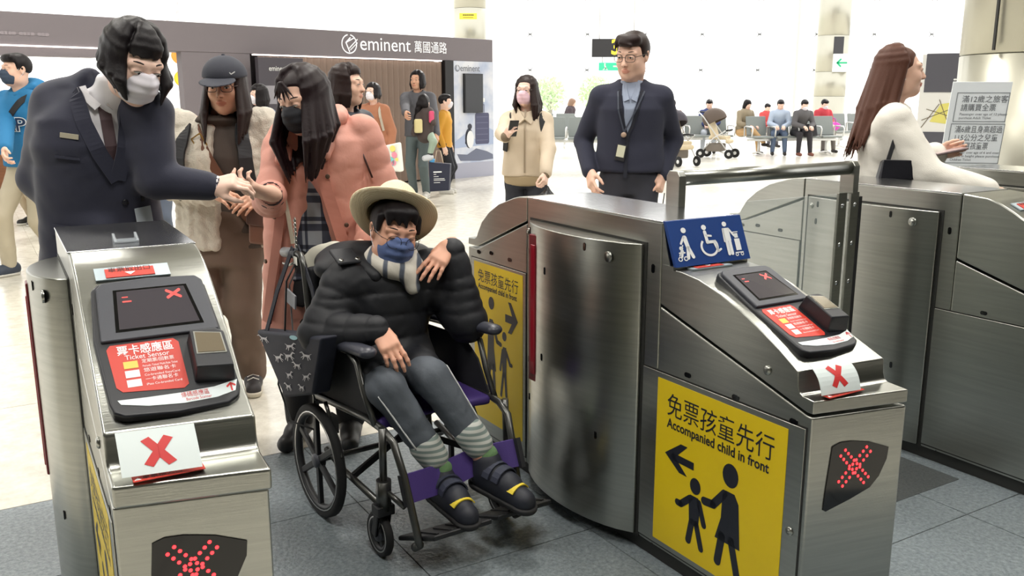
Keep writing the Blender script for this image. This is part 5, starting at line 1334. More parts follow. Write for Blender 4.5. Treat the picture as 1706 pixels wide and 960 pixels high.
# tote bag hanging from the wheelchair handle
def build_tote():
    navy=mat('tote_navy',(24,27,42),.7,bump=.05,bscale=200)
    P=[(-0.406,-0.290,0.588),(0.199,-0.290,0.695),(0.102,-0.290,0.477),(-0.155,-0.290,0.395)]
    t=empty('tote_bag',tuple(cw(-.25,-.30,.45)),WTH,'navy tote bag printed with pale animals hanging from the wheelchair handle','bag')
    org=np.array(cl(-.25,-.30,.45)); q0=[np.array(cl(*p))-org for p in P]
    th=.075; b=MB(); out=[tuple(p+V3(-th*.45,0,0)) for p in q0]; inn=[tuple(p*V3(1,1,1)+V3(th*.45,0,0)) for p in q0]
    b.prism(out,inn); b.build('bag_body',navy,t,bevel=.012,seg=3)
    top0,top1=q0[0],q0[1]
    hook=np.array(cl(-.225,-.225,.905))-org
    for k,e in((.12,-.03),(.75,.03)):
        a=top0+(top1-top0)*k+V3(e,0,0); strap('bag_handle',[a+V3(0,0,-.04),a+(hook-a)*.5+V3(e*.4,-.01,.0),hook+V3(e*.3,0,.012)],.024,.004,navy,t,(0,0,0),(-1,0,0))
    rnd=random.Random(3); pr=mat('print_pale',(206,204,206),.7); X0=-th*.45-.0015
    def pt(u,v): 
        a=q0[0]+(q0[1]-q0[0])*u; c=q0[3]+(q0[2]-q0[3])*u; p=a+(c-a)*v; return (p[0]+X0-.0015,p[1],p[2])
    for i,(u,v) in enumerate([(.10,.12),(.55,.2),(.80,.33),(.28,.40),(.62,.5),(.42,.66),(.82,.68),(.30,.84),(.68,.86),(.5,.36)]):
        s=.06+.02*rnd.random(); f=rnd.choice((-1,1)); F=Flat(lambda x,y,u=u,v=v,f=f,s=s: pt(u+f*x*s*1.3,v-y*s*1.1))
        F.stroke([(-.5,.0),(.3,.12)],.5,.4); F.stroke([(.3,.2),(.7,.75)],.28,.2); F.stroke([(.7,.75),(1.05,.6)],.25,.12); F.stroke([(-.5,.0),(-.9,-.7)],.2,.1); F.stroke([(-.3,-.1),(-.5,-.9)],.18,.1); F.stroke([(.25,-.05),(.55,-.75)],.18,.1); F.stroke([(.35,.0),(.85,-.4)],.16,.1); F.stroke([(-.6,.2),(-1.0,.5)],.14,.05)
        F.build('animal_print',pr,t)
    F=Flat(lambda x,y: pt(.62+x*.05,.05+y*.03)); F.disc(0,0,1.2,20); F.build('pale_badge',mat('badge_cyan',(150,196,206),.5),t)
    b=MB(); c=np.array(cl(-.20,-.262,.74))-org; b.box(tuple(c),(.006,.09,.05),Matrix.Rotation(.2,3,'X')); b.build('grey_tag',mat('tag_grey',(150,152,158),.6),t)
build_tote()

# ================================================================ PEOPLE: child in the wheelchair
def build_kid():
    p=Person('seated child in a straw hat, blue mask and black puffer jacket in the wheelchair',tuple(cw(.05,0,.44))); o=p.loc; yaw=WTH
    puff=mat('black_puffer',(17,19,26),.60,bump=.06,bscale=60)
    shR,shL=cw(.03,-.150,.832),cw(.07,.150,.838)
    elR,wrR=cw(.05,-.262,.665),cw(.275,-.172,.712); elL,wrL=cw(.205,.215,.668),cw(.165,.185,.915)
    ctr=lambda f,l,z: cw(f,l,z)
    rows=[(.455,*cw(.02,-.03,0)[:2],.165,.140),(.55,*cw(.02,-.03,0)[:2],.172,.150),(.68,*cw(.01,-.015,0)[:2],.168,.148),(.78,*cw(.02,.0,0)[:2],.166,.135),(.845,*cw(.03,.0,0)[:2],.150,.110),(.885,*cw(.035,.0,0)[:2],.095,.085),(.90,*cw(.04,.0,0)[:2],.07,.07)]
    J=[vloft(rows,yaw)]+arm(shR,elR,wrR,(.082,.076,.052),.04,(3,.009))+arm(shL,elL,wrL,(.082,.076,.050),.04,(3,.009))
    J+=[rc(cw(.12,-.12,.50),cw(.27,-.15,.545),.095,.07,.05),rc(cw(.12,.05,.50),cw(.26,-.0,.545),.095,.07,.05)]
    nb=cw(.05,.005,.885)
    fa,_=surf(rows,yaw,.03,.90,.03); fb,_=surf(rows,yaw,.02,.80,.02); J.append(rc(fa,fb,.05,.012).sub(.012))
    J.append(el(nb+V3(.015,-.02,.045),(.075,.075,.045)).sub(.015))
    qf=lambda X,Y,Z: F32(-.009)*(1-np.abs(np.sin(F32(PI/.080)*(Z+F32(.006)*np.sin(X*19)+F32(.010)*np.sin(Y*9))))**F32(.35))*(Z<.83)
    p.part('puffer_jacket',J,puff,.0072,[qf,folds(.0012,70,.7)])
    # hood lying behind the neck, collar wings
    hd=[el(cw(-.07,-.06,.87),(.15,.10,.075)),el(cw(-.02,-.15,.865),(.09,.075,.05),.04),el(cw(-.03,.13,.88),(.08,.07,.045),.04),rc(cw(.02,-.12,.89),cw(.11,-.085,.85),.03,.022,.02),rc(cw(.03,.10,.89),cw(.12,.06,.84),.03,.022,.02)]
    p.part('hood',hd,puff,.0085,folds(.003,40,1.1))
    tab=MB(); M_=frame(tuple(cw(.055,-.165,.918)-o),tuple(WL),(.25,-.35,.9)); tab.T=M_; tab.box((0,0,0),(.085,.085,.012)); tb=tab.build('hood_tab',puff,p.root,bevel=.006)
    for dx,dy in((-.028,-.028),(.03,-.03)):
        b=MB(M_); b.lathe([(.0035,.004),(.006,.004),(.008,.002),(.008,-.002)],14,(dx,dy,.006)); b.build('snap',steel,tb)
    zp,_=surf(rows,yaw,.05,.86,.02)
    tube_part('jacket_zip',[tuple(surf(rows,yaw,.055,.875,.022)[0]),tuple(surf(rows,yaw,.035,.83,.022)[0]),tuple(surf(rows,yaw,.028,.79,.018)[0])],.003,steel,p.root,o)
    # scarf
    scm=mix_mat('scarf_check',(190,186,176),plaid_soft,rough=.85,bump=.1,bscale=200)
    S=[]
    for i in range(12):
        a0,a1=2*PI*i/12,2*PI*(i+1)/12; f=lambda a: nb+V3(0,0,.008-.018*math.cos(a+.3))+WF*(.020+.064*math.cos(a))+WL*.066*math.sin(a)
        S.append(rc(f(a0),f(a1),.030,.030,.015))
    S+=[rc(cw(.130,-.045,.878),cw(.152,.015,.852),.033,.031,.012),rc(cw(.130,.06,.880),cw(.155,.022,.850),.029,.027,.010),rc(cw(.155,.010,.855),cw(.160,.030,.805),.028,.024,.010)]
    p.part('scarf',S,scm,.0062,folds(.003,60,1))
    # track trousers with white piping, striped cuffs
    tr=mat('track_charcoal',(80,86,94),.75,bump=.5,bscale=16,stretch=(1,1,1))
    hipR,hipL=cw(.02,-.10,.50),cw(.02,.03,.50); knR,knL=cw(.340,-.172,.538),cw(.352,-.018,.545); anR,anL=cw(.44,-.035,.262),cw(.492,.105,.29)
    Q=[rc(hipR,knR,.080,.064,.01),rc(knR,anR+(knR-anR)*.22,.063,.044,.012),rc(hipL,knL,.080,.064,.006),rc(knL,anL+(knL-anL)*.22,.063,.044,.006)]
    p.part('track_trousers',Q,tr,.0075,[folds(.0030,40,.2),folds(.0012,90,1)])
    pm=mat('piping_white',(214,216,216),.6); cuffm=mix_mat('cuff_stripes',(170,174,170),cuff_stripes,rough=.9)
    for kn,an,hp,sl in((knR,anR,hipR,-1),(knL,anL,hipL,1)):
        d=unit(an-kn); sd=unit(np.cross(d,V3(0,0,1)))*(1 if sl>0 else -1); sd = WL*1.0 if sl>0 else WL*-1.0
        sd=unit(sd-d*float(sd@d)); fwv=unit(np.cross(d,sd)); fwv = fwv if float(fwv@WF)>0 else -fwv
        pts=[]
        for t in np.linspace(0,.66,8):
            r=.063-.019*t/.78; pts.append(kn+(an-kn)*t+unit(sd*.9+fwv*(.55-.2*t))*(r+.0015))
        dh=unit(kn-hp); pts=[kn-dh*.06+unit(sd*.9+V3(0,0,.6))*.0655]+pts
        tube_part('piping',pts,.0032,pm,p.root,o,6)
        p.part('striped_cuff',[rc(kn+(an-kn)*.70,kn+(an-kn)*.84,.053,.049,.01),],cuffm,.0058,folds(.0015,60,1))
    skin=SKIN('skin_child',(222,168,142))
    sock=mat('sock_green',(98,130,88),.9,bump=.2,bscale=250)
    shm=mat('shoe_navy',(28,31,42),.6); yel=mat('shoe_yellow',(226,202,60),.6); slm=mat('shoe_sole',(34,34,36),.7)
    feet=[]
    for an,toe,l in((anR,cw(.605,-.045,.135),-1),(anL,cw(.645,.135,.155),1)):
        hl=an+V3(0,0,-.115); d=unit(toe-hl); up=unit(V3(0,0,1)-d*d[2]); sdv=np.cross(d,up)
        p.part('sock',[rc(an+V3(0,0,.005),an+V3(0,0,-.07),.037,.039,.02),rc(an+V3(0,0,-.07),hl+d*.07+up*.045,.038,.034,.02)],sock,.0058)
        sh=p.part('sneaker',[rc(hl-d*.020+up*.040,hl+d*.162+up*.032,.046,.039,.02,flat=(*sdv,.95)),rc(hl-d*.005+up*.063,hl+d*.095+up*.062,.045,.038,.03),rc(hl+up*.078,hl+up*.095-d*.01,.046,.047,.02),plane(hl+up*.012,-up,.006)],shm,.0055)
        p.part('sole',[rc(hl-d*.022+up*.024,hl+d*.168+up*.024,.050,.043,.02),plane(hl,-up,.004),plane(hl+up*.022,up,.004)],slm,.0062,parent=sh)
        arc=lambda c,r,n=9,a=80: ([c+(sdv*math.sin(R(t))+up*math.cos(R(t)))*r for t in np.linspace(-a,a,n)],[sdv*math.sin(R(t))+up*math.cos(R(t)) for t in np.linspace(-a,a,n)])
        P_,N_=arc(hl+d*.126+up*.036,.0440,a=58); strap('toe_flash',P_,.036,.004,yel,sh,o,N_)
        for e,r in((.030,.0505),(.068,.0470)):
            P_,N_=arc(hl+d*e+up*.063,r); strap('hook_strap',P_,.028,.005,mat('strap_navy',(46,50,66),.7),sh,o,N_)
        feet.append(([rc(an+(knR-anR)*.30,an+V3(0,0,-.03),.033,.034)],.008))
        strap('sole_flash',[hl+d*.06-sdv*.049+up*.02,hl+d*.14-sdv*.046+up*.02],.014,.004,white_p,sh,o,-sdv)
    hc=cw(.075,.010,.985); M=head_axes(R(24),R(8),R(9)); s=.97
    dR=unit(wrR-elR)
    hR=hand(wrR+dR*.01,unit(dR*.55+V3(.10,-.25,-.72)),(.35,-.80,.35),'R',(.42,.45,.5,.55),.32,.90,.4)+[rc(wrR,wrR-dR*.08,.027,.031)]
    hL=hand(cw(.165,.172,.930),unit(cw(.210,.070,.868)-cw(.165,.172,.930)),unit(V3(.15,-.75,.65)),'L',(.28,.30,.34,.38),.15,.90,.4,.09)+[rc(wrL,elL+(wrL-elL)*.6,.026,.031),rc(wrL,cw(.165,.174,.930),.026,.024)]
    p.body(skin,(hc,M,s),[hR,hL],[rc(cw(.02,-.03,.50),cw(.03,0,.80),.10,.10),rc(shR,elR,.040,.034),rc(elR,wrR,.033,.027),rc(shL,elL,.040,.034),rc(elL,wrL,.033,.027),rc(shR,shL,.05),rc(cw(.03,0,.78),nb,.07,.045),rc(hipR,knR,.055,.045),rc(knR,anR,.042,.034),rc(hipL,knL,.055,.045),rc(knL,anL,.042,.034)],hres=.0042,handres=.0034,neck=nb-V3(0,0,.03),extra=feet)
    eyes(p.root,hc,M,s,o,closed=True)
    mk=mask(p.root,hc,M,s,o,mat('mask_blue',(86,104,150),.75,bump=.15,bscale=60),h=.0038,pleat=.0020,k=1.03)
    glasses(p.root,hc,M,s,o,mat('wire_dark',(40,36,38),.35,.6),True,.0225,-.006,-.118,.0010)
    q=lambda x,y,z: hc+M@V3(x,y,z)*s
    Hh=[grp(short_hair(front=.066,low=-.030)+[rc((-.045,-.060,.078),(-.05,-.076,.048),.020,.008,.012),rc((-.02,-.072,.082),(-.018,-.090,.052),.018,.006,.012),rc((.005,-.076,.082),(.008,-.094,.044),.016,.004,.012),rc((.035,-.066,.082),(.045,-.078,.056),.018,.006,.012),rc((-.066,-.03,.06),(-.074,-.040,.016),.016,.008,.012),rc((.066,-.03,.06),(.074,-.040,.016),.016,.008,.012)],hc,M,s,(-.11,-.13,-.1),(.11,.13,.14))]
    p.part('hair',Hh,hair_m,.0045)
    # straw hat pushed back on the head
    HM=head_axes(R(10),R(-43),R(13)); ht=empty('straw_hat',tuple(q(0,.044,.046)),0,'cream straw fedora on the head of the seated child','hat')
    straw=mix_mat('straw',(222,194,142),straw_nodes,rough=.75,bump=.25,bscale=260)
    Tm=Matrix([[*(HM[i]),0] for i in range(3)]+[[0,0,0,1]])
    b=MB(Tm); n=56; prof=[]
    rb=[(.092,.0),(.105,-.004),(.122,-.004),(.138,-.001),(.151,.004),(.157,.009)]
    v=[];f=[]
    for k_,(r,z) in enumerate(rb+[(x,zz+.0035) for x,zz in rb[::-1]]):
        for j in range(n):
            a=2*PI*j/n; wv=.012*math.cos(2*a)+.004*math.cos(a); w=max(0,(r-.09)/.06)
            v.append((r*.97*math.cos(a),r*1.06*math.sin(a),z+wv*w))
    K=2*len(rb)
    for i in range(K):
        for j in range(n): f.append((i*n+j,i*n+(j+1)%n,((i+1)%K)*n+(j+1)%n,((i+1)%K)*n+j))
    b.add(v,f,True); b.build('brim',straw,ht)
    b=MB(Tm); v=[];f=[]
    pc=[(.092,-.002),(.091,.02),(.085,.050),(.076,.085),(.066,.106),(.052,.114),(.030,.106),(.0005,.098)]
    for r,z in pc:
        for j in range(n):
            a=2*PI*j/n; x=r*.97*math.cos(a); y=r*1.08*math.sin(a); pin=1-.22*max(0,(z-.03)/.07)*max(0,-math.sin(a))**2 if r>.05 else 1
            v.append((x*pin,y,z))
    for i in range(len(pc)-1):
        for j in range(n): f.append((i*n+j,i*n+(j+1)%n,(i+1)*n+(j+1)%n,(i+1)*n+j))
    b.add(v,f,True); b.build('crown',straw,ht)
    b=MB(Tm); b.lathe([(.0935,.002),(.0945,.012),(.0925,.026)],n); 
    o2=b.build('hat_band',mat('straw_band',(206,176,120),.7),ht); o2.data.transform(Tm@Matrix.Diagonal((.985,1.10,1,1))@Tm.inverted())
def plaid_soft(nt, tc):
    w=nt.nodes.new('ShaderNodeTexWave'); w.inputs['Scale'].default_value=5.5; w.inputs['Distortion'].default_value=2.5; nt.links.new(tc.outputs['Object'],w.inputs[0])
    r=nt.nodes.new('ShaderNodeValToRGB'); nt.links.new(w.outputs[1],r.inputs[0]); c=r.color_ramp; c.elements[0].color=lin((86,92,104)); c.elements[0].position=.12; c.elements[1].color=lin((206,201,190)); c.elements[1].position=.30
    return r.outputs[0]
def cuff_stripes(nt, tc):
    s=nt.nodes.new('ShaderNodeSeparateXYZ'); nt.links.new(tc.outputs['Object'],s.inputs[0])
    a=nt.nodes.new('ShaderNodeMath'); a.operation='MULTIPLY'; a.inputs[1].default_value=330; nt.links.new(s.outputs[2],a.inputs[0])
    b=nt.nodes.new('ShaderNodeMath'); b.operation='SINE'; nt.links.new(a.outputs[0],b.inputs[0])
    r=nt.nodes.new('ShaderNodeMapRange'); r.inputs[1].default_value=-.3; r.inputs[2].default_value=.3; nt.links.new(b.outputs[0],r.inputs[0])
    return tri_mix(nt,r.outputs[0],(120,134,130),(186,188,182))
def straw_nodes(nt, tc):
    n=nt.nodes.new('ShaderNodeTexWave'); n.wave_type='RINGS'; n.rings_direction='Z'; n.inputs['Scale'].default_value=55; n.inputs['Distortion'].default_value=.6; nt.links.new(tc.outputs['Object'],n.inputs[0])
    return tri_mix(nt,n.outputs[1],(240,226,194),(224,204,164))
build_kid()

# ================================================================ PEOPLE: standing in the hall
def build_sweater():
    navy=mat('navy_cardigan',(44,46,62),.9,bump=.05,bscale=200); slate=mat('slate_trousers',(46,47,56),.8)
    h=Human('person in a navy cardigan and glasses with an ID lanyard standing past the right gate',(0.726,5.600,0.922)[:2],R(-8),1.785,navy,slate,skin_f,
        handR=(0.474,5.540,0.983),handL=(0.927,5.560,0.959),head=(R(-24),R(10),R(2)),w=.205,d=.135,hem=.93,res=.009,arm_r=(.070,.057,.044),handpose=((.5,.55,.6,.65),(1.1,1.15,1.2,1.2)),
        tname="cardigan",hs=1.07,tdisp=[folds(.0018,22,1.7)],hints=(None,None))
    o=h.loc; T,y=h.T,h.yaw
    sm=mat('grey_blue_shirt',(142,152,172),.75)
    # V neck with shirt, collar, button band
    b=MB(); 
    F=[surf(T,y,a,z,.004)[0]-o for a,z in((-.062,1.475),(-.01,1.47),(.062,1.475),(.045,1.38),(-.012,1.20),(-.045,1.33))]
    S=[vloft(grow(T,.003),y)]
    A,_=surf(T,y,.0,1.50,.02); B,_=surf(T,y,-.015,1.20,.02)
    S=[rc(A,B,.062,.012,.01)]+[vloft(grow(T,.0045),y).cut(.004)]
    h.part('shirt',S,sm,.006)
    for sx in(-1,1):
        q=[h.nb+h.sd*sx*.060+h.fw*.0+V3(0,0,.030),h.nb+h.sd*sx*.052+h.fw*.055+V3(0,0,.015),surf(T,y,sx*.020-.004,1.405,.012)[0]]; strap('collar',q,.036,.006,sm,h.root,o,h.fw+h.sd*sx*.4+V3(0,0,.3))
        sband('neck_band',T,y,[(sx*.066-.004,1.47),(sx*.055-.006,1.38),(sx*.025-.012,1.26),(-.016,1.19)],.018,.004,mat('cardigan_rib',(30,32,44),.85),h.root,o,e=.005)
    sband('button_band',T,y,[(-.016,1.19),(-.02,1.08),(-.022,.95)],.022,.003,mat('cardigan_rib',(30,32,44),.85),h.root,o,e=.004)
    lan=mat('lanyard_slate',(60,66,80),.6)
    for sx in(-1,1): sband('lanyard',T,y,[(sx*.075,1.46),(sx*.050-.02,1.35),(-.035,1.22)],.010,.002,lan,h.root,o,e=.012)
    disc_on(T,y,-.036,1.205,.016,mat('reel_tan',(176,150,130),.4),'badge_reel',h.root,o,e=.014,t=.006)
    quad_on(T,y,-.050,1.10,.062,.098,mat('card_black',(40,42,46),.4),'badge_holder',h.root,o,e=.014,tilt=-.18)
    quad_on(T,y,-.050,1.108,.048,.070,mat('card_pale',(214,214,190),.5),'id_card',h.root,o,e=.0165,tilt=-.18)
    glasses(h.root,h.hc,h.M,h.s,o,mat('glasses_dark',(36,26,28),.3),r=.0235,wire=.0016)
    h.hair(short_hair(front=.058,low=-.02)+[rc((-.045,-.045,.090),(.05,-.050,.092),.024,.020,.02),rc((-.055,-.066,.076),(-.062,-.070,.05),.014,.006,.01),rc((-.02,-.085,.078),(.03,-.088,.066),.016,.010,.012)],hair_b,h=.0055)
    b=MB(); w=h.J['wL']; b.bar(tuple(w+V3(.01,-.03,-.11)-o),tuple(w+V3(.0,-.04,-.18)-o),.012,.005); b.build('pen',mat('pen_dark',(50,50,56),.4),h.root)
build_sweater()

def build_beige():
    bj=mat('beige_jacket',(202,186,164),.7,bump=.3,bscale=14); dk=mat('black_jeans',(30,32,40),.8)
    h=Human('person in a beige jacket and pink mask walking with a small black bag',(0.109,6.961,0.000)[:2],R(-6),1.565,bj,dk,skin_p,fem=True,
        handR=(-0.047,6.500,1.145),handL=(0.246,6.620,0.879),hints=(V3(-.6,.2,-.6),V3(.5,.5,0)),head=(R(-14),R(-2),0),w=.205,d=.145,hem=.90,res=.0105,arm_r=(.070,.062,.048),
        maskm=mat('mask_pink',(232,196,208),.75),tname='jacket',tdisp=[folds(.003,22,1.2)],handpose=(.9,1.2),hand_d=((V3(.3,-.5,.5),V3(-.3,-.8,.2)),None))
    o=h.loc; T,y=h.T,h.yaw
    sband('zip',T,y,[(0,1.33),(0,1.1),(0,.86)],.012,.004,mat('zip_beige',(150,134,112),.5),h.root,o,e=.006)
    for sx in(-1,1):
        sband('rucksack_strap',grow(T,.004),y,[(sx*.115,1.30),(sx*.135,1.17),(sx*.15,1.02)],.045,.010,mat('strap_black',(30,30,34),.7),h.root,o,e=.006)
        strap('collar',[h.nb+h.sd*sx*.085+V3(0,0,.02),h.nb+h.sd*sx*.075+h.fw*.06+V3(0,0,.0),surf(T,y,sx*.02,1.24,.02)[0]],.06,.012,bj,h.root,o,h.fw+h.sd*sx*.5+V3(0,0,.4))
        e,w=(h.J['eR'],h.J['wR']) if sx<0 else (h.J['eL'],h.J['wL']); d=unit(w-e); h.part('ribbed_cuff',[rc(w-d*.03,w+d*.012,.042,.038)],mat('cuff_dark',(120,104,84),.8),.008)
    h.part('waist_rib',[vloft([(.82*h.k,o[0],o[1],.178*h.k,.128*h.k),(.91*h.k,o[0],o[1],.19*h.k,.14*h.k)],y)],mat('rib_tan',(160,142,112),.85),.011)
    glasses(h.root,h.hc,h.M,h.s,o,mat('wire_silver',(150,140,136),.3,.7),r=.022,wire=.0012)
    h.part('hair',flow_hair(h.hc,h.M,h.s,lambda a: .27-.04*(a/180),phi0=44,r=.0125,seed=2,fan=.022,drift=(.02,-.03,0)),hair_b,.0068)
    w=h.J['wL']; t=empty('carrier_bag',tuple(w+V3(.01,-.02,-.19)),0,'small black plastic bag held by the person in the beige jacket','bag')
    v,q=sdf_mesh([el((0,0,-.04),(.09,.05,.085)),rc((0,0,.03),(0,0,.085),.035,.012,.04)],.009,folds(.006,45,1)); quick_mesh('bag_body',v,q,mat('black_plastic_bag',(24,24,28),.35),t)
    ph=empty('phone',tuple(h.J['wR']+V3(.055,-.06,.06)),R(20),'phone in the right hand of the person in the beige jacket','phone')
    b=MB(Matrix.Rotation(.5,4,'X')); b.box((0,0,0),(.07,.010,.13)); b.build('phone_body',mat('phone_dark',(60,56,52),.3),ph,bevel=.006); b=MB(Matrix.Rotation(.5,4,'X')); b.box((0,-.0055,0),(.062,.001,.12)); b.build('phone_screen',gloss_black,ph)
build_beige()

def build_white():
    ws=mat('cream_sweater',(226,222,212),.9,bump=.12,bscale=220,sheen=.2)
    h=Human('person with long chestnut hair and a cream sweater reaching over the far right gate',(1.765,4.26),R(72),1.655,ws,mat('blue_jeans',(80,94,120),.8),skin_f,fem=True,
        handR=(2.056,3.920,1.034),handL=(2.054,4.420,1.156),hints=(V3(.2,-.3,-.8),V3(.2,.2,-.9)),head=(R(12),R(-4),0),w=.20,d=.135,hem=.84,res=.008,arm_r=(.085,.082,.060),
        tname='sweater',tdisp=[folds(.003,24,3.3),folds(.001,80,1)],lip=(.72,.36,.36),hres=.0042,handpose=(.5,.9),hs=1.0)
    o=h.loc
    h.part('hair',flow_hair(h.hc,h.M,h.s,lambda a: .36+.08*(a/180),phi0=78,r=.0125,step=5.5,seed=9,fan=.016,drift=(-.10,-.02,0),bangs=None,end=(80,84)),hair_l,.0055)
    w=[V3(1.725,4.070,1.346),V3(1.695,4.040,1.242),V3(1.664,4.020,1.146)]
    strap('bag_chain',[V3(1.781,4.160,1.389)]+w,.018,.006,mat('strap_black',(30,30,34),.7),h.root,o,(0,-1,0))
    t=empty('shoulder_bag',(1.718,4.020,1.111),R(-8),'black quilted shoulder bag at the side of the person in the cream sweater','bag')
    b=MB(); b.prism([(-.095,-.035,-.055),(.105,-.035,-.06),(.065,-.03,.045),(-.075,-.03,.048)],[(-.095,.035,-.055),(.105,.035,-.06),(.065,.03,.045),(-.075,.03,.048)]); b.build('bag_body',mat('black_leather',(22,22,30),.35,bump=.05,bscale=80),t,bevel=.012,seg=3)
    b=MB(); b.prism([(-.085,-.042,-.03),(.095,-.042,-.035),(.065,-.036,.05),(-.075,-.036,.052)],[(-.085,-.036,-.03),(.095,-.036,-.035),(.065,-.03,.05),(-.075,-.03,.052)]); b.build('flap',MATS['black_leather'],t,bevel=.005)
    ph=empty('phone',(2.099,4.360,1.177),0,'phone held out by the person in the cream sweater','phone')
    Rm=Matrix.Rotation(R(-12),4,'Y'); b=MB(Rm); b.box((0,0,0),(.15,.075,.010)); b.build('phone_body',mat('phone_mauve',(120,104,104),.35),ph,bevel=.004); b=MB(Rm); b.box((0,0,.0055),(.14,.068,.001)); b.build('phone_screen',mat('phone_glow',(190,170,170),.3),ph)
    b=MB(); b.ell(tuple(h.q(-.084,.004,-.032)-o),(.004,.004,.005),8,6); b.build('earring',mat('pearl',(240,236,230),.2),h.root)
build_white()

def build_hoodie():
    hb=mat('blue_hoodie',(34,112,160),.85,bump=.06,bscale=200); kh=mat('khaki_trousers',(190,180,158),.8)
    lx=(-3.86,7.25)
    h=Human('person in a blue GAP hoodie, khaki trousers and dark mask at the left edge',lx[:2],R(-22),1.74,hb,kh,skin_f,
        handR=(-3.765,6.750,1.045),handL=(-3.392,7.000,1.067),hints=(V3(-.7,.3,-.4),V3(.5,.6,0)),head=(R(-14),0,0),w=.205,d=.145,hem=.86,res=.0105,arm_r=(.082,.070,.056),maskm=mat('mask_slate',(58,72,92),.75),
        tname='hoodie',feet=((-.16,.16),(.08,-.12)),shoem=mat('shoe_slate',(58,66,80),.6),tdisp=[folds(.003,22,.4)])
    o=h.loc; T,y=h.T,h.yaw
    h.part('hood',[el(h.nb-h.fw*.10+V3(0,0,.02),(.14,.10,.085)),rc(h.nb-h.fw*.03+h.sd*.09+V3(0,0,.03),h.nb+h.fw*.07+h.sd*.03-V3(0,0,.03),.035,.025,.03),rc(h.nb-h.fw*.03-h.sd*.09+V3(0,0,.03),h.nb+h.fw*.07-h.sd*.03-V3(0,0,.03),.035,.025,.03)],hb,.011,folds(.003,30,1))
    sband('bag_strap',T,y,[(.13,1.42),(.04,1.27),(-.07,1.12),(-.10,1.02)],.045,.008,mat('strap_black',(30,30,34),.7),h.root,o,e=.010)
    text('chest_lettering','GAP',.145,None,mat('letter_white',(226,228,228),.7),h.root,align='CENTER',fn=lambda p: Vector(tuple(surf(T,y,p.x*1.05,1.205+p.y,.009)[0]-o)),bold=.007)
    text('chest_lettering','GAP',.145,None,mat('letter_navy',(30,50,80),.7),h.root,align='CENTER',fn=lambda p: Vector(tuple(surf(T,y,p.x*1.05,1.205+p.y,.0105)[0]-o)),bold=.001)
    h.hair(short_hair(front=.056,low=-.015)+[rc((-.05,-.055,.085),(.055,-.055,.088),.024,.022,.02)],hair_m,h=.0075)
build_hoodie()

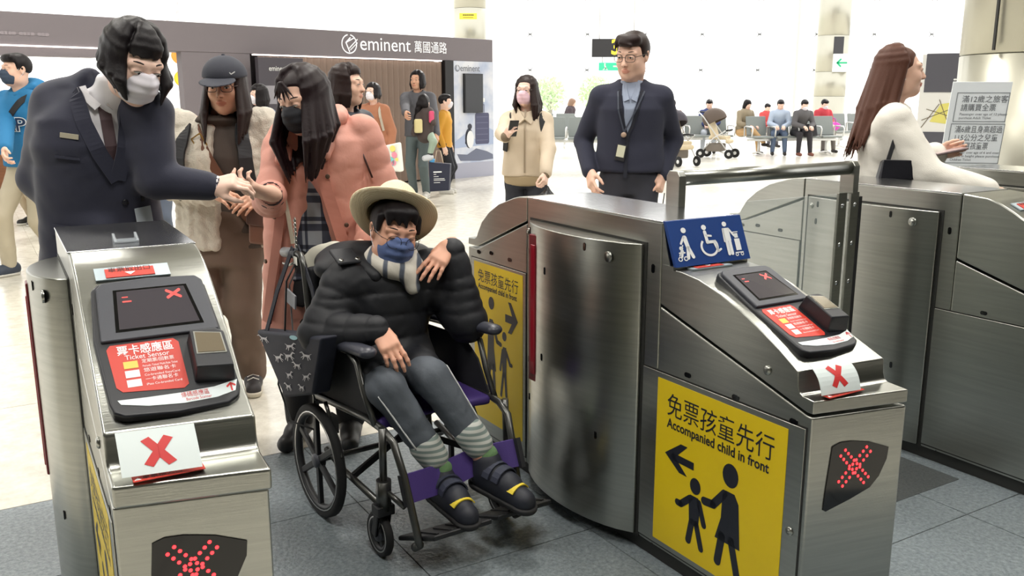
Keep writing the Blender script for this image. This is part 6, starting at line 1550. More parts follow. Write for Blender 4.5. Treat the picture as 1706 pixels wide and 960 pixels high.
def build_father():
    gy_=mat('charcoal_hoodie',(84,84,90),.85,bump=.06,bscale=200); gr=mat('sage_trousers',(92,104,106),.8)
    h=Human('long-haired adult in a grey hoodie carrying a child in front of the kiosk',(-1.297,12.698,0.000)[:2],R(-10),1.735,gy_,gr,skin_m,
        handR=(-1.379,11.900,1.199),handL=(-1.011,12.200,0.925),head=(R(-10),0,0),w=.20,d=.14,hem=.84,res=.0135,arm_r=(.078,.066,.052),tname='hoodie',shoem=mat('shoe_pale',(206,204,198),.6),hints=(V3(-.7,0,-.5),None))
    h.part('hair',flow_hair(h.hc,h.M,h.s,lambda a: .15,phi0=50,r=.016,step=11,seed=3,fan=.012,bangs=(-40,10,60)),hair_m,.010)
    # the child in the carrier
    o=h.loc; c=V3(-1.158,12.150,1.349)
    k=Person('small sleeping child strapped to the chest of the adult in the grey hoodie',tuple(V3(-1.160,12.100,0.613)))
    Mh=head_axes(R(150),R(10),R(25)); s=.72
    b0,b1=V3(-1.119,12.120,1.179),V3(-1.156,12.120,0.904)
    k.part('jumper',[rc(b0,b1,.10,.11),rc(b0+V3(.06,-.05,-.02),V3(-1.031,12.000,1.065),.05,.04,.03),rc(b0+V3(-.10,-.0,-.02),V3(-1.292,12.050,0.931),.05,.045,.03)],mat('child_jumper',(70,60,58),.85),.012)
    hip=V3(-1.091,12.100,0.905); kn=V3(-1.034,11.980,0.825); ft=V3(-1.079,12.000,0.620)
    k.part('leggings',[rc(hip,kn,.06,.05),rc(kn,ft+V3(0,0,.06),.05,.038)],mat('mint_leggings',(150,168,152),.85),.011)
    k.part('sock',[rc(ft+V3(0,0,.06),ft+V3(0,0,.02),.037,.036)],mat('sock_dark',(46,46,52),.9),.011)
    k.part('shoe',[rc(ft,ft+V3(-.07,-.06,-.01),.045,.038)],mat('child_shoe',(196,200,206),.6),.010)
    k.body(skin_p,(c,Mh,s),[],[rc(b0,b1,.07,.07)],hres=.009,neck=b0)
    k.part('hair',[grp([el((0,.01,.02),(.098,.115,.115)),el((-.02,.05,-.06),(.085,.07,.11),.03)],c,Mh,s,(-.15,-.15,-.2),(.15,.15,.15)),rc(c+V3(-.06,-.02,-.05),c+V3(-.14,-.02,-.30),.05,.02,.03)],hair_m,.010,folds(.004,60,1))
    k.part('carrier_pad',[bx(V3(-1.227,11.980,1.027),(.055,.025,.09),.02,M=rotz(.2))],mat('carrier_yellow',(206,196,146),.8),.011)
    k.part('carrier_flower',[bx(V3(-1.054,12.000,1.143),(.035,.022,.08),.02)],mat('carrier_pink',(206,80,116),.8),.011)
    # shopping bag
    t=empty('shopping_bag',(-0.957,12.000,0.367),R(-8),'dark navy paper shopping bag in the hand of the adult in the grey hoodie','bag')
    b=MB(); b.prism([(-.13,-.05,-.20),(.13,-.05,-.18),(.15,-.05,.17),(-.14,-.05,.19)],[(-.13,.05,-.20),(.13,.05,-.18),(.15,.05,.17),(-.14,.05,.19)]); b.build('bag_body',mat('bag_navy',(34,38,58),.6),t,bevel=.006)
    F=Flat(lambda x,y: (x,-.052,y))
    for i,(w,yy) in enumerate([(.10,.06),(.03,.03),(.06,.0),(.14,-.03),(.15,-.05),(.08,-.08)]): F.stroke([(-.07,yy),(-.07+w,yy+w*.05)],.016 if i==0 else .007)
    F.build('bag_print',white_p,t)
    b=MB(); b.tube([(-.06,-.04,.17),(-.03,-.03,.34),(.02,-.03,.34),(.06,-.04,.17)],.006,6); b.build('bag_cord',mat('cord_pale',(196,180,160),.7),t)
    b=MB(); b.box((-.10,0,.20),(.07,.05,.06)); b.build('blue_tissue',mat('tissue_blue',(90,170,226),.7),t,bevel=.01)
build_father()

def build_brown():
    h=Human('person in a brown fleece and glasses with a colourful tote bag by the kiosk',(-1.695,11.245,0.000)[:2],R(-16),1.56,mat('brown_fleece',(160,108,82),.95,bump=.1,bscale=200),mat('denim_mid',(96,128,164),.8),skin_p,fem=True,
        handR=(-1.678,10.300,0.852),head=(R(-10),R(-4),0),w=.20,d=.14,hem=.86,res=.013,arm_r=(.076,.066,.054),maskm=mat('mask_white',(222,218,226),.75),tname='fleece')
    glasses(h.root,h.hc,h.M,h.s,h.loc,mat('wire_silver',(150,140,136),.3,.7),wire=.0015)
    h.part('hair',flow_hair(h.hc,h.M,h.s,lambda a: .11,phi0=50,r=.016,step=11,seed=8,bangs=(-40,40,72)),hair_m,.010)
    o=h.loc; b_=V3(-1.376,10.250,0.741)
    sband('tote_strap',h.T,h.yaw,[(.10,1.30),(.13,1.15),(.15,1.0)],.03,.008,mat('strap_tan',(170,160,146),.7),h.root,o,e=.01)
    t=empty('tote_bag',tuple(b_),R(-20),'white tote bag with turquoise and pink print on the person in the brown fleece','bag')
    b=MB(); b.prism([(-.15,-.05,-.14),(.15,-.05,-.16),(.13,-.04,.17),(-.10,-.04,.12)],[(-.15,.05,-.14),(.15,.05,-.16),(.13,.04,.17),(-.10,.04,.12)]); b.build('bag_body',mat('tote_white',(220,222,214),.8),t,bevel=.02,seg=3)
    for m,pts in((('print_turquoise',(120,196,200)),[(-.06,.02,.07),(.02,-.05,.06),(-.07,-.08,.05)]),(('print_pink',(226,140,160)),[(.08,.03,.035),(.07,-.06,.03)]),(('print_yellow',(232,214,120)),[(.06,.10,.035),(.11,-.02,.02)])):
        for x,yy,r in pts:
            F=Flat(lambda x,y:(x,-.052,y)); F.disc(x,yy,r); F.build('print_spot',mat(*m,.8),t)
build_brown()

def build_others():
    h=Human('short-haired child in a mustard jacket behind the adult in the grey hoodie',(-0.986,13.321,0.000)[:2],R(80),1.42,mat('mustard_jacket',(206,150,52),.8),mat('black_jeans',(30,32,40),.8),skin_p,head=(R(10),0,0),w=.18,d=.13,hem=.80,res=.0145,maskm=mat('mask_white',(222,218,226),.75),shoem=mat('shoe_pale',(206,204,198),.6),hs=1.05,eyes_on=False)
    h.hair(short_hair(front=.05,low=-.04),hair_m,h=.010)
    h=Human('person in a dark navy puffer seen behind the salmon parka',(-0.963,5.308,0.000)[:2],R(62),1.60,mat('navy_puffer',(34,38,50),.5),mat('black_jeans',(30,32,40),.8),skin_f,fem=True,head=(R(10),0,0),w=.20,d=.15,hem=.70,res=.011,arm_r=(.088,.080,.06),tname='puffer',tdisp=[quilt(.08,.008,0,.01),folds(.002,30,1)],handR=(-0.777,4.600,0.925),handL=(-0.683,4.800,0.902))
    h.part('hair',flow_hair(h.hc,h.M,h.s,lambda a: .16,phi0=50,r=.014,step=8,seed=8,bangs=(-40,40,70)),hair_b,.0075)
    h=Human('short person with brown hair and a blue mask between the uniform and the cap',(-3.135,7.966,0.000)[:2],R(6),1.42,mat('black_top',(36,34,40),.8),mat('grey_jeans',(84,92,108),.8),skin_p,fem=True,head=(R(4),R(4),0),w=.18,d=.13,hem=.80,res=.0125,maskm=mat('mask_steel_blue',(86,106,138),.75),hs=1.08)
    h.part('hair',flow_hair(h.hc,h.M,h.s,lambda a: .10,phi0=48,r=.016,step=9,seed=9,bangs=(-40,40,76)),mat('hair_auburn',(84,54,42),.5),.008)
    h=Human('person with a white mask and patterned blouse behind the person in the cap',(-2.783,10.179,0.000)[:2],R(-30),1.53,mat('blue_blouse',(110,124,152),.8,var=.5,vscale=60),mat('black_jeans',(30,32,40),.8),skin_p,fem=True,head=(R(-20),R(4),0),w=.19,d=.13,hem=.80,res=.0135,maskm=mat('mask_white',(222,218,226),.75))
    h.part('hair',flow_hair(h.hc,h.M,h.s,lambda a: .18,phi0=48,r=.016,step=10,seed=7,bangs=(-40,40,70)),hair_m,.009)
    h=Human('dark-haired person half hidden behind the blue hoodie',(-5.359,10.084,0.000)[:2],R(-30),1.60,mat('beige_top',(206,190,170),.8),mat('tan_skirt',(180,164,140),.8),skin_p,fem=True,head=(R(-30),0,0),w=.19,d=.13,hem=.80,res=.0135,eyes_on=False)
    h.hair(shell(low=-.07,w=1.0,cut=(.050,.05),ck=.03),hair_m,h=.009)
    # toy-sized luggage wheel seen past the left gate
    s=empty('suitcase',(-4.871,9.459,0.000),R(-30),'dark suitcase with lime green wheels behind the left gate','suitcase')
    b=MB(); b.box((.25,0,.38),(.40,.24,.58)); b.build('shell',mat('suitcase_dark',(44,46,52),.5),s,bevel=.04,seg=3)
    for x in(.07,.43):
        for y in(-.1,.1):
            b=MB(); b.lathe([(0,-.015),(.02,-.015),(.03,-.01),(.045,-.018),(.055,-.01),(.055,.01),(.045,.018),(0,.015)],20,(x,y,.055),(0,1,0)); b.build('wheel',mat('wheel_lime',(176,206,40),.5),s)
    b=MB(); b.tube([(.12,.09,.66),(.12,.09,1.0),(.38,.09,1.0),(.38,.09,.66)],.011,8); b.build('handle',charcoal,s)
build_others()

# ================================================================ SHOP KIOSK BEHIND
def build_kiosk():
    K=empty('shop_kiosk',(-.336,16.3,0),math.atan2(.721,.693),'grey luggage shop kiosk with a lettered fascia and brown folding panels','kiosk')
    grey=mat('kiosk_grey',(122,115,120),.6); dk=mat('kiosk_dark',(52,48,52),.6); brown=mat('panel_brown',(134,115,104),.6,var=.08,vscale=2)
    b=MB(); b.box((-6.5,.2,2.17),(13,.4,.38)); fa=b.build('fascia',grey,K,bevel=.01)
    wl=mat('fascia_white',(236,236,238),.5,emit=.35)
    M=lambda x,z,e=.004: Matrix.Translation((x,-e,z))@Matrix.Rotation(PI/2,4,'X')
    text('fascia_lettering','eminent',.30,M(-2.88,2.185),wl,fa,width=1.0)
    text('fascia_lettering','萬國通路',.20,M(-1.80,2.165),wl,fa,width=.70)
    F=Flat(lambda x,y:(-3.07+x,-.005,2.175+y)); F.ring(0,0,.135,.018,100,440,40); F.stroke([(.02,.09),(-.06,.02),(.0,-.11)],.02); F.stroke([(.0,-.06),(.15,.07)],.016); F.stroke([(.02,-.085),(.15,.02)],.014); F.stroke([(-.06,.02),(.09,.09)],.016); F.build('fascia_emblem',wl,fa)
    F=Flat(lambda x,y:(-8.05+x,-.006,2.12+y))
    for i in range(17): F.stroke([(.04*i,0),(.04*i+.018,.0)],.035 if i%5!=3 else .006)
    F.build('faint_lettering',mat('fascia_faint',(150,142,148),.6),fa)
    b=MB(); b.box((-9.9,.16,1.925),(6.2,.30,.10)); b.build('lower_band',grey,K)
    b=MB(); b.box((-9.9,.0,1.985),(6.2,.03,.016)); b.build('light_line',mat('led_line',(255,244,236),.5,emit=2.0),K)
    b=MB(); b.box((-2.95,.02,1.972),(3.5,.05,.016)); b.build('light_line',mat('led_line',(255,244,236),.5,emit=2.0),K)
    # folding brown panels, one by one
    me=None; n=30; w=3.45/n
    b=MB(); b.prism([(0,0,.03),(w*.55,-.035,.03),(w,0,.03),(w,.02,.03),(0,.02,.03)],[(0,0,1.955),(w*.55,-.035,1.955),(w,0,1.955),(w,.02,1.955),(0,.02,1.955)]); p0=b.build('folding_panel',brown,K); p0.location=(-4.6,.06,0)
    for i in range(1,n):
        c=p0.copy(); COL.objects.link(c); c.parent=K; c.location=(-4.6+w*i,.06,0)
    b=MB(); b.box((-1.05,.06,.99),(.19,.16,1.98)); b.build('black_post',mat('post_black',(22,20,22),.5),K)
    b=MB(); b.box((-2.95,.30,.99),(3.6,.1,1.98)); b.build('rear_screen',dk,K)
    b=MB(); b.box((-5.25,.08,.99),(1.0,.14,1.98)); b.build('grey_pier',grey,K)
    b=MB(); b.box((-11.2,.15,.99),(.4,.3,1.98)); b.build('grey_pier',grey,K)
    # poster wall with screen
    def posterc(nt,tc):
        n_=nt.nodes.new('ShaderNodeTexNoise'); n_.inputs['Scale'].default_value=2.2; n_.inputs['Detail'].default_value=6; nt.links.new(tc.outputs['Object'],n_.inputs[0])
        r=nt.nodes.new('ShaderNodeMapRange'); r.inputs[1].default_value=.38; r.inputs[2].default_value=.62; nt.links.new(n_.outputs[0],r.inputs[0])
        return tri_mix(nt,r.outputs[0],(176,188,214),(226,228,236))
    b=MB(); b.box((-.478,.1,.99),(.955,.22,1.98)); pw=b.build('poster_wall',mix_mat('winter_print',(200,208,224),posterc,rough=.5),K)
    fn=lambda e: (lambda x,y:(-.955+x,-.012-e,y))
    text('poster_lettering','eminent',.15,M(-.80,1.86,.014),mat('slate_ink',(96,100,112),.6),pw,width=.46)
    F=Flat(fn(.001)); F.ring(.09,1.86,.05,.012,100,440,24); F.stroke([(.08,1.89),(.06,1.86),(.09,1.82)],.01); F.build('poster_emblem',mat('slate_ink',(96,100,112),.6),pw)
    F=Flat(fn(.0005)); 
    for P_ in ([(.0,.62),(.3,.78),(.5,.66),(.8,.86),(.955,.80),(.955,.56),(.0,.52)],): F.poly(P_)
    F.build('poster_ice',mat('ice_blue',(168,182,212),.6),pw)
    F=Flat(fn(.001)); F.poly([(.06,.42),(.30,.40),(.52,.50),(.78,.44),(.93,.38),(.94,.30),(.6,.28),(.14,.30)]); F.build('poster_rock',mat('rock_slate',(108,114,136),.6),pw)
    F=Flat(fn(.0008)); F.poly([(0,0),(.955,0),(.955,.26),(0,.26)]); F.build('poster_ground',mat('ground_lilac',(170,172,190),.6),pw)
    F=Flat(fn(.0015)); F.poly([(.50,.60),(.52,.57),(.82,.57),(.84,.60),(.84,1.08),(.82,1.11),(.52,1.11),(.50,1.08)]); F.build('poster_suitcase',mat('case_navy',(74,76,108),.5),pw)
    F=Flat(fn(.002))
    for k in range(5): F.stroke([(.53,.64+.1*k),(.81,.64+.1*k)],.008)
    F.stroke([(.60,1.12),(.60,1.25),(.72,1.25),(.72,1.12)],.014); F.build('poster_suitcase_ribs',mat('case_rib',(112,114,142),.5),pw)
    F=Flat(fn(.002)); F.disc(.38,.66,.085,20,.15); F.build('penguin_belly',mat('penguin_white',(232,234,238),.6),pw)
    F=Flat(fn(.0018)); F.disc(.35,.68,.095,20,.17); F.disc(.37,.88,.05); F.stroke([(.30,.78),(.27,.60)],.035); F.build('penguin_back',mat('penguin_dark',(52,54,68),.6),pw)
    tv=empty('wall_screen',(0,0,0),0,parent=K)
    b=MB(); b.box((-.52,-.035,1.445),(.44,.05,.66)); b.build('screen_case',gloss_black,tv,bevel=.006); 
    b=MB(); b.box((-.52,-.062,1.445),(.405,.004,.62)); b.build('screen_panel',mat('dark_panel',(30,32,36),.12),tv)
    b=MB(); b.box((-.27,-.03,1.33),(.05,.02,.07)); b.build('wall_switch',white_p,K)
    # poster stand
    ps=empty('poster_stand',(-.336-4.45*.693+.18,16.3-4.45*.721-.17,0),math.atan2(.721,.693),'dark display stand with a white wordmark beside the folding panels','display stand')
    b=MB(); b.box((0,0,.98),(.72,.08,1.9)); b.build('panel',mat('stand_dark',(72,68,76),.5),ps,bevel=.006)
    text('stand_lettering','eminent',.10,Matrix.Translation((-.2,-.045,1.78))@Matrix.Rotation(PI/2,4,'X'),white_p,ps,width=.28)
    F=Flat(lambda x,y:(x,-.043,y)); F.poly([(-.30,1.30),(.30,1.30),(.30,1.55),(-.30,1.55)]); F.build('stand_photo',mat('stand_photo',(150,148,156),.5),ps)
    b=MB(); b.box((0,0,.02),(.74,.34,.04)); b.build('foot',steel_dk,ps)
    # lanterns and counter
    for x,y,m,lab,r in ((305,131,('lantern_yellow',(250,206,40)),'round yellow paper lantern hanging beyond the kiosk opening',.125),(300,92,('lantern_orange',(238,150,60)),'orange paper lantern half hidden behind the kiosk fascia',.13)):
        P_= (-4.769,13.400,1.654) if x==305 else (-5.073,14.200,2.006)
        t=empty('paper_lantern',P_,0,lab,'lantern')
        b=MB(); n=12; b.lathe([(r*math.sin(PI*(i+.5)/13),r*.95*math.cos(PI*(i+.5)/13)) for i in range(n+1)],24); b.build('shade',mat(*m,.6,emit=.5),t)
        for i in range(8):
            a=2*PI*i/8; b=MB(); b.tube([(1.01*r*math.sin(PI*k/10)*math.cos(a),1.01*r*math.sin(PI*k/10)*math.sin(a),.96*r*math.cos(PI*k/10)) for k in range(1,10)],.003,5); b.build('rib',mat('lantern_rib',(206,150,30),.6),t)
        b=MB(); b.lathe([(.04,r*.93),(.045,r*1.02),(0,r*1.02)],14); b.lathe([(.04,-r*.93),(.045,-r*1.02),(0,-r*1.02)],14); b.tube([(0,0,-r),(0,0,-r-.12)],.012,6); b.tube([(0,0,r),(0,0,r+1.0)],.003,5); b.build('cap_and_tassel',mat('lantern_red',(196,60,40),.6),t)
    t=empty('display_counter',(-7.418,12.698,0.000),R(20),'brown wooden counter at the left edge behind the blue hoodie','counter')
    b=MB(); b.box((0,.2,.48),(.9,.5,.90)); b.build('body',mat('counter_brown',(140,92,62),.55,var=.15,vscale=3,stretch=(1,1,12)),t,bevel=.01); b=MB(); b.box((0,.2,.95),(.96,.56,.04)); b.build('top',mat('counter_top',(160,110,78),.5),t,bevel=.006)
build_kiosk()

# ================================================================ WAITING AREA
def bench(label, loc, rz, n):
    t=empty('bench_seat_row',loc,rz,label,'bench','waiting area seat rows'); al=mat('bench_alloy',(226,226,224),.35,.3); gp_=mat('bench_grey',(132,138,136),.55)
    w=.58; x0=-w*n/2
    b=MB(); b.box((0,.02,.36),(w*n,.09,.06)); b.build('beam',al,t,bevel=.01)
    for i in range(n):
        x=x0+w*(i+.5)
        b=MB(); b.box((x,-.03,.43),(w*.86,.46,.045)); b.build('seat_pan',gp_,t,bevel=.015)
        b=MB(Matrix.Translation((x,.22,.68))@Matrix.Rotation(R(-14),4,'X')); b.box((0,0,0),(w*.86,.035,.46)); b.build('seat_back',gp_,t,bevel=.012)
    for i in range(n+1):
        x=x0+w*i; b=MB(); b.tube([(x,.20,.42),(x,.21,.66),(x,.12,.675),(x,-.20,.665),(x,-.25,.62),(x,-.22,.44)],.018,8); b.build('armrest',al,t)
    for x in(x0+w*.5,-x0-w*.5):
        b=MB(); b.tube([(x,.02,.36),(x,.02,.06)],.028,8); b.tube([(x,-.28,.03),(x,0,.07),(x,.30,.03)],.025,8); b.build('leg',al,t)
bench('grey seat row between the beige jacket and the navy cardigan',(1.830,20.967,0.000),R(-6),4)
bench('grey seat row further back, left of the beige seat gap',(0.848,24.709,0.000),R(-6),3)
bench('grey seat row behind the pushchair, left of the khaki coat',(4.510,22.231,0.000),R(10),3)
bench('grey seat row holding the two people bent over their phones',(6.727,21.794,0.000),R(10),4)
bench('grey seat row at the far right of the waiting area',(9.407,24.709,0.000),R(10),3)

def seated(label, loc, yaw, topc, pantc, hairst='short', skin=skin_p, lean=.10, bag=None, hc=hair_m, shoe=(40,36,34), masked=False, cross=False, s=1.0):
    p=Person(label,(loc[0],loc[1],loc[2] if len(loc)>2 else 0),'people seated in the waiting area'); z0=p.loc[2]; o=V3(p.loc[0],p.loc[1],z0)
    sd=V3(math.cos(yaw),math.sin(yaw),0); fw=V3(math.sin(yaw),-math.cos(yaw),0); L=lambda a,f,z: o+(sd*a+fw*f+V3(0,0,z))*s
    tm=mat('cloth_%d_%d_%d'%topc,topc,.85); pm=mat('cloth_%d_%d_%d'%pantc,pantc,.85)
    sh=[L(-.17,lean,.98),L(.17,lean,.98)]; el_=[L(-.23,lean+.06,.74),L(.23,lean+.06,.74)]; wr=[L(-.07,lean+.26,.68),L(.08,lean+.26,.68)]
    p.part('jacket',[rc(L(0,.0,.56),L(0,lean,.96),.16*s,.15*s,.05)]+arm(sh[0],el_[0],wr[0],(.07*s,.06*s,.05*s))+arm(sh[1],el_[1],wr[1],(.07*s,.06*s,.05*s)),tm,.016,folds(.003,24,1))
    kn=[L(-.12,.42,.50),L(.12,.42,.50)]; an=[L(-.14,.44,.10),L(.14,.46,.10)]
    if cross: kn[0]=L(-.02,.44,.56); an[0]=L(.16,.62,.30)
    p.part('trousers',[rc(L(-.09,.02,.52),kn[0],.095*s,.07*s),rc(kn[0],an[0],.07*s,.05*s),rc(L(.09,.02,.52),kn[1],.095*s,.07*s),rc(kn[1],an[1],.07*s,.05*s)],pm,.016)
    for a in an:
        b=a+V3(0,0,-.05); p.part('shoe',[rc(b-fw*.02*s,b+fw*.14*s+V3(0,0,-.01),.045*s,.038*s)],mat('cloth_%d_%d_%d'%shoe,shoe,.6),.013)
    M=head_axes(yaw,R(22),0); c=L(0,lean+.05,1.17)
    H=[[rc(wr[i],wr[i]+fw*.10*s+V3(0,0,-.02),.028*s,.018*s)]+hand(wr[i]+fw*.02,fw+V3(0,0,-.2),V3(0,0,1)+fw*.2,'RL'[i],(.8,.8,.8,.8),.4,s) for i in(0,1)]
    p.body(skin,(c,M,s*1.02),H,[rc(L(0,0,.6),L(0,lean,.95),.09*s,.09*s),rc(sh[0],el_[0],.04*s),rc(el_[0],wr[0],.035*s,.028*s),rc(sh[1],el_[1],.04*s),rc(el_[1],wr[1],.035*s,.028*s),rc(L(0,lean,.9),L(0,lean,1.04),.07*s,.05*s)],hres=.011,handres=.009,neck=L(0,lean,1.0))
    p.part('hair',[grp(short_hair(front=.05,low=-.03) if hairst=='short' else shell(low=-.11,cut=(.05,.05)),c,M,s*1.04,(-.125,-.15,-.16),(.125,.15,.15))],hc,.011)
    if masked: mask(p.root,c,M,s*1.02,p.loc,mat('mask_white',(222,218,226),.75),h=.008,loops=False)
    return p,L
seated('seated person in a khaki coat with crossed legs in the waiting area',(5.597,22.231,0.000),R(25),(150,138,116),(206,168,120),'long',cross=True)
seated('seated person in a pale blue top leaning over in the waiting area',(6.415,22.010,0.000),R(-12),(176,190,210),(92,108,134),'short',lean=.22)
seated('seated person in a dark jacket bent over a phone in the waiting area',(6.813,21.794,0.000),R(6),(92,90,92),(48,46,50),'short',lean=.26,masked=True,shoe=(120,70,56))
sp,L=seated('seated person in a red jacket holding a magenta bag in the waiting area',(7.706,22.922,0.000),R(14),(190,62,72),(110,104,98),'short',lean=.12,masked=True)
t=empty('handbag',tuple(L(.12,.36,.64)),0,'magenta bag on the lap of the seated person in red','bag'); v,q=sdf_mesh([el((0,0,0),(.22,.10,.11))],.016,folds(.012,20,1)); quick_mesh('bag_body',v,q,mat('magenta_bag',(196,60,170),.6),t)
b=MB(); b.tube([(-.1,0,.08),(-.06,0,.2),(.06,0,.2),(.1,0,.08)],.012,6); b.build('bag_handle',mat('magenta_bag',(196,60,170),.6),t)
seated('seated person in a dark top behind the seat row beyond the beige jacket',(1.588,26.475,0.000),R(80),(76,66,72),(60,60,66),'long',hc=mat('hair_ash',(150,120,100),.5))
seated('seated person in navy behind the pushchair',(4.871,22.687,0.000),R(-10),(60,72,120),(190,196,206),'short',lean=.04)
seated('seated person in red in the row behind the khaki coat',(6.985,25.271,0.000),R(20),(200,80,80),(80,80,86),'short',lean=.04,s=.9)
seated('seated person in brown beside the folding trolley near the navy cardigan',(3.893,22.231,0.000),R(-20),(120,70,66),(66,62,66),'short',lean=.04)
t=empty('handbag',(7.019,21.581,0.000),0,'black handbag standing between the two seated people','bag')
b=MB(); b.prism([(-.2,-.08,.458),(.2,-.08,.458),(.15,-.06,.74),(-.15,-.06,.74)],[(-.2,.08,.458),(.2,.08,.458),(.15,.06,.74),(-.15,.06,.74)]); b.build('bag_body',mat('black_leather2',(40,40,46),.45),t,bevel=.03,seg=3); b=MB(); b.tube([(-.1,0,.72),(-.06,0,.9),(.06,0,.9),(.1,0,.72)],.014,6); b.build('bag_handle',mat('black_leather2',(40,40,46),.45),t)

def stroller(label, loc, rz, col):
    t=empty('pushchair',loc,rz,label,'pushchair'); fr=mat('stroller_alloy',(206,206,206),.35,.5); fab=mat('stroller_'+str(col[0]),col,.85)
    for sx in(-.24,.24):
        b=MB(); b.tube([(sx,.42,1.02),(sx,.30,.92),(sx,-.30,.14)],.014,8); b.tube([(sx,-.22,.62),(sx,.05,.45),(sx,.32,.14)],.014,8); b.build('side_frame',fr,t)
        for y in(-.32,.34):
            b=MB(); b.lathe([(.03,-.02),(.085,-.02),(.105,-.012),(.105,.012),(.085,.02),(.03,.02)],24,(sx,y,.105),(1,0,0)); w=b.build('wheel',rubber,t); b=MB(); b.lathe([(0,-.024),(.04,-.02),(.07,-.01)],16,(sx,y,.105),(1,0,0)); b.build('hub',fr,w)
    b=MB(); b.tube([(-.24,.42,1.02),(0,.44,1.03),(.24,.42,1.02)],.017,8); b.build('push_bar',rubber,t)
    v,q=sdf_mesh([bx((0,-.02,.46),(.2,.2,.04),.03),bx((0,.16,.70),(.2,.04,.26),.03,.04,rotx(-.35)),rc((-.15,-.25,.38),(.15,-.25,.38),.05,.05,.03)],.014); quick_mesh('seat',v,q,mat('stroller_cream',(206,190,160),.85),t)
    v,q=sdf_mesh([el((0,.12,.88),(.24,.28,.24)),el((0,.12,.86),(.215,.255,.215)).sub(.01),plane((0,0,.84),(0,-.5,-1))],.014); quick_mesh('canopy',v,q,fab,t)
    v,q=sdf_mesh([bx((0,.06,.24),(.2,.18,.09),.03)],.014); quick_mesh('basket',v,q,mat('stroller_basket',(120,112,104),.8),t)
    b=MB(); b.tube([(-.2,-.22,.62),(0,-.30,.64),(.2,-.22,.62)],.02,8); b.build('bumper_bar',rubber,t)
stroller('brown and cream pushchair in front of the waiting area seats',(4.712,20.770,0.000),R(60),(96,84,76))
stroller('folding pushchair half hidden behind the navy cardigan',(3.372,18.505,0.000),R(30),(70,66,74))

# ================================================================ SIGNS
def sign_box(name,label,cat,px,m,w,h,d=.08,rz=0.0,hang=1.2):
    t=empty(name,px,rz,label,cat); b=MB(); b.box((0,0,0),(w,d,h)); b.build('sign_case',m,t,bevel=.008)
    if hang:
        b=MB()
        for x in(-w*.35,w*.35): b.tube([(x,0,h/2),(x,0,h/2+hang)],.01,6)
        b.build('hanger',mull,t)
    return t
darks=mat('sign_dark',(58,58,62),.5); yel=mat('sign_yellow_glow',(246,226,60),.5,emit=.9)
t=sign_box('gate_number_sign','dark hanging sign with a yellow number 3 behind the navy cardigan','sign',(2.132,19.000,2.348),darks,1.0,.36,hang=2.0)
text('sign_lettering','3',.40,Matrix.Translation((-.02,-.045,0))@Matrix.Rotation(PI/2,4,'X'),yel,t,align='CENTER',bold=.012)
t=sign_box('exit_sign','green lit exit sign hanging above the waiting area','sign',(2.018,19.000,1.979),mat('exit_green',(60,190,140),.5,emit=.7),.48,.16,hang=.13)
F=Flat(lambda x,y:(x,-.043,y)); F.disc(-.12,.05,.018); F.stroke([(-.12,.02),(-.10,-.03)],.03); F.stroke([(-.10,-.03),(-.07,-.06)],.02); F.stroke([(-.10,-.03),(-.15,-.06)],.02); F.build('running_figure',white_p,t)
F=Flat(lambda x,y:(x,-.043,y)); F.poly([(.05,-.01),(.13,-.01),(.13,.02),(.05,.02)]); F.poly([(.13,-.03),(.18,.005),(.13,.04)]); F.build('exit_arrow',white_p,t)
t=sign_box('direction_sign','white sign with a green arrow on the far steel column','sign',(10.192,28.900,2.364),white_p,.52,.55,.4,hang=0)
F=Flat(lambda x,y:(x*1.3,-.205,y*1.3)); gm=mat('arrow_green',(30,160,110),.5,emit=.4); F.stroke([(-.10,0),(.12,0)],.04); F.stroke([(-.10,0),(-.02,.08)],.04); F.stroke([(-.10,0),(-.02,-.08)],.04); F.build('arrow',gm,t)
t=sign_box('direction_sign','small dark sign above the green arrow on the far column','sign',(10.077,28.900,2.888),darks,.3,.52,.4,hang=0)
t=sign_box('column_sign','yellow lettered sign on the column above the kiosk','sign',(-1.052,22.500,3.252),mat('sign_yellow',(232,208,70),.5,emit=.3),.42,.14,.05,hang=0)
F=Flat(lambda x,y:(x,-.027,y))
for i in range(6): F.stroke([(-.12+.045*i,.025),(-.12+.045*i+.02,.025)],.024)
F.stroke([(-.12,-.03),(.12,-.03)],.012); F.build('sign_lettering',ink,t)
# station map board
t=empty('map_board',(6.011,12.698,0.000),R(-24),'information board with a dark header and a yellow station map','information board')
b=MB(); b.box((0,0,1.02),(.72,.06,1.90)); b.build('panel',mat('board_white',(232,232,230),.5),t,bevel=.006)
b=MB(); b.box((.02,-.034,1.72),(.66,.01,.52)); hd=b.build('header',mat('board_slate',(84,84,94),.5),t)
for zz,n_ in((1.63,6),(1.52,5)):
    F=Flat(lambda x,y:(x,-.041,y))
    for i in range(n_): F.stroke([(.06+.038*i,zz),(.06+.038*i+.018,zz)],.024)
    F.stroke([(.05,zz-.03),(.05+.034*n_,zz-.03)],.008); o=F.build('header_lettering',white_p,hd); o['kind']='stuff'
F=Flat(lambda x,y:(x,-.035,1.18+y)); mp=mat('map_yellow',(226,218,120),.5); F.poly([(-.2,-.12),(.1,-.16),(.24,.0),(.16,.16),(-.08,.12)]); F.build('map_area',mp,t)
F=Flat(lambda x,y:(x,-.037,1.18+y)); 
for a,c in(((-.3,-.1),(.25,.14)),((-.25,.05),(.28,-.12)),((-.1,.18),(.05,-.18)),((.1,.2),(.22,-.1)),((-.3,-.2),(-.1,.12))): F.stroke([a,c],.010)
F.build('map_roads',mat('map_brown',(120,110,90),.5),t)
b=MB(); b.box((.02,-.034,.72),(.66,.01,.40)); b.build('footer',mat('board_slate',(84,84,94),.5),t)
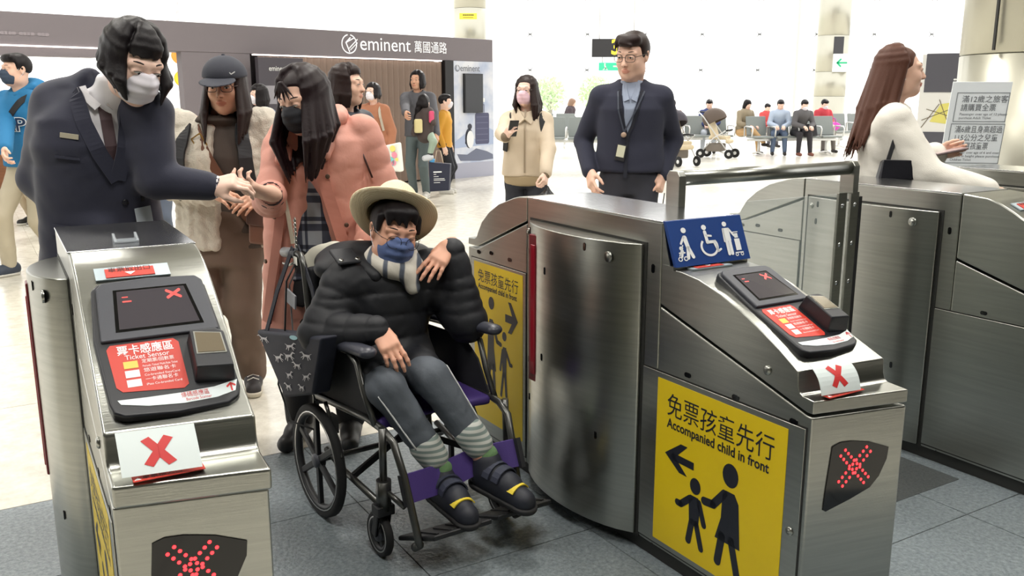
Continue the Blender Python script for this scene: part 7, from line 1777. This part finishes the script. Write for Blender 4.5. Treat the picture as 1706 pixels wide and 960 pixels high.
b=MB(); b.box((0,.0,.04),(.8,.4,.08)); b.build('foot',steel_dk,t)
# fare notice on the right column
t=empty('fare_notice',(2.804,5.550,1.236),R(-12),'white fare notice with grey Chinese text and family figures at the right','notice')
b=MB(Matrix.Shear('XZ',4,(.0,.0))); b.prism([(-.19,0,-.42),(.14,0,-.42),(.19,0,.28),(-.14,0,.28)],[(-.19,.012,-.42),(.14,.012,-.42),(.19,.012,.28),(-.14,.012,.28)]); b.build('board',mat('notice_white',(222,228,232),.4),t,bevel=.002)
gi=mat('notice_ink',(88,92,98),.6); oi=mat('notice_orange',(226,120,60),.6); li=mat('notice_line',(120,126,130),.6)
NF=lambda e:(lambda x,y: Vector((x+(y+.07)*.071,-e,y)))
def nt_(s,x,y,size,w,m=gi): text('notice_lettering',s,size,None,m,t,fn=lambda p: NF(.0015)(x+p.x,y+p.y),width=w)
nt_('滿12歲之旅客',-.10,.175,.046,.255); nt_('請購買全票',-.10,.125,.046,.195); nt_('Passenger over age of 12 please',-.10,.088,.020,.265); nt_('purchase Adult Ticket',-.10,.066,.020,.18)
nt_('滿6歲且身高超過',-.11,-.005,.046,.265); nt_('115公分之兒童',-.11,-.055,.046,.24); nt_('請購買孩童票',-.11,-.105,.046,.20); nt_('Passenger over age of 6 and over',-.11,-.142,.020,.27); nt_('115cm in height please purchase',-.11,-.164,.020,.27); nt_('Children Ticket',-.11,-.186,.020,.12)
def rrect(x0,x1,y0,y1):
    F=Flat(NF(.0015)); 
    for a,c in(((x0,y0),(x1,y0)),((x1,y0),(x1,y1)),((x1,y1),(x0,y1)),((x0,y1),(x0,y0))): F.stroke([a,c],.004)
    F.build('notice_frame',li,t)
rrect(-.13,.16,.045,.215); rrect(-.135,.165,-.205,.030)
for x,hh,m,wd in((-.06,-.27,gi,.075),(.02,-.265,gi,.085),(.095,-.295,mat('notice_blue',(80,170,226),.5),.07)):
    F=Flat(NF(.0015)); F.disc(x,hh+.02,.020); F.poly([(x-wd/2,hh-.02),(x-wd*.3,hh-.008),(x+wd*.3,hh-.008),(x+wd/2,hh-.02),(x+wd*.42,hh-.10),(x-wd*.42,hh-.10)]); F.build('family_figure',m,t)
b=MB(); b.tube([(.0,.05,-1.19),(.0,.05,.2)],.018,8); b.box((0,.05,-1.19),(.3,.25,.03)); b.build('stand',steel,t)
# trees outside the glass
def tree(label,x,y,h,seed):
    t=empty('street_tree',(x,y,0),0,label,'tree'); rn=random.Random(seed)
    b=MB(); b.tube([(0,0,0),(.05,0,h*.4),(0,.05,h*.75)],[.12,.09,.04],8); b.build('trunk',mat('bark',(150,140,126),.9),t)
    v=[];f=[]
    for i in range(700):
        d=Vector((rn.gauss(0,1),rn.gauss(0,1),rn.gauss(0,1))).normalized()*rn.random()**.4; c=Vector((d.x*h*.30,d.y*h*.30,h*.66+d.z*h*.30)); a=Vector((rn.gauss(0,1),rn.gauss(0,1),rn.gauss(0,1))).normalized(); e=a.orthogonal().normalized(); s=.06+.05*rn.random(); n=len(v)
        v+=[c-a*s,c+e*s*.5,c+a*s,c-e*s*.5]; f.append((n,n+1,n+2,n+3))
    o=mesh_obj('foliage',v,f,mat('leaf_pale',(206,228,180),.8),t); o['kind']='stuff'
tree('young leafy tree outside the glass, above the beige jacket',1.34,33.5,2.15,1)
tree('slender tree outside the glass, left of the navy cardigan',3.15,34.5,2.2,2)
